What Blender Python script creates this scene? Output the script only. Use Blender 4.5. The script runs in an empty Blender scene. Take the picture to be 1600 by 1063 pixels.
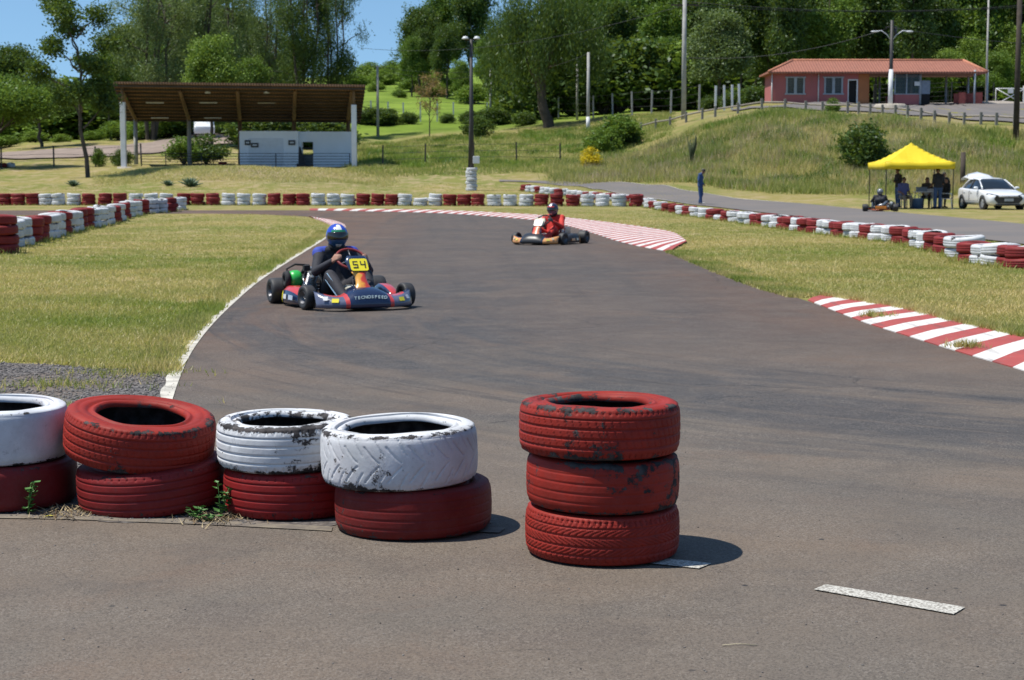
import bpy, math, random
import numpy as np
from mathutils import Vector, Matrix, Euler
R = math.radians
rnd = random.Random(7)
rng = np.random.default_rng(11)
scene = bpy.context.scene
COL = scene.collection
# ------------------------------------------------------------------ camera
F = 2650.0; H = 1.35; PITCH = math.atan(254.5 / F)
cam_d = bpy.data.cameras.new('camera'); cam = bpy.data.objects.new('camera', cam_d); COL.objects.link(cam)
cam.location = (0, 0, H); cam.rotation_euler = (R(90) - PITCH, 0, 0)
cam_d.sensor_width = 36; cam_d.lens = F / 1600 * 36; cam_d.clip_start = .05; cam_d.clip_end = 6000
cam_d.dof.use_dof = True; cam_d.dof.focus_distance = 7.5; cam_d.dof.aperture_fstop = 9
scene.camera = cam
CP, SP = math.cos(PITCH), math.sin(PITCH)
def ray(px, py):
    a = (px - 800) / F; b = -(py - 531.5) / F
    return (a, CP + b * SP, -SP + b * CP)
def at(px, py, Y):
    d = ray(px, py); t = Y / d[1]
    return Vector((d[0] * t, Y, H + d[2] * t))
# ------------------------------------------------------------------ terrain height
US = np.array([-2600, -900, -200, 0, 180, 280, 420, 560, 600, 700, 800, 900, 1000, 1100, 1200, 1400, 1600, 1800, 2600, 4200], float)
far = [(900, 22)]
TB = {
 -2600: [(82, 0), (98, .3), (125, 1.2), (200, 4), (400, 11)],
 -900: [(82, 0), (98, .5), (125, 1.7), (200, 5), (400, 12)],
 -200: [(82, 0), (98, .5), (125, 1.9), (150, 3.0), (200, 5), (300, 8), (400, 13)],
 0:   [(82, 0), (98, .5), (125, 2.0), (150, 3.16), (200, 5.3), (300, 8), (400, 14)],
 180: [(82, 0), (98, .5), (110, 1.3), (120, 1.8), (136, 2.4), (150, 3.6), (165, 4.6), (200, 6), (300, 10), (400, 16)],
 280: [(82, 0), (98, .5), (106, 1.15), (111, 1.85), (116, 1.9), (136, 2.3), (150, 4.0), (170, 5.3), (200, 7), (300, 12), (400, 20)],
 420: [(82, 0), (98, .5), (106, 1.25), (111, 2.0), (116, 1.9), (136, 2.3), (150, 4.0), (185, 6.0), (205, 7.7), (300, 17), (400, 24)],
 560: [(82, 0), (98, .5), (108, 1.35), (112, 2.0), (117, 1.85), (136, 2.6), (150, 3.4), (185, 5.7), (200, 7.9), (260, 13.8), (350, 22.6)],
 600: [(82, 0), (98, .5), (115, 1.7), (150, 3.5), (185, 5.5), (200, 7.9), (260, 13.8), (350, 23)],
 700: [(82, 0), (98, .55), (115, 1.8), (150, 3.9), (185, 6.2), (200, 8), (260, 13.8), (350, 23.5)],
 800: [(82, 0), (105, .83), (112, 1.65), (135, 3.2), (165, 5.2), (195, 7.7), (260, 13.8), (350, 24)],
 900: [(82, 0), (105, .8), (111, 1.65), (130, 3.2), (160, 5.6), (190, 7.8), (260, 13.5), (350, 23)],
 1000: [(82, 0), (103, .84), (108, 1.5), (125, 3.6), (150, 6.0), (180, 8), (260, 13), (350, 22)],
 1100: [(82, 0), (94, .3), (98, .8), (108, 2.6), (126, 5.6), (140, 6.7), (180, 8.2), (260, 12.5), (350, 21)],
 1200: [(82, 0), (89, .02), (98, .87), (106, 2.83), (120, 5.9), (126, 6.4), (147, 7.57), (200, 8.5), (350, 20)],
 1400: [(82, 0), (91, .03), (95, .53), (105, 2.8), (117, 5.6), (122, 5.9), (147, 7.57), (200, 9), (350, 20)],
 1600: [(82, 0), (91, .1), (95, .5), (103, 2.4), (111, 4.75), (117, 5.1), (122, 5.6), (150, 7.7), (200, 9.5), (350, 20)],
 1800: [(82, 0), (91, .1), (95, .5), (102, 2.3), (109, 4.3), (117, 4.9), (150, 7.7), (200, 9.5), (350, 20)],
 2600: [(82, 0), (95, .4), (105, 2.3), (112, 4), (150, 7.7), (200, 9.5), (350, 20)],
 4200: [(82, 0), (95, .4), (105, 2.0), (112, 3.5), (150, 7), (200, 9), (350, 18)]}
YG = np.concatenate([np.arange(60, 240, 1.0), np.arange(240, 910, 10.0)])
TAB = np.array([np.interp(YG, [60] + [p[0] for p in TB[int(u)]] + [900], [0] + [p[1] for p in TB[int(u)]] + [TB[int(u)][-1][1] + 3]) for u in US])
_k = np.array([1, 2, 3, 2, 1]) / 9.0
_m = YG < 238
for i in range(len(US)):
    row = TAB[i].copy(); sm = np.convolve(np.pad(row, 2, mode='edge'), _k, 'valid'); TAB[i][_m] = sm[_m]
TAB[:, YG < 81] = 0
def Zv(x, y):
    x = np.asarray(x, float); y = np.asarray(y, float)
    u = np.clip(800 + F * x / np.maximum(y, 60), US[0], US[-1] - 1e-6)
    yy = np.clip(y, 60, 899)
    iu = np.clip(np.searchsorted(US, u, side='right') - 1, 0, len(US) - 2)
    fu = (u - US[iu]) / (US[iu + 1] - US[iu])
    iy = np.clip(np.searchsorted(YG, yy, side='right') - 1, 0, len(YG) - 2)
    fy = (yy - YG[iy]) / (YG[iy + 1] - YG[iy])
    z = (TAB[iu, iy] * (1 - fy) + TAB[iu, iy + 1] * fy) * (1 - fu) + (TAB[iu + 1, iy] * (1 - fy) + TAB[iu + 1, iy + 1] * fy) * fu
    a = np.clip((y - 86) / 20, 0, 1)
    return z + a * (.10 * np.sin(x * .9 + 1.3 * np.sin(y * .35)) * np.sin(y * .7 + x * .21) + .12 * np.sin(x * .31 + y * .13))
def Z(x, y): return float(Zv(x, y))
YM = np.concatenate([np.linspace(2, 80, 1600), np.linspace(80, 420, 6800)])
def gnd(px, py):
    d = ray(px, py); t = YM / d[1]
    zr = H + d[2] * t; g = zr - Zv(d[0] * t, YM)
    k = np.nonzero(g <= 0)[0]
    if len(k) == 0: return at(px, py, 400)
    i = k[0]
    if i == 0: Y = YM[0]
    else: Y = YM[i - 1] + (YM[i] - YM[i - 1]) * g[i - 1] / (g[i - 1] - g[i])
    t = Y / d[1]
    return Vector((d[0] * t, Y, H + d[2] * t))
# ------------------------------------------------------------------ node helper
class MT:
    def __init__(s, name):
        s.m = bpy.data.materials.new(name); s.m.use_nodes = True
        s.t = s.m.node_tree; s.t.nodes.clear()
        s.out = s.t.nodes.new('ShaderNodeOutputMaterial')
    def n(s, typ, ins=None, **props):
        nd = s.t.nodes.new('ShaderNode' + typ)
        for k, v in props.items(): setattr(nd, k, v)
        for k, v in (ins or {}).items():
            sk = nd.inputs[k]
            if isinstance(v, bpy.types.NodeSocket): s.t.links.new(v, sk)
            else:
                if sk.type == 'RGBA' and len(v) == 3: v = (*v, 1)
                sk.default_value = v
        return nd
    def coord(s, w='Object', scale=None):
        c = s.n('TexCoord').outputs[w]
        if scale is not None:
            c = s.n('Mapping', {'Vector': c, 'Scale': scale if hasattr(scale, '__len__') else (scale,) * 3}).outputs[0]
        return c
    def noise(s, vec, scale, detail=4, rough=.55, w=None, dist=0):
        nd = s.n('TexNoise', {'Vector': vec, 'Scale': scale, 'Detail': detail, 'Roughness': rough, 'Distortion': dist}, **({'noise_dimensions': '4D'} if w is not None else {}))
        if w is not None: nd.inputs['W'].default_value = w
        return nd.outputs[0]
    def ramp(s, v, a, b, ca=0, cb=1):
        nd = s.n('MapRange', {'Value': v, 'From Min': a, 'From Max': b, 'To Min': ca, 'To Max': cb}); nd.clamp = True
        return nd.outputs[0]
    def mix(s, f, a, b, mode='MIX'):
        nd = s.n('Mix', data_type='RGBA', blend_type=mode)
        for k, v in ((0, f), (6, a), (7, b)):
            if isinstance(v, bpy.types.NodeSocket): s.t.links.new(v, nd.inputs[k])
            else: nd.inputs[k].default_value = (*v, 1) if hasattr(v, '__len__') and len(v) == 3 else v
        return nd.outputs[2]
    def math(s, op, a, b=0.0):
        nd = s.n('Math', operation=op)
        for k, v in ((0, a), (1, b)):
            if isinstance(v, bpy.types.NodeSocket): s.t.links.new(v, nd.inputs[k])
            else: nd.inputs[k].default_value = v
        return nd.outputs[0]
    def bump(s, h, strength=.3, dist=.01):
        return s.n('Bump', {'Height': h, 'Strength': strength, 'Distance': dist}).outputs[0]
    def attr(s, name):
        return s.n('Attribute', attribute_name=name).outputs['Fac']
    def bsdf(s, col, rough=.6, metal=0.0, normal=None, **kw):
        ins = {'Base Color': col, 'Roughness': rough, 'Metallic': metal}
        if normal is not None: ins['Normal'] = normal
        ins.update(kw)
        b = s.n('BsdfPrincipled', ins)
        s.t.links.new(b.outputs[0], s.out.inputs[0]); return s.m
def simple(name, col, rough=.6, metal=0.0, var=.15, scale=4.0, bump=0.0, **kw):
    m = MT(name); c = m.coord(); nz = m.noise(c, scale, 5)
    dark = tuple(x * (1 - var) for x in col); lite = tuple(min(1, x * (1 + var)) for x in col)
    colr = m.mix(m.ramp(nz, .3, .7), dark, lite)
    nrm = m.bump(m.noise(c, scale * 8, 3), bump, .01) if bump else None
    return m.bsdf(colr, rough, metal, nrm, **kw)
# ------------------------------------------------------------------ mesh builder
def mesh_np(name, verts, faces, mats, midx=None, smooth=False, attrs=None):
    """verts (N,3), faces (M,k) arrays"""
    me = bpy.data.meshes.new(name)
    verts = np.ascontiguousarray(verts, np.float32); faces = np.ascontiguousarray(faces, np.int32)
    nf, k = faces.shape
    me.vertices.add(len(verts)); me.vertices.foreach_set('co', verts.ravel())
    me.loops.add(nf * k); me.loops.foreach_set('vertex_index', faces.ravel())
    me.polygons.add(nf); me.polygons.foreach_set('loop_start', np.arange(nf, dtype=np.int32) * k)
    me.polygons.foreach_set('loop_total', np.full(nf, k, np.int32))
    for m in (mats if isinstance(mats, (list, tuple)) else [mats]): me.materials.append(m)
    if midx is not None: me.polygons.foreach_set('material_index', np.asarray(midx, np.int32))
    if smooth: me.polygons.foreach_set('use_smooth', np.ones(nf, bool))
    me.update(calc_edges=True)
    for an, av in (attrs or {}).items():
        a = me.attributes.new(an, 'FLOAT', 'POINT'); a.data.foreach_set('value', np.ascontiguousarray(av, np.float32))
    return me
def add(name, me, parent=None, loc=None, rot=None):
    o = bpy.data.objects.new(name, me); COL.objects.link(o)
    if parent is not None: o.parent = parent
    if loc is not None: o.location = loc
    if rot is not None: o.rotation_euler = rot
    return o
def tag(o, label=None, cat=None, group=None, kind=None):
    if label: o['label'] = label
    if cat: o['category'] = cat
    if group: o['group'] = group
    if kind: o['kind'] = kind
    return o
def thing(name, label, cat, loc=(0, 0, 0), rz=0.0, group=None):
    o = bpy.data.objects.new(name, None); COL.objects.link(o); o.empty_display_size = .2
    o.location = loc; o.rotation_euler = (0, 0, rz)
    return tag(o, label, cat, group)
def copy_tree(o, parent=None):
    c = o.copy(); COL.objects.link(c)
    if parent is not None: c.parent = parent
    for ch in [x for x in o.children]: copy_tree(ch, c)
    return c
class MB:
    def __init__(s): s.v = []; s.f = []; s.m = []; s.mi = 0; s.mats = []; s.sm = []
    def mat(s, m):
        if m not in s.mats: s.mats.append(m)
        s.mi = s.mats.index(m); return s
    def put(s, vs, fs, smooth=False):
        b = len(s.v); s.v += [tuple(v) for v in vs]
        for f in fs: s.f.append(tuple(i + b for i in f)); s.m.append(s.mi); s.sm.append(smooth)
        return s
    def box(s, c, size, rot=None):
        hx, hy, hz = [x / 2 for x in size]
        vs = [Vector((x, y, z)) for x in (-hx, hx) for y in (-hy, hy) for z in (-hz, hz)]
        if rot is not None:
            e = Euler(rot).to_matrix(); vs = [e @ v for v in vs]
        c = Vector(c); vs = [v + c for v in vs]
        return s.put(vs, [(0, 1, 3, 2), (4, 6, 7, 5), (0, 4, 5, 1), (2, 3, 7, 6), (0, 2, 6, 4), (1, 5, 7, 3)])
    def hexa(s, p):   # 8 points: bottom 4 ccw, top 4 ccw
        return s.put(p, [(3, 2, 1, 0), (4, 5, 6, 7), (0, 1, 5, 4), (1, 2, 6, 5), (2, 3, 7, 6), (3, 0, 4, 7)])
    def tube(s, pts, rad, seg=8, cap=True, flat=1.0):
        pts = [Vector(p) for p in pts]; n = len(pts)
        if not hasattr(rad, '__len__'): rad = [rad] * n
        vs = []; up = None
        for i, p in enumerate(pts):
            d = (pts[min(i + 1, n - 1)] - pts[max(i - 1, 0)]).normalized()
            if up is None:
                up = Vector((0, 0, 1)) if abs(d.z) < .9 else Vector((0, 1, 0))
            a = d.cross(up).normalized(); b = a.cross(d).normalized(); up = b
            for k in range(seg):
                t = 2 * math.pi * k / seg
                vs.append(p + a * math.cos(t) * rad[i] + b * math.sin(t) * rad[i] * flat)
        fs = [(i * seg + k, i * seg + (k + 1) % seg, (i + 1) * seg + (k + 1) % seg, (i + 1) * seg + k) for i in range(n - 1) for k in range(seg)]
        if cap: fs += [tuple(reversed(range(seg))), tuple((n - 1) * seg + k for k in range(seg))]
        return s.put(vs, fs, True)
    def lathe(s, prof, c=(0, 0, 0), axis='Z', seg=24, smooth=True, closed=False):
        vs = []; c = Vector(c); n = len(prof)
        for k in range(seg):
            t = 2 * math.pi * k / seg
            for r, h in prof:
                v = (r * math.cos(t), r * math.sin(t), h)
                if axis == 'X': v = (v[2], v[0], v[1])
                elif axis == 'Y': v = (v[1], v[2], v[0])
                vs.append(c + Vector(v))
        m = n if closed else n - 1
        fs = [(k * n + i, ((k + 1) % seg) * n + i, ((k + 1) % seg) * n + (i + 1) % n, k * n + (i + 1) % n) for k in range(seg) for i in range(m)]
        return s.put(vs, fs, smooth)
    def ell(s, c, r, seg=12, rings=8, rot=None):
        vs = []; e = Euler(rot).to_matrix() if rot is not None else Matrix.Identity(3); c = Vector(c)
        for i in range(rings + 1):
            ph = math.pi * i / rings
            for k in range(seg):
                t = 2 * math.pi * k / seg
                vs.append(c + e @ Vector((r[0] * math.sin(ph) * math.cos(t), r[1] * math.sin(ph) * math.sin(t), r[2] * math.cos(ph))))
        fs = [(i * seg + k, (i + 1) * seg + k, (i + 1) * seg + (k + 1) % seg, i * seg + (k + 1) % seg) for i in range(rings) for k in range(seg)]
        return s.put(vs, fs, True)
    def loft(s, rings, closed=True, cap=True, smooth=True):
        n = len(rings[0]); vs = [p for r in rings for p in r]; m = n if closed else n - 1
        fs = [(i * n + k, i * n + (k + 1) % n, (i + 1) * n + (k + 1) % n, (i + 1) * n + k) for i in range(len(rings) - 1) for k in range(m)]
        if cap and closed: fs += [tuple(reversed(range(n))), tuple((len(rings) - 1) * n + k for k in range(n))]
        return s.put(vs, fs, smooth)
    def prism(s, poly, z0, z1):
        n = len(poly); vs = [(p[0], p[1], z0) for p in poly] + [(p[0], p[1], z1) for p in poly]
        fs = [tuple(reversed(range(n))), tuple(range(n, 2 * n))] + [(i, (i + 1) % n, n + (i + 1) % n, n + i) for i in range(n)]
        return s.put(vs, fs)
    def build(s, name, mat=None, parent=None, bevel=0, loc=None, rot=None, auto=None):
        me = bpy.data.meshes.new(name); me.from_pydata(s.v, [], s.f)
        for m in (s.mats or [mat]): me.materials.append(m)
        me.polygons.foreach_set('material_index', s.m); me.polygons.foreach_set('use_smooth', s.sm); me.update()
        import bmesh
        bm = bmesh.new(); bm.from_mesh(me); bmesh.ops.recalc_face_normals(bm, faces=bm.faces); bm.to_mesh(me); bm.free()
        o = add(name, me, parent, loc, rot)
        if bevel:
            b = o.modifiers.new('bevel', 'BEVEL'); b.width = bevel; b.segments = 2; b.limit_method = 'ANGLE'
        return o
# ------------------------------------------------------------------ world and sun
EL, AZX = R(66), (-1.0, -0.10)      # the sun stands high, to the left and a touch behind the camera
w = bpy.data.worlds.new('World'); scene.world = w; w.use_nodes = True
wt = w.node_tree; bg = wt.nodes['Background']
sky = wt.nodes.new('ShaderNodeTexSky'); sky.sky_type = 'NISHITA'; sky.sun_disc = False
sky.sun_elevation = EL; sky.altitude = 300; sky.air_density = 1.0; sky.dust_density = .3; sky.ozone_density = 1.0
ax, ay = AZX; ln = math.hypot(ax, ay); ax /= ln; ay /= ln
sky.sun_rotation = math.atan2(ax, ay)
_tc = wt.nodes.new('ShaderNodeTexCoord'); _va = wt.nodes.new('ShaderNodeVectorMath'); _va.operation = 'ADD'; _va.inputs[1].default_value = (0, 0, .115)
_vn = wt.nodes.new('ShaderNodeVectorMath'); _vn.operation = 'NORMALIZE'
wt.links.new(_tc.outputs['Generated'], _va.inputs[0]); wt.links.new(_va.outputs[0], _vn.inputs[0]); wt.links.new(_vn.outputs[0], sky.inputs[0])
_mx = wt.nodes.new('ShaderNodeMix'); _mx.data_type = 'RGBA'; _mx.blend_type = 'MULTIPLY'; _mx.inputs[0].default_value = 1; _mx.inputs[7].default_value = (.86, 1.06, 1.14, 1)
wt.links.new(sky.outputs[0], _mx.inputs[6]); wt.links.new(_mx.outputs[2], bg.inputs[0]); bg.inputs[1].default_value = .098
sd = bpy.data.lights.new('sun', 'SUN'); sun = bpy.data.objects.new('sun', sd); COL.objects.link(sun)
sd.energy = 4.6; sd.angle = R(.5); sd.color = (1, .96, .88)
sv = Vector((ax * math.cos(EL), ay * math.cos(EL), math.sin(EL)))
sun.rotation_euler = sv.to_track_quat('Z', 'Y').to_euler(); sun.location = (-20, -5, 40)
scene.view_settings.view_transform = 'Standard'; scene.view_settings.look = 'None'
scene.view_settings.exposure = .38; scene.view_settings.gamma = 1
scene.render.engine = 'CYCLES'
scene.cycles.max_bounces = 6; scene.cycles.transparent_max_bounces = 8; scene.cycles.use_denoising = True
scene.cycles.caustics_reflective = False; scene.cycles.caustics_refractive = False
# ================================================================== GROUND
GA = (.275, .228, .078); GB = (.16, .18, .040); GD = (.36, .28, .155)
def ground_mat():
    m = MT('ground_turf'); c = m.coord()
    n1 = m.noise(c, .16, 5, .6); n2 = m.noise(c, 1.3, 5, .6); n3 = m.noise(c, 14, 4, .7)
    lawn = m.mix(m.ramp(n1, .38, .62), GB, GA)
    lawn = m.mix(m.ramp(n2, .46, .64), lawn, GD)
    bank = m.mix(m.ramp(m.noise(c, .35, 6, .65), .35, .65), (.15, .175, .040), (.30, .235, .105))
    bank = m.mix(m.ramp(m.noise(c, .22, 4, .6, dist=.5), .58, .7, 0, .8), bank, (.30, .24, .155))
    hill = m.mix(m.ramp(m.noise(c, .12, 6, .6), .35, .65), (.105, .17, .02), (.20, .285, .04))
    col = m.mix(m.attr('bank'), lawn, bank); col = m.mix(m.attr('hill'), col, hill)
    col = m.mix(m.ramp(n3, .3, .7, .0, .55), col, m.mix(.5, col, (.06, .055, .02)))
    col = m.mix(m.attr('dirt'), col, (.25, .19, .15))
    return m.bsdf(col, .95, normal=m.bump(n3, .5, .05), **{'Specular IOR Level': .1})
def ss(x, a, b): t = np.clip((x - a) / (b - a), 0, 1); return t * t * (3 - 2 * t)
def zones(x, y):
    u = 800 + F * x / np.maximum(y, 60)
    bank = ss(y, 90, 100) * ss(u, 760, 1000) * (1 - ss(y, 150, 165))
    bank = np.maximum(bank, ss(y, 112, 122) * ss(u, 560, 620) * (1 - ss(y, 165, 185)) * .75)
    hill = np.where(u < 1150, ss(y, 172, 192) * (ss(u, 380, 520) + .5 * (u < 450)).clip(0, 1), ss(y, 152, 160))
    dirt = np.exp(-((u - 420) / 170) ** 2) * np.exp(-((y - 109) / 5) ** 2) * .55
    return bank, hill, dirt
gx = np.concatenate([-np.geomspace(60, 900, 28)[::-1], np.arange(-59, 60, 1.0), np.geomspace(60, 900, 28)])
gy = np.concatenate([[-300, -100, -30, -10], np.arange(0, 80, 4.0), np.arange(80, 210, .8), np.geomspace(210, 2500, 60)])
X, Y_ = np.meshgrid(gx, gy); zz = Zv(X, Y_)
vv = np.stack([X.ravel(), Y_.ravel(), zz.ravel()], 1)
ii = np.arange(len(gx) * len(gy)).reshape(len(gy), len(gx))
ff = np.stack([ii[:-1, :-1], ii[:-1, 1:], ii[1:, 1:], ii[1:, :-1]], -1).reshape(-1, 4)
bk, hl, dt = zones(X.ravel(), Y_.ravel())
GM = ground_mat()
g = add('ground', mesh_np('ground', vv, ff, GM, smooth=True, attrs={'bank': bk, 'hill': hl, 'dirt': dt})); tag(g, kind='structure')
# ------------------------------------------------------------------ roads
def asphalt_mat():
    m = MT('asphalt'); c = m.coord()
    xyz = m.n('SeparateXYZ', {'Vector': c}); X_, Yc = xyz.outputs[0], xyz.outputs[1]
    warp = m.noise(c, .25, 4, .55); med = m.noise(c, 5, 6, .7); big = m.noise(c, .45, 5, .62, dist=.4); fine = m.noise(c, 110, 3, .75)
    # worn grey lane and reddish dust either side of it
    col = m.mix(m.ramp(big, .36, .64), (.122, .103, .084), (.156, .117, .086))
    far_ = m.ramp(m.math('ADD', Yc, m.math('MULTIPLY', warp, 4.0)), 10.5, 17, 0, 1)
    red = m.mix(m.ramp(m.noise(c, .35, 5, .6), .38, .62), (.082, .050, .037), (.138, .076, .048))
    lane_x = m.math('ADD', m.math('MULTIPLY', Yc, -.035), .75)
    dx = m.math('ABSOLUTE', m.math('SUBTRACT', m.math('ADD', X_, m.math('MULTIPLY', warp, 1.6)), m.math('ADD', lane_x, .8)))
    lane = m.ramp(dx, 1.3, 3.4, 1, 0)
    farc = m.mix(lane, red, m.mix(m.ramp(big, .4, .6), (.066, .055, .051), (.090, .070, .060)))
    col = m.mix(far_, col, farc)
    col = m.mix(m.ramp(m.noise(c, .7, 7, .75, dist=.6), .55, .66, 0, .5), col, (.150, .098, .068))
    # rubber laid down on arcs round the inside of the bend
    sx = m.math('SUBTRACT', X_, 8.0); sy = m.math('SUBTRACT', Yc, 17.5)
    rr = m.math('SQRT', m.math('ADD', m.math('MULTIPLY', sx, sx), m.math('MULTIPLY', sy, sy))); th = m.math('ARCTAN2', sy, sx)
    pv = m.n('CombineXYZ', {'X': m.math('MULTIPLY', rr, 1.5), 'Y': m.math('MULTIPLY', th, 2.0)}).outputs[0]
    arc = m.noise(pv, 1.0, 6, .68, dist=.25)
    pv2 = m.n('CombineXYZ', {'X': m.math('MULTIPLY', rr, 7.0), 'Y': m.math('MULTIPLY', th, 2.6)}).outputs[0]
    arc2 = m.noise(pv2, 1.0, 3, .5, dist=.3)
    band = m.math('MULTIPLY', m.ramp(rr, 7.6, 8.8), m.ramp(rr, 13.0, 10.4))
    front = m.ramp(Yc, 30, 17)
    bm = m.math('MULTIPLY', band, front)
    col = m.mix(m.math('MULTIPLY', bm, m.ramp(arc, .44, .56, 0, .85)), col, (.045, .046, .050))
    col = m.mix(m.math('MULTIPLY', bm, m.ramp(arc2, .60, .66, 0, .55)), col, (.030, .029, .031))
    col = m.mix(m.math('MULTIPLY', bm, m.ramp(arc, .42, .30, 0, .6)), col, (.13, .094, .072))
    # long soft tracks leading down the straight
    lv = m.n('CombineXYZ', {'X': m.math('MULTIPLY', m.math('ADD', X_, m.math('MULTIPLY', Yc, .035)), 2.4), 'Y': m.math('MULTIPLY', Yc, .06)}).outputs[0]
    ln_ = m.noise(lv, 1.0, 5, .6, dist=.3)
    col = m.mix(m.math('MULTIPLY', m.ramp(Yc, 13, 20), m.ramp(ln_, .52, .66, 0, .55)), col, (.050, .043, .041))
    col = m.mix(m.ramp(med, .45, .72, 0, .30), col, (.155, .128, .106))
    col = m.mix(m.ramp(m.noise(c, 1.6, 6, .7), .50, .66, 0, .45), col, (.066, .058, .053)); col = m.mix(m.ramp(m.noise(c, .8, 7, .75), .52, .64, 0, .40), col, (.158, .120, .092))
    v1 = m.n('TexVoronoi', {'Vector': c, 'Scale': 190.0}).outputs['Color']; sv_ = m.n('SeparateColor', {'Color': v1}).outputs[0]
    col = m.mix(m.math('MULTIPLY', m.ramp(sv_, .6, 1, 0, .5), m.ramp(m.noise(c, 2.2, 4, .6), .35, .65, .25, 1)), col, (.27, .235, .20)); col = m.mix(m.ramp(sv_, .4, 0, 0, .5), col, (.030, .026, .025))
    vd = m.n('TexVoronoi', {'Vector': c, 'Scale': 4.3}); dot = vd.outputs['Distance']; pick = m.n('SeparateColor', {'Color': vd.outputs['Color']}).outputs[1]
    col = m.mix(m.math('MULTIPLY', m.ramp(dot, .055, .035), m.ramp(pick, .5, .55)), col, (.03, .028, .028))
    # hairline cracks
    wv_ = m.n('VectorMath', {0: c, 1: m.n('Combine' 'XYZ', {'X': m.math('MULTIPLY', med, .35), 'Y': m.math('MULTIPLY', big, .9)}).outputs[0]}, operation='ADD').outputs[0]
    ce = m.n('TexVoronoi', {'Vector': wv_, 'Scale': .33}, feature='DISTANCE_TO_EDGE').outputs['Distance']
    crack = m.math('MULTIPLY', m.ramp(ce, .0035, .001), m.ramp(m.noise(c, .5, 3), .5, .6)); col = m.mix(m.math('MULTIPLY', crack, .7), col, (.03, .027, .026))
    h = m.math('ADD', fine, m.math('MULTIPLY', sv_, .8))
    return m.bsdf(col, .8, normal=m.bump(h, .6, .006), **{'Specular IOR Level': .3})
AM = asphalt_mat()
def poly_sheet(name, pts, z, mat, kind='structure'):
    me = bpy.data.meshes.new(name); me.from_pydata([(p[0], p[1], z) for p in pts], [], [tuple(range(len(pts)))])
    me.materials.append(mat); me.update(); me.validate()
    import bmesh
    bm = bmesh.new(); bm.from_mesh(me)
    for f in bm.faces:
        if f.normal.z < 0: f.normal_flip()
    bmesh.ops.triangulate(bm, faces=bm.faces); bm.to_mesh(me); bm.free()
    o = add(name, me); tag(o, kind=kind); return o
def gp(l): return [gnd(*p) for p in l]
def smooth_line(pts, n=8):
    """Catmull-Rom through 2D/3D points"""
    P = [Vector(p) for p in pts]; out = []
    for i in range(len(P) - 1):
        p0, p1, p2, p3 = P[max(i - 1, 0)], P[i], P[i + 1], P[min(i + 2, len(P) - 1)]
        for k in range(n):
            t = k / n
            out.append(.5 * ((2 * p1) + (p2 - p0) * t + (2 * p0 - 5 * p1 + 4 * p2 - p3) * t * t + (3 * p1 - p0 - 3 * p2 + p3) * t ** 3))
    out.append(P[-1]); return out
L_EDGE = smooth_line(gp([(262, 660), (270, 625), (282, 590), (300, 551), (328, 513), (362, 478), (402, 443), (440, 417), (480, 392), (508, 374), (520, 362)]), 6)
KA_in = smooth_line(gp([(484, 328.9), (560, 330.3), (650, 332.2), (720, 335.2), (780, 339.5), (840, 345), (885, 353), (930, 366), (960, 376), (1000, 386), (1046, 394)]), 8)
KA_out = smooth_line(gp([(484, 327.4), (560, 328), (650, 329), (720, 331.2), (780, 334), (850, 338.2), (905, 344), (962, 351), (1012, 358), (1052, 366), (1073, 380)]), 8)
R_EDGE = smooth_line(gp([(1046, 394), (1090, 412), (1135, 430), (1190, 450), (1255, 469), (1310, 489), (1345, 503)]), 6)
KB_in = smooth_line(gp([(1262, 470), (1345, 503), (1420, 527), (1500, 552), (1600, 581), (1720, 618), (1900, 680)]), 8)
KB_out = smooth_line(gp([(1285, 465.5), (1400, 484), (1500, 508), (1600, 531), (1720, 558), (1850, 585), (2000, 615)]), 8)
back_out = gp([(-1500, 326), (0, 329), (250, 329), (484, 328.9)])
back_in = gp([(-1500, 340), (-500, 339.5), (0, 338), (180, 334.5), (320, 334), (400, 335), (470, 338.3)])
inner_k = smooth_line(gp([(478, 338.8), (500, 341), (520, 344.5), (536, 350), (541, 356), (532, 361), (520, 363)]), 6)
pts = back_out + KA_in[1:] + R_EDGE[1:] + [p for p in KB_in if p.x > R_EDGE[-1].x] + [Vector((30, -30, 0)), Vector((-30, -30, 0)), Vector((-30, 6.9, 0)), Vector((-3.2, 7.35, 0)), Vector((-1.9, 7.6, 0)), L_EDGE[0]] + L_EDGE[1:] + list(reversed(inner_k))[1:] + list(reversed(back_in))
poly_sheet('race_track', pts, .004, AM)
# pit road draped over the slope
def strip(name, A, B, n, mat, lift=.02, m=4, kind='structure'):
    def res(P, n):
        P = [Vector(p) for p in P]; d = [0]
        for i in range(1, len(P)): d.append(d[-1] + (P[i] - P[i - 1]).length)
        out = []
        for k in range(n + 1):
            t = d[-1] * k / n; j = 0
            while j < len(d) - 2 and d[j + 1] < t: j += 1
            q = (t - d[j]) / max(d[j + 1] - d[j], 1e-6); out.append(P[j].lerp(P[j + 1], q))
        return out
    a = res(A, n); b = res(B, n); V = []
    for p, q in zip(a, b):
        for k in range(m + 1):
            v = p.lerp(q, k / m); V.append((v.x, v.y, Z(v.x, v.y) + lift))
    Fc = [(i * (m + 1) + k, i * (m + 1) + k + 1, (i + 1) * (m + 1) + k + 1, (i + 1) * (m + 1) + k) for i in range(n) for k in range(m)]
    me = bpy.data.meshes.new(name); me.from_pydata(V, [], Fc); me.materials.append(mat); me.update()
    import bmesh
    bm = bmesh.new(); bm.from_mesh(me)
    bmesh.ops.recalc_face_normals(bm, faces=bm.faces)
    if sum(f.normal.z for f in bm.faces) < 0: bmesh.ops.reverse_faces(bm, faces=bm.faces)
    bm.to_mesh(me); bm.free()
    o = add(name, me); tag(o, kind=kind); return o
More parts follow.
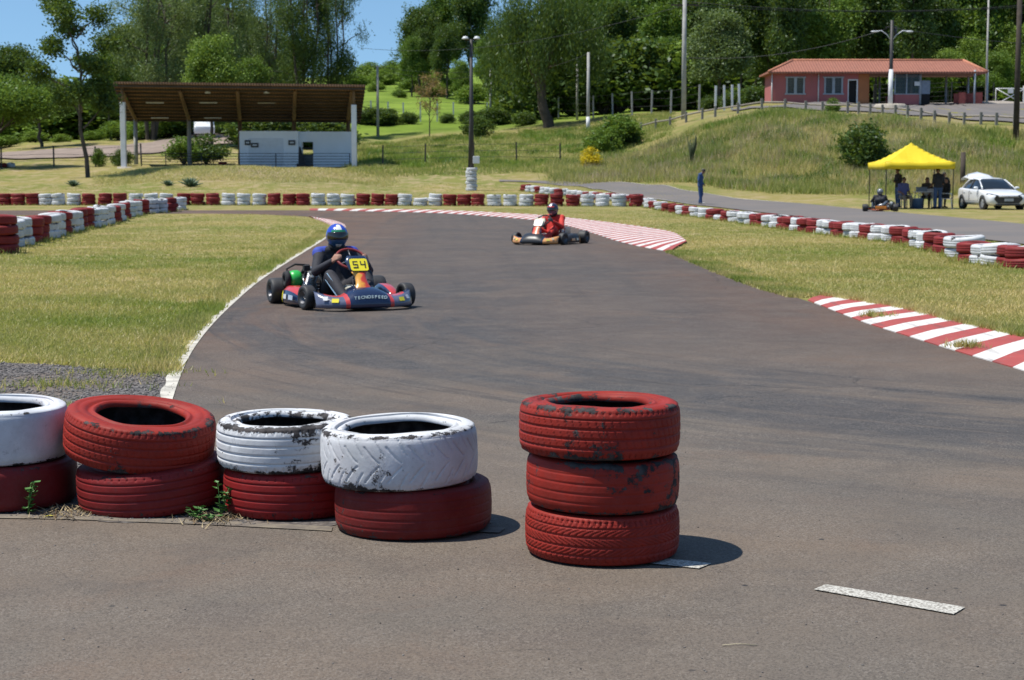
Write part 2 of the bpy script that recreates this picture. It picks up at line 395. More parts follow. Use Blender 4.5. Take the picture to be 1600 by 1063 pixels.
def AM2():
    m = MT('pit_asphalt'); c = m.coord()
    col = m.mix(m.ramp(m.noise(c, .3, 6, .6), .35, .65), (.12, .11, .105), (.16, .135, .118))
    return m.bsdf(col, .8, normal=m.bump(m.noise(c, 40, 3), .3, .01))
AMP = AM2()
pit_up = gp([(780, 281.5), (860, 283.3), (950, 285.2), (1000, 288.5), (1060, 296), (1100, 302.5), (1150, 311), (1240, 318), (1340, 327.5), (1400, 333), (1500, 342), (1600, 352), (1750, 368), (2000, 395)])
pit_lo = gp([(780, 284.5), (860, 288.5), (920, 295), (960, 302), (1000, 309), (1050, 316), (1100, 322.5), (1180, 332), (1260, 341), (1330, 350), (1420, 361), (1500, 372), (1600, 384), (2000, 440)])
strip('pit_road', smooth_line(pit_up, 4), smooth_line(pit_lo, 4), 120, AMP, .035, 6)
PW = simple('faded_white_paint', (.55, .52, .46), .8, var=.25, scale=6)
pl = smooth_line(pit_up, 4); strip('road_marking', [p + Vector((0, -.14, 0)) for p in pl[8:]], [p + Vector((0, -.30, 0)) for p in pl[8:]], 120, PW, .05, 1)
pl = smooth_line(pit_lo, 4); strip('road_marking', [p + Vector((0, .25, 0)) for p in pl[8:26]], [p + Vector((0, .45, 0)) for p in pl[8:26]], 60, PW, .05, 1)
# dirt road behind the shelter, platform by the pink building
DR = simple('dirt_road_soil', (.23, .175, .14), .95, var=.2, scale=.5, bump=.3)
strip('dirt_road', gp([(-60, 242), (40, 238), (120, 233), (200, 228), (260, 220), (330, 211), (400, 208), (460, 207)]), gp([(-60, 249), (40, 250), (120, 248), (200, 244), (260, 238), (330, 228), (400, 224), (460, 222)]), 50, DR, .12, 5)
# kerbs
def kerb_paint(name, col):
    m = MT(name); c = m.coord(); base = m.mix(m.ramp(m.noise(c, 3, 5), .3, .7), tuple(x * .85 for x in col), col)
    base = m.mix(m.ramp(m.noise(c, 9, 8, .8), .58, .64, 0, .6), base, (.22, .19, .16))
    sk = m.n('Mapping', {'Vector': c, 'Scale': (9, .8, 1), 'Rotation': (0, 0, R(-38))}).outputs[0]
    base = m.mix(m.ramp(m.noise(sk, 1, 5, .6), .55, .68, 0, .45), base, (.07, .06, .058))
    return m.bsdf(base, .75, normal=m.bump(m.noise(c, 30, 4), .3, .01))
KR = kerb_paint('kerb_red_paint', (.36, .060, .050)); KW = kerb_paint('kerb_white_paint', (.66, .63, .60))
CC = simple('worn_concrete', (.36, .32, .26), .9, var=.3, scale=5, bump=.4)
def kerb(A, B, step, h0, h1, shear=0.0, start=0, group=None):
    n = max(2, int(round(sum((A[i + 1] - A[i]).length for i in range(len(A) - 1)) / step)))
    def res(P):
        d = [0]
        for i in range(1, len(P)): d.append(d[-1] + (P[i] - P[i - 1]).length)
        out = []
        for k in range(n + 1):
            t = min(max(d[-1] * k / n, 0), d[-1]); j = 0
            while j < len(d) - 2 and d[j + 1] < t: j += 1
            q = (t - d[j]) / max(d[j + 1] - d[j], 1e-6); out.append(P[j].lerp(P[j + 1], min(q, 1)))
        return out
    a, b = res(A), res(B); mb = MB().mat(KR); mb.mat(KW)
    for i in range(n):
        mb.mat(KR if (i + start) % 2 == 0 else KW)
        p, q, r_, s_ = a[i], a[i + 1], b[i + 1], b[i]
        j = lambda v, z: (v.x, v.y, z)
        m1, m2 = p.lerp(s_, .35), q.lerp(r_, .35)
        mb.put([j(p, -.02), j(q, -.02), j(q, h0), j(p, h0), j(m1, h1), j(m2, h1), j(s_, h1 + .004), j(r_, h1 + .004), j(s_, -.02), j(r_, -.02)],
               [(0, 1, 2, 3), (3, 2, 5, 4), (4, 5, 7, 6), (6, 7, 9, 8)])
    o = mb.build('kerb'); tag(o, kind='structure'); return o
kerb(KA_in, KA_out, .46, .014, .04)
kerb(KB_in, KB_out, .39, .012, .03)
IK_in = smooth_line(gp([(482, 339.2), (500, 341.2), (520, 344.6), (536, 350), (541, 356)]), 8)
IK_out = smooth_line(gp([(490, 342), (503, 346.5), (513, 351), (520, 356.5), (525, 361)]), 8)
kerb(IK_in, IK_out, .42, .012, .035)
# pale concrete edging along the inside of the track
off = []
for i, p in enumerate(L_EDGE):
    q = L_EDGE[min(i + 1, len(L_EDGE) - 1)]; pr = L_EDGE[max(i - 1, 0)]; d = (q - pr).normalized(); nl = Vector((-d.y, d.x, 0))
    off.append(p + nl * ((.085 if p.y < 12 else .11) + .015 * math.sin(i * 1.7)))
strip('kerb_strip', L_EDGE, off, 160, simple('pale_edge_paint', (.46, .43, .37), .85, var=.35, scale=7, bump=.3), .009, 2)
# road markings near the camera: worn broken white line
def worn_white():
    m = MT('worn_white_line'); c = m.coord()
    v = m.n('TexVoronoi', {'Vector': c, 'Scale': 110.0}).outputs['Distance']
    k = m.ramp(m.math('ADD', v, m.math('MULTIPLY', m.noise(c, 14, 4), .5)), .66, .95)
    return m.bsdf(m.mix(k, (.50, .48, .43), (.24, .22, .19)), .8, normal=m.bump(v, .4, .004))
WW = worn_white()
def faint_line():
    m = MT('faded_line'); c = m.coord()
    k = m.ramp(m.noise(c, 9, 6, .75), .42, .58)
    return m.bsdf(m.mix(k, (.125, .105, .088), (.19, .16, .12)), .9)
def faint_line():
    m = MT('faded_line'); c = m.coord()
    k = m.ramp(m.noise(c, 9, 6, .75), .42, .58)
    return m.bsdf(m.mix(k, (.125, .105, .088), (.19, .16, .12)), .9)
poly_sheet('road_marking', gp([(1290, 917), (1508, 953), (1490, 964), (1272, 925)]), .009, WW)
poly_sheet('road_marking', gp([(1000, 872), (1112, 884), (1092, 892), (985, 881)]), .009, WW)
poly_sheet('road_marking', gp([(640, 822), (790, 828), (780, 836), (640, 830)]), .009, faint_line())
poly_sheet('road_marking', gp([(-200, 804), (100, 808), (330, 816), (520, 826), (518, 833), (330, 823), (100, 814), (-200, 810)]), .008, faint_line())
# soil bed under the near tyres and loose gravel beyond them
def soil_mat():
    m = MT('gravel_soil'); c = m.coord()
    v = m.n('TexVoronoi', {'Vector': c, 'Scale': 45.0}); cc = m.n('SeparateColor', {'Color': v.outputs['Color']}).outputs[0]
    col = m.mix(cc, (.05, .045, .045), (.19, .175, .165)); col = m.mix(m.ramp(m.noise(c, 1.2, 5, .65), .45, .6, 0, .85), col, (.17, .13, .10))
    col = m.mix(m.ramp(v.outputs['Distance'], .3, .75, 0, .7), col, (.04, .035, .035))
    return m.bsdf(col, .95, normal=m.bump(v.outputs['Distance'], -.9, .02))
SM = soil_mat()
ge = [(-9, 12.9), (-6, 12.7), (-4.4, 12.55), (-3.4, 12.2), (-2.9, 12.0)]
grav_pts = [Vector((-10, 7.2, 0)), Vector((-2.55, 7.3, 0)), Vector((-2.1, 7.55, 0))] + [L_EDGE[i] + Vector((-.02, 0, 0)) for i in range(0, 14)] + [Vector((x, y, 0)) for x, y in reversed(ge)] + [Vector((-10, 13, 0))]
poly_sheet('gravel_patch', grav_pts, .0025, SM)
bed = gp([(-300, 806), (60, 811), (200, 817), (380, 823), (500, 828), (548, 818), (520, 780), (380, 740), (340, 700), (-300, 690)])
bd = []
for i in range(len(bed)):
    a_, b_ = bed[i], bed[(i + 1) % len(bed)]; n_ = max(2, int((b_ - a_).length / .05))
    for k in range(n_): q_ = a_.lerp(b_, k / n_); w_ = rnd.uniform(-.018, .018); bd.append(q_ + Vector((w_, w_ * 1.2 + .015 * math.sin(q_.x * 9), 0)))
poly_sheet('soil_bed', bd, .0065, SM)
def stones(name, region_fn, n, smin, smax, mat, label):
    P = region_fn(n); n = len(P)
    base = np.array([(1, 0, 0), (-1, 0, 0), (0, 1, 0), (0, -1, 0), (0, 0, 1), (0, 0, -1)], float)
    tri = np.array([(0, 2, 4), (2, 1, 4), (1, 3, 4), (3, 0, 4), (2, 0, 5), (1, 2, 5), (3, 1, 5), (0, 3, 5)])
    s = rng.uniform(smin, smax, (n, 1, 1)) * rng.uniform(.55, 1.2, (n, 6, 1))
    a = rng.uniform(0, 6.28, n); ca, sa = np.cos(a), np.sin(a)
    B = base[None] * s * np.array([1, .8, .55]); x = B[..., 0] * ca[:, None] - B[..., 1] * sa[:, None]; y = B[..., 0] * sa[:, None] + B[..., 1] * ca[:, None]
    V = np.stack([x, y, B[..., 2]], -1) + P[:, None, :]
    Fc = (tri[None] + (np.arange(n) * 6)[:, None, None]).reshape(-1, 3)
    me = mesh_np(name, V.reshape(-1, 3), Fc, mat, attrs={'tint': np.repeat(rng.random(n), 6)})
    return tag(add(name, me), label, 'gravel', kind='stuff')
def tint_mat(name, a, b, rough=.9, transl=0.0):
    m = MT(name); t = m.attr('tint'); col = m.mix(t, a, b)
    if transl:
        d = m.n('BsdfDiffuse', {'Color': col}).outputs[0]; tr = m.n('BsdfTranslucent', {'Color': m.mix(.5, col, (.30, .40, .03))}).outputs[0]
        gl = m.n('BsdfGlossy', {'Color': (.9, .95, 1, 1), 'Roughness': .45}).outputs[0]
        x = m.n('MixShader', {0: transl, 1: d, 2: tr}).outputs[0]; x = m.n('MixShader', {0: .018, 1: x, 2: gl}).outputs[0]
        m.t.links.new(x, m.out.inputs[0]); return m.m
    return m.bsdf(col, rough, **{'Specular IOR Level': .2})
STM = tint_mat('stone_chips', (.05, .047, .047), (.24, .22, .205))
def inside(poly, P):
    x, y = P[:, 0], P[:, 1]; r = np.zeros(len(P), bool); n = len(poly); j = n - 1
    for i in range(n):
        xi, yi, xj, yj = poly[i][0], poly[i][1], poly[j][0], poly[j][1]
        c = ((yi > y) != (yj > y)) & (x < (xj - xi) * (y - yi) / (yj - yi + 1e-12) + xi); r ^= c; j = i
    return r
def reg_grav(n):
    P = np.stack([rng.uniform(-6.5, -1.8, n), rng.uniform(7.3, 12.9, n), np.full(n, .004)], 1)
    return P[inside([(p[0], p[1]) for p in grav_pts], P)]
stones('gravel', reg_grav, 26000, .004, .017, STM, 'grey loose gravel between the lawn and the painted tyres')
def reg_bed(n):
    P = np.stack([rng.uniform(-3.2, -1.0, n), rng.uniform(6.3, 8, n), np.full(n, .008)], 1)
    return P[inside([(p[0], p[1]) for p in bed], P)]
stones('gravel', reg_bed, 5000, .002, .009, STM, 'fine grit and pebbles gathered around the foot of the tyres')
def reg_road(n):
    y = 4 + 12 * rng.random(n) ** 1.6; return np.stack([rng.uniform(-.32, .34, n) * y, y, np.full(n, .005)], 1)
stones('gravel', reg_road, 900, .0015, .006, STM, 'tiny scattered stones on the brown asphalt')
# ------------------------------------------------------------------ grass blades
def blades(name, P, h, wd, k, lean, mat, label, spread=.03, tintf=None, cat='grass'):
    n = len(P); P = np.repeat(P, k, 0); N = len(P)
    P = P + np.concatenate([rng.normal(0, spread, (N, 2)), np.zeros((N, 1))], 1)
    hh = h * rng.uniform(.5, 1.3, N); a = rng.uniform(0, 6.283, N); la = rng.uniform(0, 6.283, N); ln_ = hh * lean * rng.uniform(.2, 1.4, N)
    wx, wy = np.cos(a) * wd / 2, np.sin(a) * wd / 2
    z0 = P[:, 2]
    top = np.stack([P[:, 0] + np.cos(la) * ln_, P[:, 1] + np.sin(la) * ln_, z0 + hh], 1)
    v0 = np.stack([P[:, 0] - wx, P[:, 1] - wy, z0], 1); v1 = np.stack([P[:, 0] + wx, P[:, 1] + wy, z0], 1)
    V = np.stack([v0, v1, top], 1).reshape(-1, 3); Fc = np.arange(N * 3).reshape(-1, 3)
    t = rng.random(n) if tintf is None else tintf(P[::k])
    t = np.clip(np.repeat(t, k) + rng.normal(0, .15, N), 0, 1)
    return tag(add(name, mesh_np(name, V, Fc, mat, attrs={'tint': np.repeat(t, 3)})), label, cat, kind='stuff')
def pn(x, y, s, seed=0.0):
    return .5 + .25 * (np.sin(x * s + 1.7 * np.sin(y * s * .7 + seed)) + np.sin(y * s * 1.3 + 2.1 * np.sin(x * s * .6 + seed * 2 + 1)))
GR = tint_mat('lawn_blades', (.185, .25, .045), (.62, .48, .215), transl=.4)
infield = [(p.x, p.y) for p in [Vector((-40, 12.6, 0))] + [Vector((x, y - .02 + .12 * math.sin(x * 5), 0)) for x, y in ge] + off[13:] + list(reversed(IK_out)) + list(reversed(back_in))]
# the lawn to the right of the track, up to the pit road
outfield = [(p.x, p.y) for p in KA_out[12:] + R_EDGE[1:24] + KB_out] + [(p.x, p.y) for p in reversed(pit_lo[4:])]
def lawn_pts(poly, x0, x1, y0, y1, n, pw):
    r = rng.random(n); y = (y0 ** (1 - pw) + r * (y1 ** (1 - pw) - y0 ** (1 - pw))) ** (1 / (1 - pw))
    x = rng.uniform(x0, x1, n) * y; P = np.stack([x, y, np.zeros(n)], 1); P = P[inside(poly, P)]
    d = pn(P[:, 0], P[:, 1], 1.1) * .6 + pn(P[:, 0], P[:, 1], 4.3, 2) * .5
    return P[rng.random(len(P)) < np.clip(d + .25, .15, 1)]
def lt(P): return np.clip(pn(P[:, 0], P[:, 1], .55, 3) * .7 + pn(P[:, 0], P[:, 1], 2.1, 5) * .45 + .04, 0, 1)
blades('grass', lawn_pts(infield, -.34, -.09, 11.9, 62, 90000, 1.7), .036, .011, 4, 1.0, GR, 'short sunlit grass on the infield left of the track', .035, lt)
blades('grass', lawn_pts(outfield, -.01, .34, 14, 72, 125000, 1.5), .038, .012, 4, 1.0, GR, 'short dry grass between the track and the tyre wall', .04, lt)
# rough grass edges on gravel and along kerbs
def edge_pts(line, n, w0, w1):
    out = []
    for _ in range(n):
        i = rnd.randrange(len(line) - 1); p = line[i].lerp(line[i + 1], rnd.random()); d = (line[i + 1] - line[i]).normalized()
        nl = Vector((-d.y, d.x, 0)); q = p + nl * (w0 + (w1 - w0) * rnd.random() ** 1.5); out.append((q.x, q.y, .004))
    return np.array(out)
blades('grass', edge_pts(off[13:], 2500, -.04, .25), .06, .012, 5, .7, GR, 'ragged grass creeping over the pale track edging', .02, lt)
blades('grass', edge_pts(KB_out, 3000, -.05, .25), .07, .012, 5, .7, GR, 'ragged grass along the back of the striped kerb', .02, lt)
blades('grass', edge_pts(R_EDGE[:24], 3500, -.05, .40), .045, .013, 5, .7, GR, 'fresh green grass spilling over the asphalt edge', .03, lambda P: np.clip(pn(P[:, 0], P[:, 1], 2.3, 7) * .8 - .1 + rng.random(len(P)) * .2, 0, 1))
tp = []
for cx, cy, r_, n in [(-3.55, 9.6, .35, 260), (-2.75, 9.75, .3, 220), (-2.5, 9.6, .1, 90), (-3.0, 10.9, .3, 130), (-2.6, 11.6, .25, 120), (-4.3, 10.2, .4, 180), (-3.2, 9.2, .25, 120), (-2.3, 8.9, .15, 50)]:
    for _ in range(n): tp.append((cx + rnd.gauss(0, r_), cy + rnd.gauss(0, r_ * .5), .003))
blades('grass', np.array(tp), .045, .007, 4, .8, GR, 'thin grass tufts growing out of the grey gravel', .02, lambda P: rng.random(len(P)))
kt = [gnd(1368, 499), gnd(1508, 548)]
tp = [(p.x + rnd.gauss(0, .07), p.y + rnd.gauss(0, .06), .03) for p in kt for _ in range(70)]
blades('grass', np.array(tp), .06, .007, 4, .7, GR, 'two small grass tufts sprouting through the striped kerb', .015)
# tall dry grass of the embankment and slopes
BG = tint_mat('bank_blades', (.17, .245, .042), (.68, .55, .25), transl=.38)
def slope_pts(n, u0, u1, y0, y1):
    y = rng.uniform(y0, y1, n); u = rng.uniform(u0, u1, n); x = (u - 800) / F * y
    return np.stack([x, y, Zv(x, y) - .02], 1)
def bt(P): return np.clip(pn(P[:, 0], P[:, 1], .35, 1) * .6 + pn(P[:, 0], P[:, 1], 1.4, 4) * .5 - .02, 0, 1)
P = slope_pts(30000, 860, 1750, 93, 121); u_ = 800 + F * P[:, 0] / P[:, 1]
lim = np.interp(u_, [860, 1000, 1100, 1200, 1750], [105, 104, 99, 94, 93]); top_ = np.interp(u_, [860, 1000, 1200, 1400, 1600, 1750], [121, 121, 121, 116, 109.5, 108]); P = P[(P[:, 1] > lim) & (P[:, 1] < top_)]
P = P[rng.random(len(P)) < np.clip(pn(P[:, 0], P[:, 1], .8, 6) + .25, .2, 1)]
blades('tall_grass', P, .42, .045, 6, .45, BG, 'tall dry grass covering the embankment below the pink house', .22, bt)
P = slope_pts(16000, 545, 1050, 110, 172)
blades('tall_grass', P, .26, .05, 5, .5, BG, 'rough grass on the slope below the concrete fence posts', .25, lambda P: np.clip(bt(P) * .6, 0, 1))
WDK = tint_mat('bank_weeds', (.06, .12, .02), (.22, .32, .055), transl=.3)
cl = slope_pts(420, 880, 1740, 95, 120); cl = cl[rng.random(len(cl)) < .6]; cl = np.concatenate([cl, slope_pts(120, 560, 1000, 118, 172)])
P = np.repeat(cl, 45, 0) + np.concatenate([rng.normal(0, .38, (len(cl) * 45, 2)), np.zeros((len(cl) * 45, 1))], 1); P[:, 2] = Zv(P[:, 0], P[:, 1]) - .02
u_ = 800 + F * P[:, 0] / P[:, 1]; P = P[(P[:, 1] < np.interp(u_, [860, 1200, 1400, 1600, 1750], [171, 121, 116, 109.5, 108])) & (P[:, 1] > np.interp(u_, [860, 1000, 1100, 1200, 1750], [116, 113, 101, 96, 94.5]))]
blades('weeds', P, .40, .07, 3, .7, WDK, 'dark green weed clumps dotted over the embankment', .12, lambda P: pn(P[:, 0], P[:, 1], .9, 8), cat='weeds')
SEED = tint_mat('seed_heads', (.34, .21, .13), (.62, .52, .36), transl=.3)
cl = slope_pts(150, 900, 1740, 95, 118)
P = np.repeat(cl, 60, 0) + np.concatenate([rng.normal(0, .8, (len(cl) * 60, 2)), np.zeros((len(cl) * 60, 1))], 1); P[:, 2] = Zv(P[:, 0], P[:, 1])
u_ = 800 + F * P[:, 0] / P[:, 1]; P = P[(P[:, 1] < np.interp(u_, [860, 1200, 1400, 1600, 1750], [120, 121, 116, 109.5, 108])) & (P[:, 1] > np.interp(u_, [860, 1000, 1100, 1200, 1750], [105, 104, 99, 94, 93]))]
blades('tall_grass', P, .62, .03, 2, .35, SEED, 'pale and reddish seed heads standing above the bank grass', .1)
P = slope_pts(8000, 150, 620, 104, 116)
blades('grass', P, .14, .035, 5, .8, BG, 'dry straw coloured grass on the mound before the shelter', .2, lambda P: np.clip(bt(P) * .5 + .5, 0, 1))
P = slope_pts(9000, -60, 1100, 80, 104)
blades('grass', P, .07, .03, 4, .8, BG, 'mown grass strip beyond the far tyre wall', .2, bt)
# ================================================================== TYRES
def paint_mat(name, col, dark, wv, amount, sc=9.0, tint2=None):
    m = MT(name); c = m.coord(); wr = m.attr('wear')
    n1 = m.noise(c, sc, 9, .8, w=wv); n2 = m.noise(c, 2.6, 3, .5, w=wv + 5)
    v = m.math('ADD', m.math('ADD', n1, m.math('MULTIPLY', wr, .17 if col[1] > .5 else .10)), m.math('MULTIPLY', m.math('SUBTRACT', n2, .5), .5))
    k = m.ramp(v, amount, amount + .018)
    base = m.mix(m.ramp(m.noise(c, 5, 5, .6, w=wv + 2), .3, .7), tuple(x * .60 for x in col), col)
    base = m.mix(m.ramp(m.noise(c, 3.0, 5, .7, w=wv + 9), .5, .75, 0, .5), base, tint2 or tuple(x * .6 for x in col))
    base = m.mix(m.ramp(m.noise(c, 60, 3, .6), .55, .8, 0, .3), base, tuple(x * .45 for x in col))
    base = m.mix(m.ramp(m.noise(c, 12, 6, .8, w=wv + 3), .60, .66, 0, .55), base, tuple(x * .4 + .02 for x in col))
    base = m.mix(m.ramp(m.noise(c, 26, 8, .8, w=wv + 4), .46, .70, 0, .38), base, tuple(x * .55 + .035 for x in col))
    rub = m.mix(m.ramp(m.noise(c, 20, 4), .4, .7), dark, (.09, .08, .078))
    colr = m.mix(k, base, rub)
    h = m.math('ADD', m.math('MULTIPLY', k, -1.0), m.math('MULTIPLY', m.noise(c, 70, 3), .45))
    return m.bsdf(colr, m.ramp(k, 0, 1, .6, .85), normal=m.bump(h, .6, .003), **{'Specular IOR Level': .22})
RED, WHT, RUB = (.31, .025, .015), (.70, .71, .73), (.025, .023, .024)
def tyre_prof(Ro, W, ri, nt=44):
    """closed section: list of (r, z, wear, kind)"""
    out = []
    lo = [(ri, .028, .7), (ri + .004, .014, .8), (ri + .012, .006, .6), (ri + .020, .005, .5), (ri + .024, .012, .4), (ri + .038, .013, .2), (ri + .042, .006, .3), (Ro - .058, .001, .1), (Ro - .050, .004, .2), (Ro - .044, .0, .2), (Ro - .030, .002, .3), (Ro - .016, .006, .8), (Ro - .0075, .0115, 1.0)]
    for r, z, wv in lo: out.append((r, z, wv, 0))
    z0, z1 = .018, W - .018
    for i in range(nt + 1):
        t = i / nt; z = z0 + (z1 - z0) * t
        r = Ro - .004 * (2 * t - 1) ** 2 - .005 * abs(2 * t - 1) ** 10 + .002
        out.append((r, z, .45 * abs(2 * t - 1) ** 6, 1))
    for r, z, wv in reversed(lo): out.append((r, W - z, wv, 0))
    for r, z in [(ri + .006, W - .034), (ri + .03, W - .02), (Ro - .05, W - .014), (Ro - .022, W - .035), (Ro - .014, W / 2), (Ro - .022, .035), (Ro - .05, .014), (ri + .03, .02), (ri + .006, .034)]: out.append((r, z, 9, 2))
    # refine the sidewalls
    res = []
    for i, a in enumerate(out):
        b = out[(i + 1) % len(out)]; res.append(a)
        if a[3] != 1 and math.hypot(a[0] - b[0], a[1] - b[1]) > .012:
            k = int(math.hypot(a[0] - b[0], a[1] - b[1]) / .010)
            for j in range(1, k): t = j / k; res.append(tuple(a[q] + (b[q] - a[q]) * t for q in range(3)) + (a[3],))
    return res
def near_tyre(name, Ro, W, ri, pat, seg, mat, seed, loc, rot, label, squash=.008, dent=None):
    pr = tyre_prof(Ro, W, ri); n = len(pr); q = np.array([(a, b, c_) for a, b, c_, d in pr]); kd = np.array([d for *_, d in pr])
    th = np.linspace(0, 2 * np.pi, seg, endpoint=False)[:, None]; r = np.repeat(q[None, :, 0], seg, 0); z = np.repeat(q[None, :, 1], seg, 0)
    zc = (z - W / 2) / (W / 2); tread = (kd == 1)[None, :] & np.ones((seg, 1), bool)
    arc = th * Ro
    def groove(d, wd): return np.clip(1 - np.abs(d) / wd, 0, 1) ** .5
    def per(v, p): return (v + p / 2) % p - p / 2
    dep = np.zeros_like(r)
    if pat in ('ribs', 'ribsipe', 'worn'):
        for g0, wd in ((-.52, .028), (-.17, .034), (.2, .034), (.55, .028)): dep = np.maximum(dep, groove(zc - g0, wd * 1.3) * (.006 if pat != 'worn' else .0022))
    if pat == 'ribsipe' or pat == 'ribs':
        sh = (np.abs(zc) > .70)
        dep = np.maximum(dep, sh * groove(per(arc, .024 if pat == 'ribsipe' else .034), .0028) * .0055)
    if pat == 'ribsipe':
        mid = (np.abs(zc) < .5); dep = np.maximum(dep, mid * groove(per(arc + zc * .03, .028), .0022) * .0035)
    if pat == 'block':
        for g0 in (-.55, -.2, .2, .55): dep = np.maximum(dep, groove(zc - g0, .035) * .005)
        dep = np.maximum(dep, groove(per(arc + .03 * np.sin(zc * 7), .026), .0026) * .0045)
        dep = np.maximum(dep, (zc > .62) * groove(per(arc, .021), .004) * .008)
    if pat == 'vee':
        az = np.abs(zc); c1 = arc + .10 * az ** .7
        dep = np.maximum(dep, (az > .05) * (az < .62) * groove(per(c1, .085), .0035) * .006)
        dep = np.maximum(dep, (az > .3) * (az < .8) * groove(per(c1 + .042 - .02 * az, .085), .003) * .005)
        dep = np.maximum(dep, (az > .82) * groove(per(arc, .04), .003) * .005)
    dep = dep * tread * (.8 if pat == 'vee' else 1.05)
    r = r - dep
    wr = np.repeat(q[None, :, 2], seg, 0) + (dep > .001) * -.3
    ph = seed * 1.7
    r = r * (1 + squash * np.cos(2 * th + ph) + squash * .4 * np.cos(3 * th + ph * 2))
    z = z + .0022 * np.sin(2 * th + ph) * (z / W) + .002 * np.sin(5 * th + ph) * (q[None, :, 0] < ri + .05)
    if dent is not None:
        a = np.exp(-(((th - dent + np.pi) % (2 * np.pi) - np.pi) / .16) ** 2) * (q[None, :, 0] < ri + .04) * (z > W / 2)
        r = r - a * .022; z = z - a * .012
    V = np.stack([r * np.cos(th), r * np.sin(th), z], -1).reshape(-1, 3)
    I = np.arange(seg)[:, None] * n + np.arange(n)[None]; J = ((np.arange(seg) + 1) % seg)[:, None] * n + np.arange(n)[None]
    Fc = np.stack([I, J, np.roll(J, -1, 1), np.roll(I, -1, 1)], -1).reshape(-1, 4)
    me = mesh_np(name, V, Fc, mat, smooth=True, attrs={'wear': wr.ravel()})
    o = add(name, me, None, loc); o.rotation_mode = 'QUATERNION'; o.rotation_quaternion = (Matrix.Rotation(rot[0], 3, 'X') @ Matrix.Rotation(rot[1], 3, 'Y') @ Matrix.Rotation(rot[2], 3, 'Z')).to_quaternion(); tag(o, label, 'tyre', 'painted tyres stacked close to the camera'); return o
def stackpos(px, py): p = gnd(px, py); return p.x, p.y
S5 = stackpos(941, 864); S4 = stackpos(647, 824.5); S3 = stackpos(450, 797); S2 = stackpos(241, 790.5); S1 = stackpos(5, 785)
SEG = 460
NT = [
 # stack, dx, dy, z, R, W, ri, pattern, colour, dark amount, tilt x, tilt y, label
 (S5, 0, 0, .006, .287, .178, .175, 'block', RED, .70, 0, 0, 'bottom red tyre of the separate three-high stack on the asphalt'),
 (S5, .0, .0, .186, .282, .185, .172, 'worn', RED, .60, R(.6), R(.5), 'chipped red tyre in the middle of the three-high stack'),
 (S5, -.012, .0, .374, .296, .186, .178, 'ribsipe', RED, .66, R(-.5), R(.3), 'top red tyre of the three-high stack with scuffed ribs'),
 (S4, 0, 0, .006, .303, .185, .185, 'worn', (.20, .017, .015), .67, 0, R(-.8), 'smooth dark red tyre lying under the white arrow-tread tyre'),
 (S4, -.052, .0, .193, .304, .215, .205, 'vee', WHT, .64, R(1), R(-1.5), 'white tyre with arrow-shaped tread and flaking rim, beside the three-high stack'),
 (S3, .02, 0, .006, .283, .185, .175, 'ribs', (.27, .014, .014), .665, R(0), R(.6), 'glossy ribbed red tyre under the heavily flaking white tyre'),
 (S3, -.005, .0, .193, .282, .19, .178, 'ribs', WHT, .60, R(1), R(-.2), 'white tyre with large black flakes missing on top of its stack'),
 (S2, .0, .0, .008, .307, .185, .180, 'ribs', (.24, .018, .018), .68, R(2), R(-3.5), 'red ribbed tyre crushed under the tilted red tyre'),
 (S2, -.065, .01, .208, .307, .19, .178, 'ribsipe', RED, .655, R(6.0), R(7.0), 'tilted red tyre with sipes around its shoulder'),
 (S1, .0, 0, .006, .303, .185, .18, 'bald', (.22, .020, .021), .70, 0, 0, 'faded red tyre under the cleanest white tyre'),
 (S1, -.02, 0, .195, .290, .225, .19, 'bald', (.70, .72, .76), .735, R(1), R(1), 'clean smooth white tyre cut off by the photo edge')]
for i, (S, dx, dy, z, Ro, W, ri, pat, col, amt, tx, ty, lab) in enumerate(NT):
    t2 = (.60, .50, .53) if col[1] > .5 else None
    mt = paint_mat('tyre_paint', col, RUB, i * 3.37 + 1, amt + (.0 if col[1] > .5 else -.035), 19 if col[1] > .5 else 15, t2)
    near_tyre('tyre', Ro * (.962 if S is S5 else .988), W, ri, pat, SEG, mt, i + 1, (S[0] + dx, S[1] + dy, z), (tx, ty, i * 1.3), lab, dent=(4.7 - i * 1.3 + 1.57 * 0) if lab.startswith('top red') else None)
# far tyres: shared low meshes
def far_mesh(name, mat, v):
    prof = [(.19, .03), (.20, .012), (.26, 0), (.305, .012), (.322, .038), (.325, .07), (.319, .078), (.325, .086), (.325, .115), (.319, .122), (.325, .13), (.322, .16), (.305, .186), (.26, .198), (.20, .186), (.19, .17), (.22, .16), (.28, .15), (.29, .10), (.28, .05), (.22, .038)]
    q = np.array(prof); seg = 36; n = len(prof); th = np.linspace(0, 2 * np.pi, seg, endpoint=False)[:, None]
    r = q[None, :, 0] * (1 + .02 * np.cos(2 * th + v) + .012 * np.cos(3 * th + 2 * v)); z = q[None, :, 1] * (1 + .06 * np.sin(th + v * 2) + .04 * np.sin(2 * th + v))
    V = np.stack([r * np.cos(th), r * np.sin(th), z + 0 * th], -1).reshape(-1, 3)
    I = np.arange(seg)[:, None] * n + np.arange(n)[None]; J = ((np.arange(seg) + 1) % seg)[:, None] * n + np.arange(n)[None]
    Fc = np.stack([I, J, np.roll(J, -1, 1), np.roll(I, -1, 1)], -1).reshape(-1, 4)
    wear = np.repeat(np.where(np.arange(n)[None] >= 15, 9.0, np.clip(np.abs(q[None, :, 1] - .1) / .1, 0, 1) * .4), seg, 0).ravel()
    return mesh_np(name, V, Fc, mat, smooth=True, attrs={'wear': wear})
FM = {}
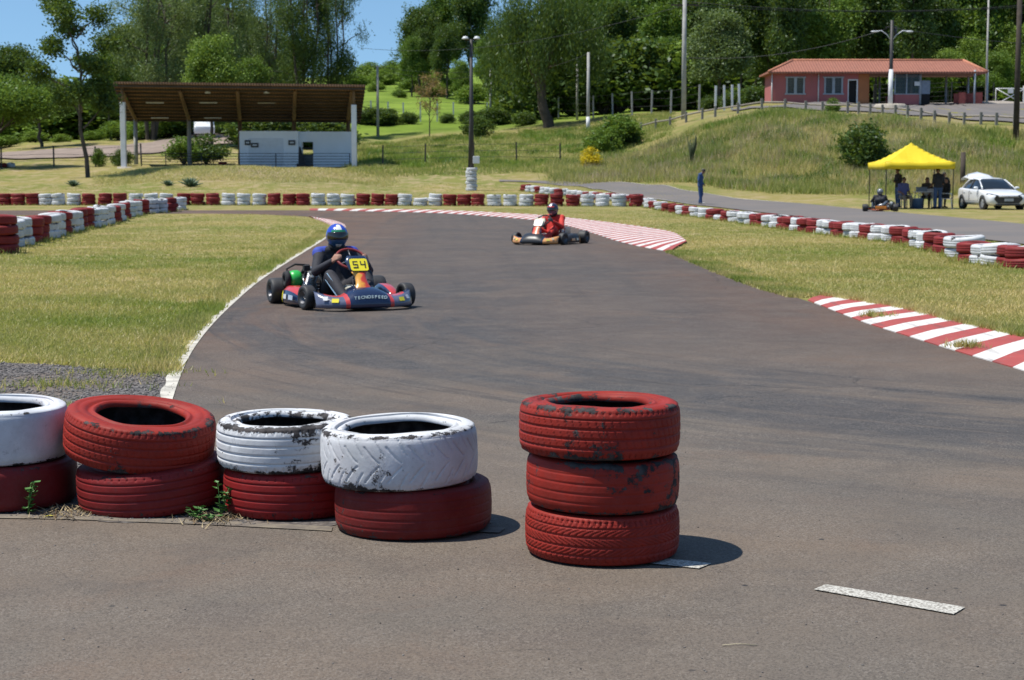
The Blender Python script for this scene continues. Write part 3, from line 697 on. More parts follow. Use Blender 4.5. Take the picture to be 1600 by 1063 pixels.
for v in range(3):
    FM['R', v] = far_mesh('tyre', paint_mat('far_red_paint', (.25, .026, .026), RUB, 40 + v * 7, .70 - v * .02, 7), v * 1.9)
    FM['W', v] = far_mesh('tyre', paint_mat('far_white_paint', (.68, .69, .71), RUB, 70 + v * 7, .68 - v * .03, 7, (.55, .55, .55)), v * 1.9 + .7)
ONES = ['', 'first', 'second', 'third', 'fourth', 'fifth', 'sixth', 'seventh', 'eighth', 'ninth', 'tenth', 'eleventh', 'twelfth', 'thirteenth', 'fourteenth', 'fifteenth', 'sixteenth', 'seventeenth', 'eighteenth', 'nineteenth']
TENS = {20: ('twentieth', 'twenty'), 30: ('thirtieth', 'thirty'), 40: ('fortieth', 'forty'), 50: ('fiftieth', 'fifty')}
def ordn(n):
    if n < 20: return ONES[n]
    a, b = TENS[n // 10 * 10]; return a if n % 10 == 0 else b + '-' + ONES[n % 10]
FEET = []
CN = {'R': 'red', 'W': 'white'}
LEV = {1: ['single'], 2: ['bottom', 'top'], 3: ['bottom', 'middle', 'top'], 4: ['bottom', 'second-level', 'third-level', 'top']}
def stack(x, y, cols, n_lab, row, group, dia=.6, hgt=.19, out=None):
    z = Z(x, y); n = len(cols); FEET.append((x, y, z))
    for k, c in enumerate(cols):
        o = add('tyre', FM[c, rnd.randrange(3)]); s = dia / .65 * rnd.uniform(.95, 1.05)
        hs = hgt / .198 * rnd.uniform(.93, 1.04)
        o.location = (x + rnd.uniform(-.03, .03), y + rnd.uniform(-.03, .03), z); o.rotation_euler = (R(rnd.uniform(-2, 2)), R(rnd.uniform(-2.5, 2.5)), rnd.uniform(0, 6.28)); o.scale = (s, s, hs)
        z += .19 * hs
        if out is not None: out.append(o)
        else: tag(o, f'{CN[c]} {LEV[n][k]} tyre of the {ordn(n_lab)} stack {row}', 'tyre', group)
FAR = [(-17, 'RRR'), (7, 'RRR'), (28, 'RRR'), (51, 'RRR'), (72, 'WWW'), (92, 'WWW'), (116, 'WWW'), (139, 'RRR'), (164, 'RRR'), (188, 'RRR'), (213, 'WWW'), (237, 'WWW'), (261, 'WWW'), (287, 'RRR'), (309, 'RRR'), (333, 'RRR'), (357, 'WWW'), (381, 'WWW'), (405, 'WWW'), (428, 'RRR'), (452, 'RRR'), (474, 'RRR'), (497, 'WWW'), (521, 'WWW'), (544, 'WWW'), (568, 'RRR'), (590, 'RRR'), (612, 'RRR'), (633, 'WWW'), (657, 'WW'), (680, 'WWW'), (702, 'RRR'), (725, 'RRR'), (747, 'RRR'), (772, 'WWW'), (797, 'WWW'), (822, 'WWW'), (846, 'RRR'), (870, 'RRR'), (895, 'RRR'), (918, 'WWW'), (941, 'WWW'), (967, 'WWW'), (994, 'RRR')]
for i, (px, cc) in enumerate(FAR):
    p = gnd(px, 321.0 + max(0, px - 400) * .0035); stack(p.x, p.y, cc, i + 1, 'from the left in the far straight row', 'tyres in the far straight row', .66, .195)
LEFT = [(3, 399, 'RRRR'), (14, 389, 'WWW'), (30, 386, 'WWW'), (44, 382, 'RRR'), (57, 379, 'RRR'), (73, 375.5, 'WWW'), (83, 372, 'WWW'), (94, 368, 'RRR'), (104, 366, 'WWW'), (113, 364, 'WWW'), (121, 361.5, 'RRR'), (131, 359.5, 'RRR'), (141, 358.5, 'WWW'), (153, 356, 'WWW'), (164, 353.5, 'WWW'), (174, 351, 'RRR'), (181, 348.5, 'WWW'), (190, 344.5, 'RRR'), (200, 341.5, 'WWW'), (210, 339.5, 'WWW'), (222, 337, 'RRR'), (236, 335.5, 'WWW'), (250, 335, 'WWW'), (265, 333.5, 'RRR'), (281, 330.5, 'WWW')]
for i, (px, py, cc) in enumerate(LEFT):
    p = gnd(px, py - 2); stack(p.x, p.y, cc, i + 1, 'counted along the left diagonal wall', 'tyres in the left diagonal wall', .60, .185)
RB = [(45, 'WW'), (60, 'RR'), (88, 'WW'), (118, 'RR'), (150, 'RR'), (178, 'WW'), (205, 'RR'), (240, 'WW'), (275, 'WW'), (310, 'RR'), (345, 'W'), (375, 'RR'), (405, 'WW'), (445, 'WW'), (470, 'WW'), (500, 'RR'), (525, 'RR'), (548, 'WW'), (580, 'WW'), (612, 'RR'), (640, 'RR'), (675, 'WW'), (705, 'RR'), (745, 'RR'), (785, 'WW'), (812, 'WW'), (840, 'RR'), (865, 'RR'), (900, 'WW'), (930, 'WW'), (965, 'RR'), (1010, 'WW'), (1060, 'WW'), (1105, 'RR'), (1150, 'RR'), (1180, 'WW'), (1215, 'WW'), (1250, 'RR'), (1290, 'RR'), (1345, 'WW'), (1400, 'RR'), (1450, 'WW'), (1500, 'WW'), (1560, 'RR'), (1600, 'RR'), (1650, 'WW')]
for i, (cx, cc) in enumerate(RB):
    px = 1000 + cx / 2.667; py = np.interp(cx, [45, 200, 450, 700, 900, 1100, 1300, 1400, 1600], [325, 337, 350, 362.5, 372, 380, 397, 411, 420])
    p = gnd(px, py); big = cx == 1345
    stack(p.x, p.y, cc, i + 1, 'counted towards the camera along the right wall', 'tyres in the long right wall', .66 if big else .58, .2 if big else .172)
SEC = [(821, 300, 'RR'), (829, 301, 'WW'), (837, 302, 'WW'), (843, 303, 'RR'), (851, 304, 'WW'), (859, 305, 'WW'), (867, 306, 'WW'), (874, 307, 'RR'), (880, 307, 'WW'), (893, 309, 'WW'), (901, 310, 'WW'), (910, 311, 'RW'), (918, 312, 'RR'), (925, 312, 'WW'), (935, 313, 'RR'), (945, 314, 'WW'), (955, 315, 'WR'), (962, 315, 'RR'), (975, 317, 'WW'), (984, 318, 'RR'), (993, 319, 'WW'), (1003, 321, 'RR'), (1012, 323, 'WW')]
sec = []
for i, (px, py, cc) in enumerate(SEC):
    p = gnd(px, py - 1); stack(p.x, p.y, cc, i + 1, '', '', .6, .19, out=sec)
allv = MB()
vs, fs, mi, wr_, b = [], [], [], [], 0
for o in sec:
    me = o.data; n = len(me.vertices); co = np.empty(n * 3, np.float32); me.vertices.foreach_get('co', co); co = co.reshape(-1, 3)
    M_ = np.array(Matrix.LocRotScale(o.location, o.rotation_euler, o.scale)); vs.append(co @ M_[:3, :3].T + M_[:3, 3])
    f_ = np.empty(len(me.polygons) * 4, np.int32); me.polygons.foreach_get('vertices', f_) if False else me.loops.foreach_get('vertex_index', f_)
    fs.append(f_.reshape(-1, 4) + b); mi.append(np.full(len(f_) // 4, 0 if 'red' in me.materials[0].name else 1)); b += n
    a_ = np.empty(n, np.float32); me.attributes['wear'].data.foreach_get('value', a_); wr_.append(a_); bpy.data.objects.remove(o)
tag(add('distant_tyres', mesh_np('distant_tyres', np.concatenate(vs), np.concatenate(fs), [FM['R', 0].materials[0], FM['W', 0].materials[0]], np.concatenate(mi), True, {'wear': np.concatenate(wr_)})), 'low red and white tyre wall between the far row and the pit road', 'tyres', kind='stuff')

fp = []
for x, y, z in FEET:
    for _ in range(26): a = rnd.uniform(0, 6.28); q_ = rnd.uniform(.27, .42); fp.append((x + math.cos(a) * q_, y + math.sin(a) * q_, z))
blades('grass', np.array(fp), .11, .022, 5, .7, GR, 'unmown grass growing around the foot of the tyre walls', .04, lambda P: rng.random(len(P)) * .7)
# ================================================================== TREES
BARK = simple('tree_bark', (.085, .068, .052), .95, var=.35, scale=3, bump=.5)
BARKL = simple('pale_tree_bark', (.16, .135, .11), .95, var=.35, scale=3, bump=.5)
def leaf_mat(name, a, b, tr=.28): return tint_mat(name, a, b, transl=tr)
LM = {'dark': leaf_mat('dark_leaves', (.020, .043, .011), (.10, .165, .036)),
      'mid': leaf_mat('mid_green_leaves', (.036, .080, .013), (.20, .31, .05)),
      'light': leaf_mat('light_green_leaves', (.065, .125, .018), (.28, .39, .07)),
      'grey': leaf_mat('grey_green_leaves', (.045, .076, .028), (.22, .285, .11)),
      'dry': leaf_mat('reddish_leaves', (.20, .10, .05), (.38, .25, .12)),
      'yellow': leaf_mat('yellow_flowers', (.35, .30, .02), (1.0, .72, .02))}
def crown_mesh(name, seed, blobs, nc, k, size, mat, droop=0.0, gap=.42, spread=.35, vertical=0.0):
    r = np.random.default_rng(seed); B = np.array(blobs, float)
    wgt = (B[:, 3] * B[:, 4] * B[:, 5]) ** .66; wgt /= wgt.sum()
    M_ = int(nc * 1.9); bi = r.choice(len(B), M_, p=wgt); d = r.normal(size=(M_, 3)); d /= np.linalg.norm(d, axis=1)[:, None]
    rad = 1 - np.abs(r.normal(0, .30, M_)).clip(0, .9)
    lump = 1 + .26 * np.sin(d[:, 0] * 5 + seed + bi) * np.sin(d[:, 1] * 5.3 + bi * 2) + .12 * np.sin(d[:, 2] * 9 + bi)
    C = B[bi, :3] + d * B[bi, 3:6] * (rad * lump)[:, None]
    s_ = 2.2 / max(B[:, 3].mean(), .01)
    nz = .5 + .25 * (np.sin(C[:, 0] * s_ * 1.1 + 2 * np.sin(C[:, 1] * s_ * .9 + seed)) + np.sin(C[:, 2] * s_ * 1.3 + 2 * np.sin(C[:, 0] * s_ * .8 + seed * 2)))
    C = C[nz > gap * r.uniform(.5, 1.1, M_)][:nc]; n = len(C)
    clt = r.beta(1.1, 1.2, n)
    C = np.repeat(C, k, 0); N = len(C)
    off_ = r.normal(0, spread, (N, 3)); off_[:, 2] *= .6 + droop * 1.6; off_[:, 2] -= droop * np.abs(r.normal(0, spread * 1.5, N))
    C = C + off_
    a = r.normal(size=(N, 3)); a[:, 2] = a[:, 2] * (.5) - vertical * 2.2; a /= np.linalg.norm(a, axis=1)[:, None]
    b = np.cross(a, r.normal(size=(N, 3))); b /= np.linalg.norm(b, axis=1)[:, None]
    L = (size * r.uniform(.6, 1.4, N))[:, None]; W_ = L * (.5 if not vertical else .22)
    V = np.stack([C - a * L * .5, C + b * W_ * .5, C + a * L * .5, C - b * W_ * .5], 1).reshape(-1, 3)
    Fc = np.arange(N * 4).reshape(-1, 4); t = np.clip(np.repeat(clt, k) * .75 + r.uniform(-.1, .35, N), 0, 1)
    return mesh_np(name, V, Fc, mat, attrs={'tint': np.repeat(t, 4)})
def limb(mb, p0, p1, r0, r1, rn, seg=7, wob=.06, n=5):
    p0, p1 = Vector(p0), Vector(p1); L = (p1 - p0).length; pts = []; rs = []
    for i in range(n + 1):
        t = i / n; q = p0.lerp(p1, t); w_ = wob * L * math.sin(math.pi * t)
        q += Vector((rn.uniform(-1, 1), rn.uniform(-1, 1), rn.uniform(-.5, .5))) * w_; pts.append(q); rs.append(r0 + (r1 - r0) * t)
    mb.tube(pts, rs, seg, cap=False); return pts
TREES = {}
def make_type(kind, seed):
    """unit trees about 10 m tall, origin at the foot"""
    rn = random.Random(seed); mb = MB(); bl = []
    if kind == 'round':
        top = (rn.uniform(-.3, .3), rn.uniform(-.3, .3), 5.2); limb(mb, (0, 0, -.4), top, .24, .13, rn)
        for i in range(9):
            a = i * 2.4; h = rn.uniform(4.2, 8.2); rr = rn.uniform(1.2, 2.9) * (1 - (h - 4) / 9)
            c = (math.cos(a) * rr, math.sin(a) * rr, h); limb(mb, (top[0] * .6, top[1] * .6, 2.6 + i * .25), c, .10, .03, rn, 5); bl.append((*c, rn.uniform(1.4, 2.0), rn.uniform(1.4, 2.0), rn.uniform(1.1, 1.5)))
        for i in range(12): a = rn.uniform(0, 6.28); h = rn.uniform(3.4, 9.6); rr = rn.uniform(2.2, 3.6) * (1.25 - h / 13); bl.append((math.cos(a) * rr, math.sin(a) * rr, h, *[rn.uniform(.5, .95)] * 2, rn.uniform(.4, .7)))
        bl.append((0, 0, 8.4, 1.7, 1.7, 1.3)); me = lambda m: crown_mesh('crown', seed, bl, 4200, 6, .27, m, gap=.36, spread=.42)
    elif kind == 'wide':
        limb(mb, (0, 0, -.4), (.5, 0, 3.2), .26, .18, rn); bl = []
        for i in range(12):
            a = i * 2.4; rr = 1 + 3.6 * ((i + 1) / 12) ** .7; h = 6.2 - rr * .28 + rn.uniform(-.6, 1.4)
            c = (math.cos(a) * rr, math.sin(a) * rr, h); limb(mb, (.4, 0, 2.8), c, .12, .03, rn, 5); bl.append((*c, rn.uniform(1.5, 2.1), rn.uniform(1.5, 2.1), rn.uniform(.8, 1.2)))
        me = lambda m: crown_mesh('crown', seed, bl, 4600, 6, .26, m, gap=.36, spread=.42)
    elif kind == 'open':     # airy tree with separate foliage pads
        pts = limb(mb, (0, 0, -.4), (-.5, 0, 7.4), .17, .06, rn, wob=.03)
        for i in range(13):
            h = 3.6 + i * .46; a = i * 2.3; rr = rn.uniform(1.2, 2.6) * (1.1 - abs(h - 5.8) / 7); c = (-.5 * h / 7.4 + math.cos(a) * rr, math.sin(a) * rr, h + rn.uniform(.2, .9))
            limb(mb, (-.5 * h / 7.4, 0, h - .8), c, .07, .02, rn, 5); bl.append((*c, rn.uniform(.7, 1.15), rn.uniform(.7, 1.15), rn.uniform(.45, .7)))
        me = lambda m: crown_mesh('crown', seed, bl, 2600, 6, .21, m, gap=.45, spread=.25)
    elif kind == 'euc':      # tall, several leaning trunks, wispy drooping foliage
        for j in range(4):
            x, y = rn.uniform(-.9, .9), rn.uniform(-.5, .5); tx, ty = x * 3.4 + rn.uniform(-.6, .6), y * 2; th_ = rn.uniform(8, 10)
            limb(mb, (x * .6, y * .6, -.4), (tx, ty, th_), .15, .04, rn, wob=.03)
            for i in range(7):
                h = th_ * (.30 + .1 * i); f_ = h / th_; a = rn.uniform(0, 6.28); rr = rn.uniform(.6, 2.3); c = (x * .6 + (tx - x * .6) * f_ + math.cos(a) * rr, ty * f_ + math.sin(a) * rr, h + rn.uniform(.1, .8))
                limb(mb, (x * .6 + (tx - x * .6) * f_, ty * f_, h - .3), c, .045, .012, rn, 4); bl.append((*c, rn.uniform(.55, .95), rn.uniform(.55, .95), rn.uniform(.4, .75)))
        me = lambda m: crown_mesh('crown', seed, bl, 3400, 6, .22, m, droop=.35, gap=.46, spread=.28, vertical=.3)
    elif kind == 'willow':
        limb(mb, (.3, 0, -.4), (-.2, 0, 3.4), .42, .26, rn); limb(mb, (0, 0, 1.0), (-1.2, .2, 4.4), .22, .12, rn)
        for i in range(16):
            a = i * 2.4; rr = 3.1 * ((i + 1) / 16) ** .6; h = 7.6 - rr * .55 + rn.uniform(-1, .8); c = (math.cos(a) * rr, math.sin(a) * rr, h); limb(mb, (-.2, 0, 3.2), c, .1, .03, rn, 5)
            bl.append((*c, rn.uniform(.9, 1.3), rn.uniform(.9, 1.3), rn.uniform(1.3, 2.2)))
        for i in range(10): a = i * .63 + .2; rr = rn.uniform(3.0, 3.9); bl.append((math.cos(a) * rr, math.sin(a) * rr, rn.uniform(4.0, 5.2), .7, .7, 1.3))
        me = lambda m: crown_mesh('crown', seed, bl, 5600, 6, .27, m, droop=1.2, gap=.3, spread=.26, vertical=1.0)
    elif kind == 'forest':   # slim tall trunk with high dense crown
        limb(mb, (0, 0, -.4), (rn.uniform(-.3, .3), 0, 7.6), .15, .07, rn, wob=.02)
        for i in range(9):
            a = i * 2.4; h = rn.uniform(3.8, 8.8); rr = rn.uniform(.5, 1.9) * (1.15 - abs(h - 6.2) / 5); c = (math.cos(a) * rr, math.sin(a) * rr, h); limb(mb, (0, 0, h - 1.0), c, .05, .02, rn, 4); bl.append((*c, rn.uniform(1.0, 1.5), rn.uniform(1.0, 1.5), rn.uniform(.9, 1.4)))
        me = lambda m: crown_mesh('crown', seed, bl, 3400, 6, .25, m, gap=.36, spread=.40)
    elif kind == 'thin':
        limb(mb, (0, 0, -.3), (.2, 0, 6.0), .13, .05, rn, wob=.05)
        for i in range(12):
            h = 3.2 + i * .5; a = i * 2.3; rr = rn.uniform(1.0, 2.8) * (1.1 - abs(h - 5.5) / 6); c = (math.cos(a) * rr, math.sin(a) * rr, h + rn.uniform(.4, 1.2))
            limb(mb, (.1, 0, h - 1.0), c, .06, .015, rn, 5); bl.append((*c, .8, .8, .7))
        me = lambda m: crown_mesh('crown', seed, bl, 420, 5, .26, m, gap=.3, spread=.35)
    elif kind == 'bush':
        for i in range(7):
            a = i * .9; limb(mb, (0, 0, -.05), (math.cos(a) * .5, math.sin(a) * .5, .9), .03, .012, rn, 4, n=3); bl.append((math.cos(a) * .42, math.sin(a) * .42, rn.uniform(.35, .85), .42, .42, .38))
        bl.append((0, 0, 1.0, .5, .5, .35)); me = lambda m: crown_mesh('crown', seed, bl, 900, 6, .11, m, gap=.4, spread=.09)
    t = mb.build('trunk', BARK); tm = t.data; bpy.data.objects.remove(t); return tm, me
def tree(kind, seed, px, Y, py_top, label, cm='mid', group=None, wid=1.0, name='tree', cat='tree', base=None, rz=None):
    key = (kind, seed)
    if key not in TREES: TREES[key] = [*make_type(kind, seed), {}]
    tm, mk, cr = TREES[key]
    if cm not in cr: cr[cm] = mk(LM[cm])
    x = (px - 800) / F * Y; z = Z(x, Y) if base is None else base
    h = at(px, py_top, Y).z - z; H0 = 1.3 if kind == 'bush' else 9.6
    s = h / H0
    o = thing(name, label, cat, (x, Y, z), rnd.uniform(0, 6.28) if rz is None else rz, group)
    o.scale = (s * wid, s * wid, s)
    add('trunk', tm, o); add('crown', cr[cm], o); return o
# single trees that can be told apart
tree('open', 3, 141, 112, 12, 'slim dark tree standing alone in the grass left of the shelter', 'dark', name='tree', rz=.3, wid=.86)
tree('wide', 4, -8, 128, 88, 'broad spreading tree with low dark limbs at the far left', 'mid', rz=1)
tree('wide', 4, 70, 165, 96, 'spreading tree behind the dirt road left of the lone slim tree', 'dark', rz=3, wid=.85)
tree('round', 5, 20, 215, 72, 'round dark tree farthest left behind the dirt road', 'dark', wid=.9)
tree('round', 6, 178, 190, 84, 'bushy tree behind the slim tree and the shelter corner', 'mid', wid=.7)
tree('euc', 7, 235, 170, -60, 'very tall wispy tree behind the left end of the shelter', 'grey', wid=.85)
tree('euc', 8, 300, 180, -95, 'tall leaning eucalyptus over the left half of the shelter', 'grey', wid=.85)
tree('round', 9, 335, 152, 58, 'pale green leafy tree directly behind the shelter roof', 'light', wid=.72)
tree('euc', 8, 365, 195, -80, 'tall loose eucalyptus over the middle of the shelter', 'grey', wid=.7, rz=2)
tree('euc', 7, 425, 205, -40, 'slender eucalyptus between the leafy tree and the clustered trunks', 'grey', wid=.6, rz=4)
tree('euc', 11, 480, 180, -90, 'multi-trunked eucalyptus behind the right half of the shelter', 'dark', wid=.62, rz=.5)
tree('euc', 12, 522, 183, -50, 'dark multi-trunked eucalyptus with hanging twigs beside the open sky', 'dark', wid=.55, rz=1.2)
tree('round', 5, 400, 172, 92, 'low round tree behind the white block roof', 'mid', wid=.7)
tree('round', 6, 300, 185, 95, 'low bushy tree seen behind the shelter rafters', 'mid', wid=.7)
tree('thin', 10, 672, 172, 114, 'small sparse reddish tree on the slope by the fence posts', 'dry', wid=.85, name='sapling')
tree('willow', 13, 850, 178, -40, 'big weeping tree with a thick forked trunk and hanging foliage', 'dark', wid=.95, rz=0)
tree('willow', 13, 795, 200, 5, 'weeping tree half hidden behind the big weeping tree', 'dark', wid=.6, rz=2)
tree('round', 9, 1120, 168, 18, 'round grey-green tree left of the pink house behind the tall pole', 'grey', wid=.9)
tree('round', 5, 1190, 178, 42, 'dark tree touching the left end of the pink house roof', 'dark', wid=.7)
# hill top clump left of the weeping tree
G1 = 'trees on the hilltop between the open sky and the weeping tree'
for px, Y, py, cm, k, sd_ in [(656, 262, 12, 'dark', 'round', 5), (645, 255, 60, 'mid', 'round', 6), (690, 268, -10, 'mid', 'round', 6), (735, 262, -30, 'dark', 'round', 5), (700, 250, 40, 'dark', 'round', 9), (665, 258, 45, 'dark', 'round', 5), (760, 246, 60, 'mid', 'round', 6), (720, 238, 95, 'light', 'round', 9)]:
    tree(k, sd_, px, Y, py, 'broad leafy tree on the hilltop right of the open sky', cm, G1, wid=rnd.uniform(.6, .75))
G2 = 'trees of the wood behind the embankment fence'
for px, Y, py, cm, k, sd_ in [(925, 250, -30, 'mid', 'round', 5), (960, 230, 5, 'dark', 'round', 6), (905, 225, 50, 'mid', 'round', 9), (1000, 240, -40, 'mid', 'round', 5), (1035, 225, 10, 'mid', 'round', 6), (1070, 245, -60, 'dark', 'round', 9), (985, 215, 75, 'light', 'round', 9), (1040, 208, 60, 'mid', 'round', 5), (940, 212, 110, 'light', 'round', 6), (1095, 232, -20, 'dark', 'round', 6), (890, 262, 10, 'dark', 'round', 6), (1020, 205, 110, 'mid', 'round', 9), (965, 205, 130, 'mid', 'round', 5), (1010, 270, -50, 'dark', 'round', 5), (880, 235, 95, 'mid', 'round', 5)]:
    tree(k, sd_, px, Y, py, 'leafy tree of the wood between the weeping tree and the pink house', cm, G2, wid=rnd.uniform(.7, .9))
G3 = 'tall trees of the dark wood behind the pink house'
i = 0
for row, Y in enumerate((172, 186, 205, 228)):
    for px in range(1150 + row * 17, 1700, 44 if row < 2 else 52):
        i += 1
        pxx = px + rnd.uniform(-12, 12)
        if row == 0 and (1440 < pxx): continue
        if row == 1 and 1450 < pxx < 1600 and i % 2: continue
        tree('forest', 20 + i % 4, pxx, Y + rnd.uniform(-5, 5), rnd.uniform(-120, -30) - row * 25, 'tall straight-trunked tree of the dark wood behind the pink house', 'dark' if rnd.random() < .7 else 'mid', G3, wid=rnd.uniform(.55, .75))
G4 = 'bright leafy trees above the gate'
for px, Y, py, k_ in [(1475, 176, 78, 'light'), (1510, 182, 60, 'light'), (1550, 178, 82, 'mid'), (1590, 185, 40, 'light'), (1640, 180, 30, 'mid'), (1500, 215, 20, 'mid'), (1570, 214, 0, 'light')]:
    tree('round', 9 if k_ == 'light' else 6, px, Y, py, 'bright leafy tree above the white gate at the right', k_, G4, wid=.95)
G5 = 'dark bushes along the foot of the wood'
for px, Y, py in [(605, 196, 170), (640, 196, 176), (580, 196, 168), (700, 197, 178), (760, 194, 172), (775, 192, 168), (735, 196, 174), (820, 186, 175), (1150, 160, 140), (1180, 158, 135), (1110, 165, 150), (450, 150, 178), (400, 150, 180), (510, 152, 176)]:
    tree('bush', 31, px, Y, py, 'dark bush growing along the upper edge of the slope', 'dark', G5, wid=1.5, name='bush', cat='bush')
G6 = 'leafy bushes lining the dirt road'
for px, Y, py, cm in [(40, 195, 165, 'dark'), (95, 198, 150, 'mid'), (160, 200, 155, 'dark'), (5, 192, 170, 'mid'), (210, 198, 150, 'dark'), (265, 195, 155, 'mid'), (320, 195, 160, 'dark'), (60, 185, 205, 'light'), (100, 182, 210, 'light'), (20, 178, 212, 'mid'), (150, 186, 205, 'mid'), (190, 184, 190, 'mid'), (235, 180, 180, 'light'), (270, 176, 185, 'dark'), (225, 172, 195, 'mid'), (250, 176, 170, 'mid'), (330, 182, 185, 'light'), (300, 178, 182, 'dark'), (-20, 176, 205, 'mid'), (350, 176, 195, 'dark')]:
    tree('bush', 32, px, Y, py, 'leafy bush at the far side of the dirt road', cm, G6, wid=1.9, name='bush', cat='bush')
G7 = 'shrubs on the bright green hill'
for px, Y, py in [(600, 290, 110), (615, 300, 104), (590, 270, 128), (645, 270, 120), (660, 285, 110), (625, 250, 140), (570, 300, 105), (680, 255, 128), (700, 262, 118), (580, 330, 98), (640, 320, 96), (615, 330, 96), (555, 280, 115), (740, 235, 132), (800, 225, 130)]:
    tree('bush', 33, px, Y, py, 'green shrub on the bright hillside beneath the open sky', 'mid' if px % 2 else 'light', G7, wid=1.6, name='bush', cat='bush')
G8 = 'undergrowth trees filling the dark wood'
for k in range(74):
    px = 860 + k * 12.0 + rnd.uniform(-8, 8); Y = rnd.choice([196, 212, 234]); zf = Z((px - 800) / F * Y, Y)
    if 1440 < px < 1600 and Y < 200: Y = 212
    tree('bush', 32 if k % 2 else 33, px, Y, rnd.uniform(58, 125) if Y < 230 else rnd.uniform(10, 60), 'thick leafy undergrowth in the wood behind the fence and the pink house', rnd.choice(['mid', 'dark', 'dark', 'light'] if px < 1130 else ['dark', 'dark', 'mid']), G8, wid=1.15, name='bush', cat='bush')
G9 = 'undergrowth trees behind the dirt road'
for k in range(26):
    px = -60 + k * 21 + rnd.uniform(-8, 8); Y = rnd.choice([206, 222]) if px < 420 else 226
    tree('bush', 32 if k % 2 else 33, px, Y, rnd.uniform(120, 170) if px < 420 else rnd.uniform(150, 180), 'dense bushy growth behind the dirt road and the shelter', rnd.choice(['mid', 'dark', 'dark', 'light']), G9, wid=1.25, name='bush', cat='bush')
G10 = 'trees of the tall stand behind the shelter'
for px, Y, py, cm, k_, sd_ in [(205, 205, 40, 'dark', 'round', 5), (270, 215, -10, 'grey', 'round', 9), (330, 210, 0, 'dark', 'round', 5), (390, 215, 20, 'grey', 'round', 6), (250, 200, 70, 'mid', 'round', 5), (455, 212, 60, 'dark', 'round', 9), (-40, 190, 75, 'mid', 'round', 6), (85, 205, 120, 'dark', 'round', 9)]:
    tree(k_, sd_, px, Y, py, 'leafy tree in the tall stand behind the shelter', cm, G10, wid=.75)
tree('bush', 31, 1347, 101, 194, 'round dark green bush on the embankment left of the yellow tent', 'dark', name='bush', cat='bush', wid=.95)
tree('bush', 32, 966, 126, 180, 'largest green bush at the top of the slope below the white posts', 'mid', name='bush', cat='bush', wid=1.1)
tree('bush', 33, 940, 124, 203, 'low bush left of the largest slope bush', 'mid', name='bush', cat='bush', wid=1.2)
tree('bush', 32, 990, 126, 208, 'low dark bush right of the largest slope bush', 'dark', name='bush', cat='bush', wid=1.1)
tree('bush', 34, 921, 114, 231, 'yellow flowering bush on the slope', 'yellow', name='flowering_bush', cat='bush', wid=.85)
tree('bush', 33, 195, 126, 234, 'dark spiky bush beside the front left post of the shelter', 'dark', name='bush', cat='bush', wid=1.1)
tree('bush', 33, 158, 128, 233, 'small green bush right of the lone slim tree', 'mid', name='bush', cat='bush', wid=.7)
tree('bush', 32, 290, 135, 215, 'green leafy bush under the left half of the shelter', 'mid', name='bush', cat='bush', wid=1.1)
tree('bush', 34, 325, 137, 212, 'dark leafy bush next to the white block', 'dark', name='bush', cat='bush', wid=1.2)
tree('bush', 34, 1297, 124, 154, 'small bush in front of the pink house wall', 'mid', name='bush', cat='bush', wid=.9)
tree('bush', 33, 748, 165, 182, 'small rounded shrub left of the pole stump', 'dark', name='bush', cat='bush', wid=1.2)
# thin broom-like shrub on the bank, agaves
mb = MB()
for k in range(16):
    a = rnd.uniform(0, 6.28); mb.tube([(0, 0, 0), (math.cos(a) * .12, math.sin(a) * .12, .8), (math.cos(a) * .3, math.sin(a) * .2, rnd.uniform(1.2, 1.9))], [.05, .06, .02], 5)
p = gnd(1081, 258); o = mb.build('shrub', simple('dark_twigs', (.04, .055, .02), .9)); o.location = p; tag(o, 'thin dark upright shrub on the bank above the standing person', 'shrub')
for px, py, s, lab in [(297, 292, 1.0, 'large agave plant on the mound before the shelter'), (262, 290, .6, 'small agave plant left of the large agave'), (114, 291, .7, 'dark low plant in the grass below the slim tree')]:
    mb = MB(); AG = simple('agave_green', (.07, .115, .06), .6, var=.3)
    for k in range(26):
        a = k * 2.4; e = .25 + .045 * k; L = s * (.85 - .012 * k); c_, s_ = math.cos(a), math.sin(a)
        mb.tube([(0, 0, 0), (c_ * L * math.cos(e) * .5, s_ * L * math.cos(e) * .5, L * math.sin(e) * .6), (c_ * L * math.cos(e), s_ * L * math.cos(e), L * math.sin(e))], [.03 * s, .065 * s, .006], 5)
    o = mb.build('agave', AG); o.location = gnd(px, py); tag(o, lab, 'plant')
# ================================================================== POLES, FENCES, WIRES
CON = simple('concrete_post', (.36, .35, .33), .9, var=.2, scale=2, bump=.3)
CONW = simple('whitewashed_concrete', (.66, .66, .66), .85, var=.12, scale=2)
DKM = simple('dark_weathered_metal', (.035, .032, .032), .6, var=.3)
DKW = simple('dark_wood_post', (.06, .045, .035), .9, var=.3, bump=.4)
WIRE = simple('black_cable', (.03, .03, .03), .6)
LAMP = simple('lamp_housing', (.62, .63, .65), .4, var=.1)
def pole(px, Y, pyt, r0, r1, label, mat=CON, paint=None, arms=None, base=None):
    x = (px - 800) / F * Y; z = Z(x, Y); h = at(px, pyt, Y).z - z
    o = thing('utility_pole', label, 'pole', (x, Y, z))
    mb = MB(); mb.tube([(0, 0, -.3), (0, 0, h)], [r0, r1], 10); mb.build('shaft', mat, o)
    if paint: mb = MB(); mb.tube([(0, 0, 0), (0, 0, paint)], [r0 + .012, r0 + .008], 10); mb.build('painted_band', CONW, o)
    return o, h
pole(592, 185, 103, .17, .12, 'concrete pole on the slope right of the shelter')
pole(767, 196, 108, .17, .12, 'concrete pole standing behind the floodlight mast')
o, h = pole(901, 185, 96, .14, .10, 'slim concrete lamp pole beside the whitewashed one')
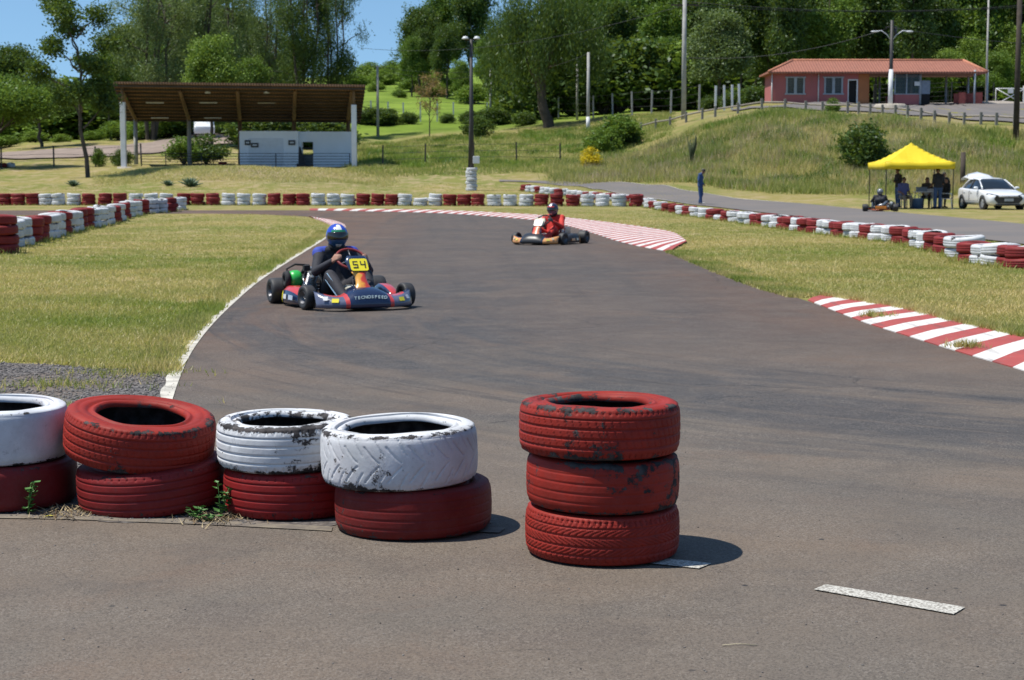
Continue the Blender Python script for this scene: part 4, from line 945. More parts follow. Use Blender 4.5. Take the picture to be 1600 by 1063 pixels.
mb = MB(); mb.tube([(0, 0, h - .1), (-.1, -.3, h + .4), (-.3, -.7, h + .5)], .03, 6); mb.build('lamp_arm', DKM, o); mb = MB(); mb.box((-.3, -.9, h + .5), (.25, .5, .1)); mb.build('lamp_head', LAMP, o, bevel=.03)
pole(918, 160, 82, .17, .12, 'concrete pole with whitewashed foot below the dark wood', paint=1.3)
o, h = pole(1066, 138, -40, .21, .15, 'tall thick concrete pole above the slope fence')
mb = MB(); mb.box((0, 0, at(1066, 8, 138).z - o.location.z), (2.2, .12, .12)); mb.build('crossarm', DKW, o)
o, h = pole(1386, 132, 32, .17, .12, 'pole with two curved street lamp arms before the pink house', DKM, paint=3.0)
for sx in (-1, 1):
    mb = MB(); mb.tube([(0, 0, h - 1.6), (sx * .35, 0, h - 1.1), (sx * .8, -.1, h - .8), (sx * 1.2, -.1, h - .82)], .035, 8); mb.build('lamp_arm', LAMP, o)
    mb = MB(); mb.ell((sx * 1.35, -.1, h - .86), (.30, .12, .07)); mb.build('lamp_head', LAMP, o)
mb = MB(); mb.box((0, .12, h - .5), (.9, .1, .1)); mb.tube([(.3, .1, h - 1.2), (.3, .1, h - .6)], .12, 8); mb.build('crossarm', DKM, o)
mb = MB(); mb.lathe([(0, .35), (1.1, .35), (1.25, .2), (1.3, -.1)], seg=20); mb.build('plinth', CC, o)
pole(1582, 108, -60, .20, .15, 'tall dark timber pole rising in front of the embankment at the right', DKW)
pole(1534, 165, -5, .11, .08, 'thin pale pole behind the right end of the pink house')
pole(1501, 96, 238, .16, .14, 'short thick brown timber post between the tent and the white car', DKW)
# floodlight mast with white tyres round its foot
x = (737 - 800) / F * 98; pz = Z(x, 98)
o = thing('floodlight_mast', 'dark steel floodlight mast standing in a stack of white tyres', 'mast', (x, 98, pz)); hm = at(737, 62, 98).z - pz
mb = MB(); mb.tube([(0, 0, -.2), (0, 0, hm * .5), (0, 0, hm)], [.15, .12, .08], 10); mb.build('shaft', DKM, o)
mb = MB(); mb.tube([(-.17, 0, 1.3), (-.08, 0, hm * .5)], .03, 6); mb.build('conduit', DKM, o)
mb = MB(); mb.box((0, 0, hm), (.7, .08, .08)); mb.build('crossarm', DKM, o)
for sx in (-1, 1):
    mb = MB(); mb.lathe([(0, .1), (.12, .08), (.2, -.04), (.19, -.06), (0, -.05)], (sx * .33, -.1, hm + .08), seg=14); mb.build('floodlight', LAMP, o)
mb = MB(); mb.box((.28, -.2, 1.75), (.38, .22, .42)); mb.build('control_box', LAMP, o, bevel=.02)
mb = MB()
for k in range(7):
    t = add('tyre', FM['W', k % 3]); t.location = (x + rnd.uniform(-.03, .03), 98 + rnd.uniform(-.03, .03), pz - .02 + k * .19); t.rotation_euler = (0, 0, k); t.scale = (.98, .98, .96)
    tag(t, f'{ordn(k + 1)} white tyre from the ground around the floodlight mast', 'tyre', 'white tyres around the floodlight mast')
# concrete fence posts on the slope
def fence(name, label, plist, Y, hgt, th, mat, wires, group=None, Yf=None):
    x0 = (plist[0] - 800) / F * Y; o = thing(name, label, 'fence', (0, 0, 0)); P = []
    for i, px in enumerate(plist):
        y = Y if Yf is None else Yf(px); x = (px - 800) / F * y; z = Z(x, y); P.append(Vector((x, y, z)))
        mb = MB(); mb.box((0, 0, hgt / 2 - .1), (th, th, hgt + .2)); q = mb.build('post', mat, o); q.location = (x, y, z); q.rotation_euler = (0, R(rnd.uniform(-1.5, 1.5)), 0)
    for w_ in wires:
        mb = MB(); mb.tube([p + Vector((0, 0, hgt * w_)) for p in P], .012, 4); mb.build('wire', WIRE, o)
    return o
fence('post_fence', 'row of pale concrete fence posts and wire below the bright green hill', [430, 470, 510, 545, 582, 608, 632, 658, 684, 709, 762, 789, 817], 199, 2.3, .16, CONW, (.35, .65, .95))
fence('post_fence', 'row of pale concrete fence posts and wire beside the weeping tree', [872, 926, 956, 986, 1016, 1046, 1090], 0, 2.4, .17, CON, (.35, .65, .95), Yf=lambda px: np.interp(px, [872, 1090], [192, 158]))
fence('post_fence', 'short row of tall white posts left of the pink house', [1115, 1129, 1141, 1152], 0, 2.1, .17, CONW, (.4, .9), Yf=lambda px: 142)
fence('wire_fence', 'dark thin fence posts crossing the lower slope', [599, 665, 740, 807, 875], 122, 1.5, .10, DKM, (.3, .6, .9))
fence('wire_fence', 'dark thin fence posts left of the shelter beside the dirt road', [-60, 6, 88, 153, 224], 0, 1.55, .10, DKM, (.3, .6, .9), Yf=lambda px: 128)
# guard rail along the embankment top
gl = [1000, 1023, 1045, 1070, 1095, 1115, 1150, 1187, 1223, 1255, 1281, 1320, 1337, 1355, 1374, 1394, 1413, 1434, 1455, 1478, 1501, 1527, 1551, 1579, 1610, 1640]
gy_ = lambda px: np.interp(px, [1000, 1100, 1200, 1400, 1600, 1700], [139, 127, 125, 117.5, 111, 110])
o = thing('guard_rail', 'low timber guard rail along the top of the embankment', 'railing'); P = []
for px in gl:
    y = gy_(px); x = (px - 800) / F * y; z = Z(x, y); P.append(Vector((x, y, z)))
    mb = MB(); mb.box((0, 0, .35), (.17, .17, .95)); q = mb.build('post', simple('grey_timber', (.20, .19, .17), .9) if 'grey_timber' not in bpy.data.materials else bpy.data.materials['grey_timber'], o, bevel=.015); q.location = (x, y, z)
mb = MB(); mb.tube([p + Vector((0, .14, .58)) for p in P], .07, 6); mb.build('rail', simple('pale_rail', (.24, .21, .17), .8, var=.2), o)
# overhead cables
def cable(a, b, sag, label, r=.014):
    a, b = Vector(a), Vector(b); c = (a + b) / 2; pts = [a.lerp(b, t / 14) - Vector((0, 0, sag * 4 * (t / 14) * (1 - t / 14))) for t in range(15)]
    mb = MB(); mb.tube([p - c for p in pts], r, 4); o = mb.build('power_line', WIRE); o.location = c; tag(o, label, 'cable')
A = lambda px, py, Y: at(px, py, Y)
cable(A(592, 104, 185), A(767, 109, 196), .5, 'cable strung between the two concrete poles right of the shelter', .02)
cable(A(592, 107, 185), A(767, 114, 196), .9, 'lower cable between the two concrete poles right of the shelter', .02)
cable(A(767, 109, 196), A(918, 84, 160), .8, 'cable from the pole behind the mast to the whitewashed pole', .02)
cable(A(592, 104, 185), A(200, 95, 190), .8, 'cable passing over the shelter roof', .02)
cable(A(1066, 8, 138), A(1900, -20, 150), 1.2, 'upper thick cable running right from the tall pole', .022)
cable(A(1066, 2, 138), A(1900, -32, 150), 1.6, 'second thick cable just above the first at the tall pole', .022)
cable(A(1066, 9, 138), A(560, 75, 190), 1.5, 'long cable from the tall pole towards the open sky', .018)
cable(A(1386, 45, 132), A(1066, 90, 138), .8, 'cable from the double lamp pole to the tall pole', .02)
cable(A(1386, 42, 132), A(1900, 60, 150), 1.0, 'cable leaving the double lamp pole towards the gate', .02)
# ================================================================== SHELTER
WP = simple('white_painted_concrete', (.70, .71, .74), .75, var=.10, scale=1.2, bump=.1)
WB = simple('pale_blue_white_wall', (.86, .89, .94), .8, var=.05, scale=.8)
TIM = simple('rafter_timber', (.20, .12, .06), .8, var=.3, scale=2)
def roof_under():
    m = MT('clay_tile_underside'); c = m.coord()
    w1 = m.n('TexWave', {'Vector': c, 'Scale': 1.6, 'Distortion': .3}, wave_type='BANDS', bands_direction='X').outputs[1]
    s_ = m.n('Mapping', {'Vector': c, 'Scale': (1, .5, 1)}).outputs[0]
    col = m.mix(w1, (.14, .075, .045), (.34, .19, .11)); col = m.mix(m.ramp(m.noise(c, 1.2, 5), .4, .7, 0, .6), col, (.06, .038, .026))
    return m.bsdf(col, .9, normal=m.bump(w1, .6, .03))
RU = roof_under()
zb = 1.88
sh = thing('shelter', 'open shelter with a sloping tiled roof and a white block under it', 'shelter', (0, 0, 0))
Y0, Y1 = 121.2, 131.5
f0, f1 = at(177, 131, Y0), at(571, 136, Y0); r0, r1 = at(196, 188, Y1), at(563, 190, Y1)
mb = MB(); up = Vector((0, 0, .16))
mb.hexa([f0, f1, r1, r0, f0 + up, f1 + up, r1 + up, r0 + up]); mb.build('roof', RU, sh)
for k in range(11):
    t = .02 + k * .095; a = f0.lerp(r0, t) - Vector((0, 0, .09)); b = f1.lerp(r1, t) - Vector((0, 0, .09))
    mb = MB(); mb.box(((a + b) / 2), ((b - a).length, .16, .15), (0, -math.atan2(b.z - a.z, b.x - a.x), 0)); mb.build('purlin', DKW, sh)
def at_px_on(y, px): return (px - 800) / F * y
for i, (pa, pb) in enumerate([(197, 216), (286, 299), (375, 378), (464, 462), (552, 546)]):
    xa, xb = at_px_on(122.2, pa), at_px_on(130, pb)
    ta, tb = (122.2 - Y0) / (Y1 - Y0), (130 - Y0) / (Y1 - Y0); za = f0.z + (r0.z - f0.z) * ta - .30; zbk = f0.z + (r0.z - f0.z) * tb - .30
    mb = MB(); mb.tube([(xa, 122.2, za), (xb, 130, zbk)], [.14, .14], 4, flat=1.5); mb.build('rafter', TIM, sh)
    mb = MB(); mb.tube([(xb, 130, 1.6), (xb, 130, zbk)], .16, 4); mb.build('rear_post', CON if i < 2 else TIM, sh)
for px, pyt in ((197, 160), (555, 164)):
    x = at_px_on(121.9, px); zt = at(px, pyt, 121.9).z
    mb = MB(); mb.box((x, 121.9, (1.3 + zt) / 2), (.36, .36, zt - 1.3)); mb.build('front_post', WP, sh, bevel=.02)
    mb = MB(); mb.tube([(x, 121.9, zt - .05), (x, 121.9, f0.z - .25)], .10, 6); mb.build('post_extension', TIM, sh)
mb = MB(); mb.lathe([(0, .35), (.5, .33), (.62, .15), (.7, -.2)], (at_px_on(121.5, 198), 121.5, 1.75), seg=14); mb.build('footing', CC, sh)
for px, t in [(247, .42), (330, .42), (420, .42), (508, .42), (254, .85), (336, .85)]:
    q = f0.lerp(r0, t); z = q.z - .22; y = q.y; x = at_px_on(y, px); mb = MB(); mb.box((x, y, z), (1.3, .12, .08)); mb.build('fluorescent_lamp', LAMP, sh)
for px in (329, 420, 553):
    q = f0.lerp(r0, .12); x = at_px_on(q.y, px); mb = MB(); mb.lathe([(0, .1), (.1, .1), (.22, -.1), (0, -.08)], (x, q.y, q.z - .25), seg=12); mb.build('hanging_lamp', LAMP, sh)
# white block: two volumes
def wallbox(mb, xa, xb, ya, yb, z0, z1): mb.box(((xa + xb) / 2, (ya + yb) / 2, (z0 + z1) / 2), (xb - xa, yb - ya, z1 - z0))
YB = 126.0
xa, xm, xe = at_px_on(YB, 377), at_px_on(YB, 468), at_px_on(YB, 549); zt = at(400, 205, YB).z
mb = MB(); wallbox(mb, xa, xm, YB, YB + 3, 1.5, zt); mb.build('wall', WB, sh)
dx0, dx1, dz1 = at_px_on(YB + .8, 474), at_px_on(YB + .8, 491), at(480, 240, YB + .8).z
wx0, wx1, wz0, wz1 = dx0, dx1, at(480, 241, YB + .8).z, at(480, 222, YB + .8).z
mb = MB(); wallbox(mb, xm, dx0, YB + .8, YB + 1, 1.5, zt - .02); wallbox(mb, dx1, xe, YB + .8, YB + 1, 1.5, zt - .02); wallbox(mb, dx0, dx1, YB + .8, YB + 1, wz1, zt - .02); mb.build('wall', WB, sh)
mb = MB(); wallbox(mb, dx0, dx1, YB + .82, YB + .98, 1.5, wz0 - .05); mb.build('door', simple('dim_grey_door', (.10, .11, .12), .7), sh)
mb = MB(); wallbox(mb, dx0 - .03, dx1 + .03, YB + .76, YB + .82, wz0 - .05, wz0); wallbox(mb, dx0, dx1, YB + .78, YB + .82, (wz0 + wz1) / 2 - .03, (wz0 + wz1) / 2 + .03); mb.build('window_frame', DKM, sh)
mb = MB(); wallbox(mb, at_px_on(YB, 391), at_px_on(YB, 445), YB - .05, YB, 1.7, at(400, 216, YB).z); mb.build('shutter', simple('white_shutter', (.70, .74, .80), .6, var=.05), sh)
for px, py, w_, h_ in [(387, 223, .42, .36), (398, 227, .55, .32), (456, 223, .5, .36)]:
    q = at(px, py, YB - .1); mb = MB(); mb.box(q, (w_, .04, h_)); s1 = mb.build('sign_panel', DKM, sh)
    mb = MB(); mb.box(q + Vector((0, -.03, 0)), (w_ * .6, .01, h_ * .3)); mb.build('sign_print', LAMP, s1)
mb = MB(); mb.put([(dx0 - .3, YB - .3, 1.6), (dx0 + .55, YB - .2, 1.6), (dx0 - .1, YB + .5, 3.6), (dx0 - .35, YB + .5, 3.6), (dx0 - .3, YB - .24, 1.6), (dx0 + .55, YB - .14, 1.6), (dx0 - .1, YB + .56, 3.6), (dx0 - .35, YB + .56, 3.6)], [(0, 1, 2, 3), (4, 5, 6, 7), (0, 1, 5, 4), (1, 2, 6, 5), (2, 3, 7, 6), (3, 0, 4, 7)]); tag(mb.build('board', DKM), 'dark board leaning against the white block beside its window', 'board')
# railing
rl = thing('railing', 'dark horizontal bar railing along the front of the shelter floor', 'railing')
xr0, xr1 = at_px_on(124.5, 224), at_px_on(124.5, 548); z0 = 1.9; z1 = at(400, 240, 124.5).z
for k in range(6):
    mb = MB(); mb.tube([(xr0, 124.5, z0 + .15 + (z1 - z0 - .15) * k / 5), (xr1, 124.5, z0 + .15 + (z1 - z0 - .15) * k / 5)], .022, 6); mb.build('bar', DKM, rl)
for px in (224, 262, 318, 375, 433, 490, 548):
    x = at_px_on(124.5, px); mb = MB(); mb.tube([(x, 124.5, 1.6), (x, 124.5, z1 + .02 + (.5 if px == 224 else 0))], .035, 6); mb.build('post', DKM, rl)
for k, (px, py) in enumerate([(325, 253), (336, 256), (352, 256), (344, 250)]):
    t = add('tyre', FM['R', k % 3]); q = at(px, py, 127); t.location = (q.x, 127 + k * .35, Z(q.x, 127) + (.2 if k == 3 else 0)); tag(t, ['red tyre', 'small red tyre', 'dull red tyre', 'upper red tyre'][k] + ' ' + ['at the left of the heap under the shelter', 'second in the heap under the shelter', 'at the right of the heap under the shelter', 'lying on the heap under the shelter'][k], 'tyre', 'red tyres heaped under the shelter')
for k, (px, py, c_) in enumerate([(-8, 262, 'R'), (4, 262, 'R'), (17, 262, 'W')]):
    t = add('tyre', FM[c_, k]); q = gnd(px, py); t.location = (q.x, q.y, q.z); t.scale = (1, 1, 1.8); tag(t, ['red tyre cut by the photo edge near the dirt road', 'red tyre next to a white one near the dirt road', 'single white tyre lying near the dirt road'][k], 'tyre')
# ================================================================== PINK HOUSE
def plaster(name, col, grime):
    m = MT(name); c = m.coord(); st_ = m.n('Mapping', {'Vector': c, 'Scale': (2.2, 2.2, .25)}).outputs[0]
    base = m.mix(m.noise(c, .6, 5, .6), tuple(x * .82 for x in col), tuple(min(1, x * 1.12) for x in col)); base = m.mix(m.ramp(m.noise(st_, 1, 6, .7), .52, .72, 0, .5), base, grime)
    return m.bsdf(base, .88, normal=m.bump(m.noise(c, 6, 4), .15, .02))
PK = plaster('pink_plaster', (.40, .125, .125), (.22, .12, .10))
OR = simple('orange_plaster', (.40, .15, .06), .85, var=.15, scale=.7)
BRK = simple('red_brick_base', (.42, .10, .075), .85, var=.25, scale=4)
GYF = simple('grey_blue_frame', (.30, .34, .38), .6)
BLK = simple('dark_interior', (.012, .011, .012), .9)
def tile_mat():
    m = MT('terracotta_roof_tiles'); c = m.coord()
    w1 = m.n('TexWave', {'Vector': c, 'Scale': 1.3, 'Distortion': .4}, wave_type='BANDS', bands_direction='X').outputs[1]
    w2 = m.n('TexWave', {'Vector': c, 'Scale': .9, 'Distortion': .5}, wave_type='BANDS', bands_direction='Y').outputs[1]
    col = m.mix(m.noise(c, 2.5, 6, .7), (.21, .075, .05), (.38, .155, .10)); col = m.mix(m.ramp(m.noise(c, 1.0, 6, .75), .52, .68, 0, .5), col, (.22, .10, .07))
    return m.bsdf(m.mix(m.ramp(w1, 0, .3, .35, 0), col, (.12, .04, .03)), .85, normal=m.bump(m.math('ADD', w1, w2), .7, .05))
TL = tile_mat()
hs = thing('pink_house', 'long low pink house with a terracotta hip roof on the embankment top', 'house')
YH = 147.0; Xh = lambda px, Y=YH: (px - 800) / F * Y
zg = 7.5; ze = at(1300, 112, YH).z
# front wall with real openings
def wall_with_holes(name, x0, x1, y, th, z0, z1, holes, mat):
    xs = sorted({x0, x1} | {h[0] for h in holes} | {h[1] for h in holes}); zs = sorted({z0, z1} | {h[2] for h in holes} | {h[3] for h in holes}); mb = MB()
    for i in range(len(xs) - 1):
        for j in range(len(zs) - 1):
            cx, cz = (xs[i] + xs[i + 1]) / 2, (zs[j] + zs[j + 1]) / 2
            if any(h[0] < cx < h[1] and h[2] < cz < h[3] for h in holes): continue
            for yy in (y, y + th): mb.put([(xs[i], yy, zs[j]), (xs[i + 1], yy, zs[j]), (xs[i + 1], yy, zs[j + 1]), (xs[i], yy, zs[j + 1])], [(0, 1, 2, 3)])
    for h in holes + [(x0, x1, z0, z1)]:
        for a, b in (((h[0], h[2]), (h[1], h[2])), ((h[1], h[2]), (h[1], h[3])), ((h[1], h[3]), (h[0], h[3])), ((h[0], h[3]), (h[0], h[2]))):
            mb.put([(a[0], y, a[1]), (b[0], y, b[1]), (b[0], y + th, b[1]), (a[0], y + th, a[1])], [(0, 1, 2, 3)])
    import bmesh
    o = mb.build(name, mat, hs); bm = bmesh.new(); bm.from_mesh(o.data); bmesh.ops.remove_doubles(bm, verts=bm.verts, dist=.001); bm.to_mesh(o.data); bm.free(); return o
zw0, zw1 = at(1240, 146, YH).z, at(1240, 122, YH).z
hw = [(Xh(1224), Xh(1253), zw0, zw1), (Xh(1283), Xh(1312), zw0, zw1), (Xh(1321), Xh(1333), zg, at(1327, 126, YH).z)]
wall_with_holes('front_wall', Xh(1203), Xh(1336), YH, .2, zg - .3, ze, hw, PK)
mb = MB(); wallbox(mb, Xh(1336) + .003, Xh(1353), YH + .05, YH + .25, zg - .3, ze); mb.build('wall', OR, hs)
mb = MB(); wallbox(mb, Xh(1203), Xh(1203) + .2, YH + .2, YH + 4.2, zg - .3, ze); mb.build('side_wall', PK, hs)
mb = MB(); wallbox(mb, Xh(1203), Xh(1353), YH + 4.2, YH + 4.4, zg - .3, ze); mb.build('rear_wall', PK, hs)
mb = MB(); wallbox(mb, Xh(1353) - .2, Xh(1353), YH + .25, YH + 4.2, zg - .3, ze); mb.build('side_wall', OR, hs)
GLS = simple('dim_window_glass', (.05, .06, .065), .15)
for h in hw[:2]:
    w_ = MB(); cx = (h[0] + h[1]) / 2
    for bx in ((h[0], h[0] + .14), (h[1] - .14, h[1]), (cx - .12, cx + .12)): wallbox(w_, bx[0], bx[1], YH - .06, YH + .1, h[2], h[3])
    wallbox(w_, h[0] - .1, h[1] + .1, YH - .063, YH + .1, h[2] - .12, h[2]); wallbox(w_, h[0] - .1, h[1] + .1, YH - .063, YH + .1, h[3], h[3] + .1)
    f_ = w_.build('window', GYF, hs)
    for k in range(9):
        zz_ = h[2] + (h[3] - h[2]) * (k + .5) / 9; g_ = MB(); g_.box((cx, YH + .06, zz_), (h[1] - h[0] - .1, .03, .10), (R(35), 0, 0)); g_.build('louvre', simple('louvre_glass', (.10, .12, .13), .3) if k == 0 and h is hw[0] else bpy.data.materials['louvre_glass'], f_)
    g_ = MB(); wallbox(g_, h[0], h[1], YH + .14, YH + .16, h[2], h[3]); g_.build('pane', GLS, f_)
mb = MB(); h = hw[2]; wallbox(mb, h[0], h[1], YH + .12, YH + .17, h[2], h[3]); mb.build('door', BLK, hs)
mb = MB(); wallbox(mb, h[1], h[1] + .12, YH - .04, YH + .2, h[2], h[3] + .1); wallbox(mb, h[0] - .08, h[0], YH - .04, YH + .2, h[2], h[3] + .1); wallbox(mb, h[0], h[1], YH - .04, YH + .2, h[3], h[3] + .1); mb.build('door_frame', CONW, hs)
for px in (1202, 1274): mb = MB(); mb.tube([(Xh(px), YH - .08, zg - .2), (Xh(px), YH - .08, ze)], .05, 6); mb.build('downpipe', CONW, hs)
# ticket booth
bz = at(1400, 148, YH).z
mb = MB(); wallbox(mb, Xh(1393), Xh(1431), YH, YH + .2, zg - .3, bz); wallbox(mb, Xh(1393), Xh(1393) + .2, YH + .2, YH + 3.6, zg - .3, bz - .003); wallbox(mb, Xh(1431) - .2, Xh(1431), YH + .2, YH + 3.6, zg - .3, bz - .003); mb.build('booth_base', PK, hs)
fr = MB()
for px in (1393, 1411, 1431): fr.box((Xh(px), YH + .1, (bz + ze) / 2), (.1, .1, ze - bz))
wallbox(fr, Xh(1393), Xh(1431), YH - .03, YH + .23, bz, bz + .08); fr.build('booth_frame', GYF, hs)
mb = MB(); wallbox(mb, Xh(1394), Xh(1430), YH + .08, YH + .1, bz + .1, ze); gm = MT('booth_glass'); gm.bsdf((.03, .04, .04, 1), .05, **{'Alpha': .55}); mb.build('booth_pane', gm.m, hs)
mb = MB(); mb.box((Xh(1427), YH - .05, at(1427, 131, YH).z), (.5, .03, .35)); mb.build('notice', CONW, hs)
mb = MB(); wallbox(mb, Xh(1431) + .01, Xh(1447), YH + .02, YH + .15, at(1440, 147, YH).z, at(1440, 126, YH).z); mb.build('panel', simple('blue_grey_panel', (.22, .26, .32), .7), hs)
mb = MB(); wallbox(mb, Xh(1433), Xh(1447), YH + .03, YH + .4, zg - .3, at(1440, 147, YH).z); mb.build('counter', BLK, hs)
mb = MB(); wallbox(mb, Xh(1490), Xh(1500), YH - .5, YH - .2, zg - .2, at(1495, 145, YH).z); wallbox(mb, Xh(1512), Xh(1526), YH - .5, YH - .2, zg - .2, at(1495, 145, YH).z - .002); wallbox(mb, Xh(1490) , Xh(1526), YH + 1.2, YH + 1.4, zg - .2, at(1495, 145, YH).z - .01); mb.build('low_wall', BRK, hs)
for px, dy in [(1432, 0), (1513, -.6), (1525, 4.0), (1533, -.5), (1448, 4.0), (1385, 4.2), (1490, 4.0)]:
    mb = MB(); mb.tube([(Xh(px), YH + dy, zg - .3), (Xh(px), YH + dy, ze + .1)], .09, 8); mb.build('post', GYF, hs)
mb = MB(); mb.box(((Xh(1355) + Xh(1528)) / 2, YH + 2.1, ze - .06), (Xh(1528) - Xh(1355), 4.1, .05)); mb.build('ceiling', simple('dim_ceiling', (.12, .09, .07), .9), hs)
# hip roof
ev = .7; ex0, ex1 = Xh(1197, YH - ev), Xh(1535, YH - ev); ey0, ey1 = YH - ev, YH + 5.0; ym = (ey0 + ey1) / 2
rz_ = at(1400, 94.5, ym).z; zev = ze - .05; rx0, rx1 = Xh(1234, ym), Xh(1497, ym)
mb = MB()
e = [(ex0, ey0, zev), (ex1, ey0, zev), (ex1, ey1, zev), (ex0, ey1, zev)]; rg = [(rx0, ym, rz_), (rx1, ym, rz_)]
mb.put(e + rg + [(a[0], a[1], a[2] - .14) for a in e], [(0, 1, 5, 4), (1, 2, 5), (2, 3, 4, 5), (3, 0, 4), (0, 6, 7, 1), (1, 7, 8, 2), (2, 8, 9, 3), (3, 9, 6, 0), (6, 9, 8, 7)])
rf = mb.build('roof', TL, hs)
RC = simple('ridge_tiles', (.42, .17, .10), .85, var=.25, scale=3)
mb = MB(); mb.tube([rg[0], rg[1]], .13, 6); mb.build('ridge_cap', RC, rf)
for a, b in ((e[1], rg[1]), (e[0], rg[0])): mb = MB(); mb.tube([a, b], .13, 6); mb.build('hip_cap', RC, rf)
# yard in front of the house: asphalt apron, gravel, gate
strip('yard_road', gp([(1170, 168), (1250, 166), (1330, 165), (1400, 164), (1500, 166), (1600, 163), (1720, 165)]), gp([(1140, 174), (1250, 172), (1330, 175), (1400, 180), (1500, 188), (1600, 194), (1720, 200)]), 50, AMP, .10, 6)
strip('gravel_yard', [Vector((Xh(1340), 146.6, 0)), Vector((Xh(1720), 146.6, 0))], [Vector((Xh(1340, 166), 166, 0)), Vector((Xh(1720, 166), 166, 0))], 30, simple('pale_gravel', (.30, .26, .22), .95, var=.2, scale=1), .13, 8)
gt = thing('gate', 'white metal gate with crossed braces beyond the pink house', 'gate'); YG_ = 160.0
gx0, gx1, gz0 = Xh(1549, YG_), Xh(1594, YG_), Z(Xh(1570, YG_), YG_) + .15; gz1 = gz0 + 1.5
mb = MB(); mb.tube([(gx0, YG_, gz0), (gx0, YG_, gz1), (gx1, YG_, gz1), (gx1, YG_, gz0), (gx0, YG_, gz0)], .05, 6); mb.build('gate_frame', CONW, gt)
for a, b in (((gx0, gz0), (gx1, gz1)), ((gx0, gz1), (gx1, gz0))): mb = MB(); mb.tube([(a[0], YG_ - .03, a[1]), (b[0], YG_ - .03, b[1])], .045, 6); mb.build('brace', CONW, gt)
mb = MB(); mb.box(((gx0 + gx1) / 2, YG_ - .08, gz1 - .25), (.5, .03, .4)); mb.build('notice', CONW, gt)
for px in (1594, 1602): mb = MB(); mb.box((Xh(px, YG_), YG_, gz0 + .8), (.28, .28, 1.9)); mb.build('gate_post', CONW, gt)
fence('mesh_fence', 'grey mesh fence posts behind the roofed passage', [1360, 1400, 1440, 1480, 1515, 1545], 158, 2.0, .08, DKM, (.2, .4, .6, .8, 1))
q = gnd(1556, 142); 
# parked van half hidden behind the shelter
vx, vy = at_px_on(168, 322), 168.0; vz = Z(vx, vy)
vn = thing('van', 'white van parked on the dirt road seen behind the shelter posts', 'van', (vx, vy, vz), R(12))
WC = simple('white_car_paint', (.74, .75, .76), .25, var=.03, **{'Coat Weight': .6})
TY = simple('black_rubber', (.022, .022, .023), .8, var=.3, scale=20)
DG = simple('dark_car_glass', (.012, .015, .018), .06, **{'Specular IOR Level': .8})
mb = MB(); mb.loft([[(-.95, y, .35), (.95, y, .35), (1.0, y, .9), (.96, y, a), (.80, y, b), (-.80, y, b), (-.96, y, a), (-1.0, y, .9)] for y, a, b in ((-2.3, 1.0, 1.05), (-1.9, 1.15, 1.25), (-1.0, 1.5, 2.0), (-.7, 1.6, 2.1), (2.2, 1.6, 2.1), (2.4, 1.5, 1.9))]); mb.build('body', WC, vn, bevel=.04)
mb = MB(); mb.put([(-.85, -1.82, 1.3), (.85, -1.82, 1.3), (.78, -1.04, 1.98), (-.78, -1.04, 1.98)], [(0, 1, 2, 3)]); mb.build('windscreen', DG, vn)
for sx in (-1, 1):
    mb = MB(); mb.put([(sx * 1.0, -.9, 1.1), (sx * 1.0, .2, 1.1), (sx * .88, .2, 1.8), (sx * .88, -.8, 1.8)], [(0, 1, 2, 3)]); mb.build('side_window', DG, vn)
    for y in (-1.4, 1.5): mb = MB(); mb.lathe([(.1, -.1), (.3, -.11), (.34, -.06), (.34, .06), (.3, .11), (.1, .1)], (sx * .9, y, .34), 'X', 20, closed=True); mb.build('wheel', TY, vn)
# ================================================================== YELLOW TENT
YEL = simple('yellow_canvas', (.66, .50, .02), .6, var=.05, scale=1.5, **{'Specular IOR Level': .3})
tx, tyy = (1420 - 800) / F * 73.3, 73.3
tn = thing('canopy_tent', 'yellow pop-up canopy tent shading people beside the pit road', 'tent', (tx, tyy, 0), R(2))
hz, pk, hw_ = 1.98, 2.83, 1.48
def tent_grid():
    n = 16; vs = []; fs = []
    for i in range(n + 1):
        for j in range(n + 1):
            u_, v_ = i / n * 2 - 1, j / n * 2 - 1; m_ = max(abs(u_), abs(v_)); d = abs(abs(u_) - abs(v_))
            z = hz + (pk - hz) * (1 - m_) ** 1.32 - .10 * d * m_ * (1 - m_) * 2.5 - .03 * (1 - min(abs(u_), abs(v_))) * m_
            vs.append((u_ * hw_, v_ * hw_, z))
    for i in range(n):
        for j in range(n): a = i * (n + 1) + j; fs.append((a, a + n + 1, a + n + 2, a + 1))
    return vs, fs
mb = MB(); v_, f_ = tent_grid(); mb.put(v_, f_, False)
mb.v = [(a_, b_, c_ - .018 * math.sin(a_ * 7 + b_ * 3) * max(0, 1 - abs(c_ - 2.2) * 1.6)) for a_, b_, c_ in mb.v]; cv = mb.build('canopy', YEL, tn); so = cv.modifiers.new('thick', 'SOLIDIFY'); so.thickness = .012
for k in range(4):
    a = k * math.pi / 2; mb = MB(); n = 12; vs = []
    for i in range(n + 1):
        t = i / n * 2 - 1; w_ = .025 * math.sin(t * 9 + k); zt_ = hz - .03 * (1 - abs(t))
        for z, q in ((zt_, 0), (zt_ - .15, w_), (hz - .29 + .012 * math.sin(t * 15 + k), w_ * 1.6)):
            p = Vector((t * hw_, -hw_ - .014 - q * .3, z)); vs.append(Matrix.Rotation(a, 3, 'Z') @ p)
    fs = [(i * 3 + j, (i + 1) * 3 + j, (i + 1) * 3 + j + 1, i * 3 + j + 1) for i in range(n) for j in range(2)]
    mb.put(vs, fs, True); vl = mb.build('valance', YEL, tn); so = vl.modifiers.new('thick', 'SOLIDIFY'); so.thickness = .006
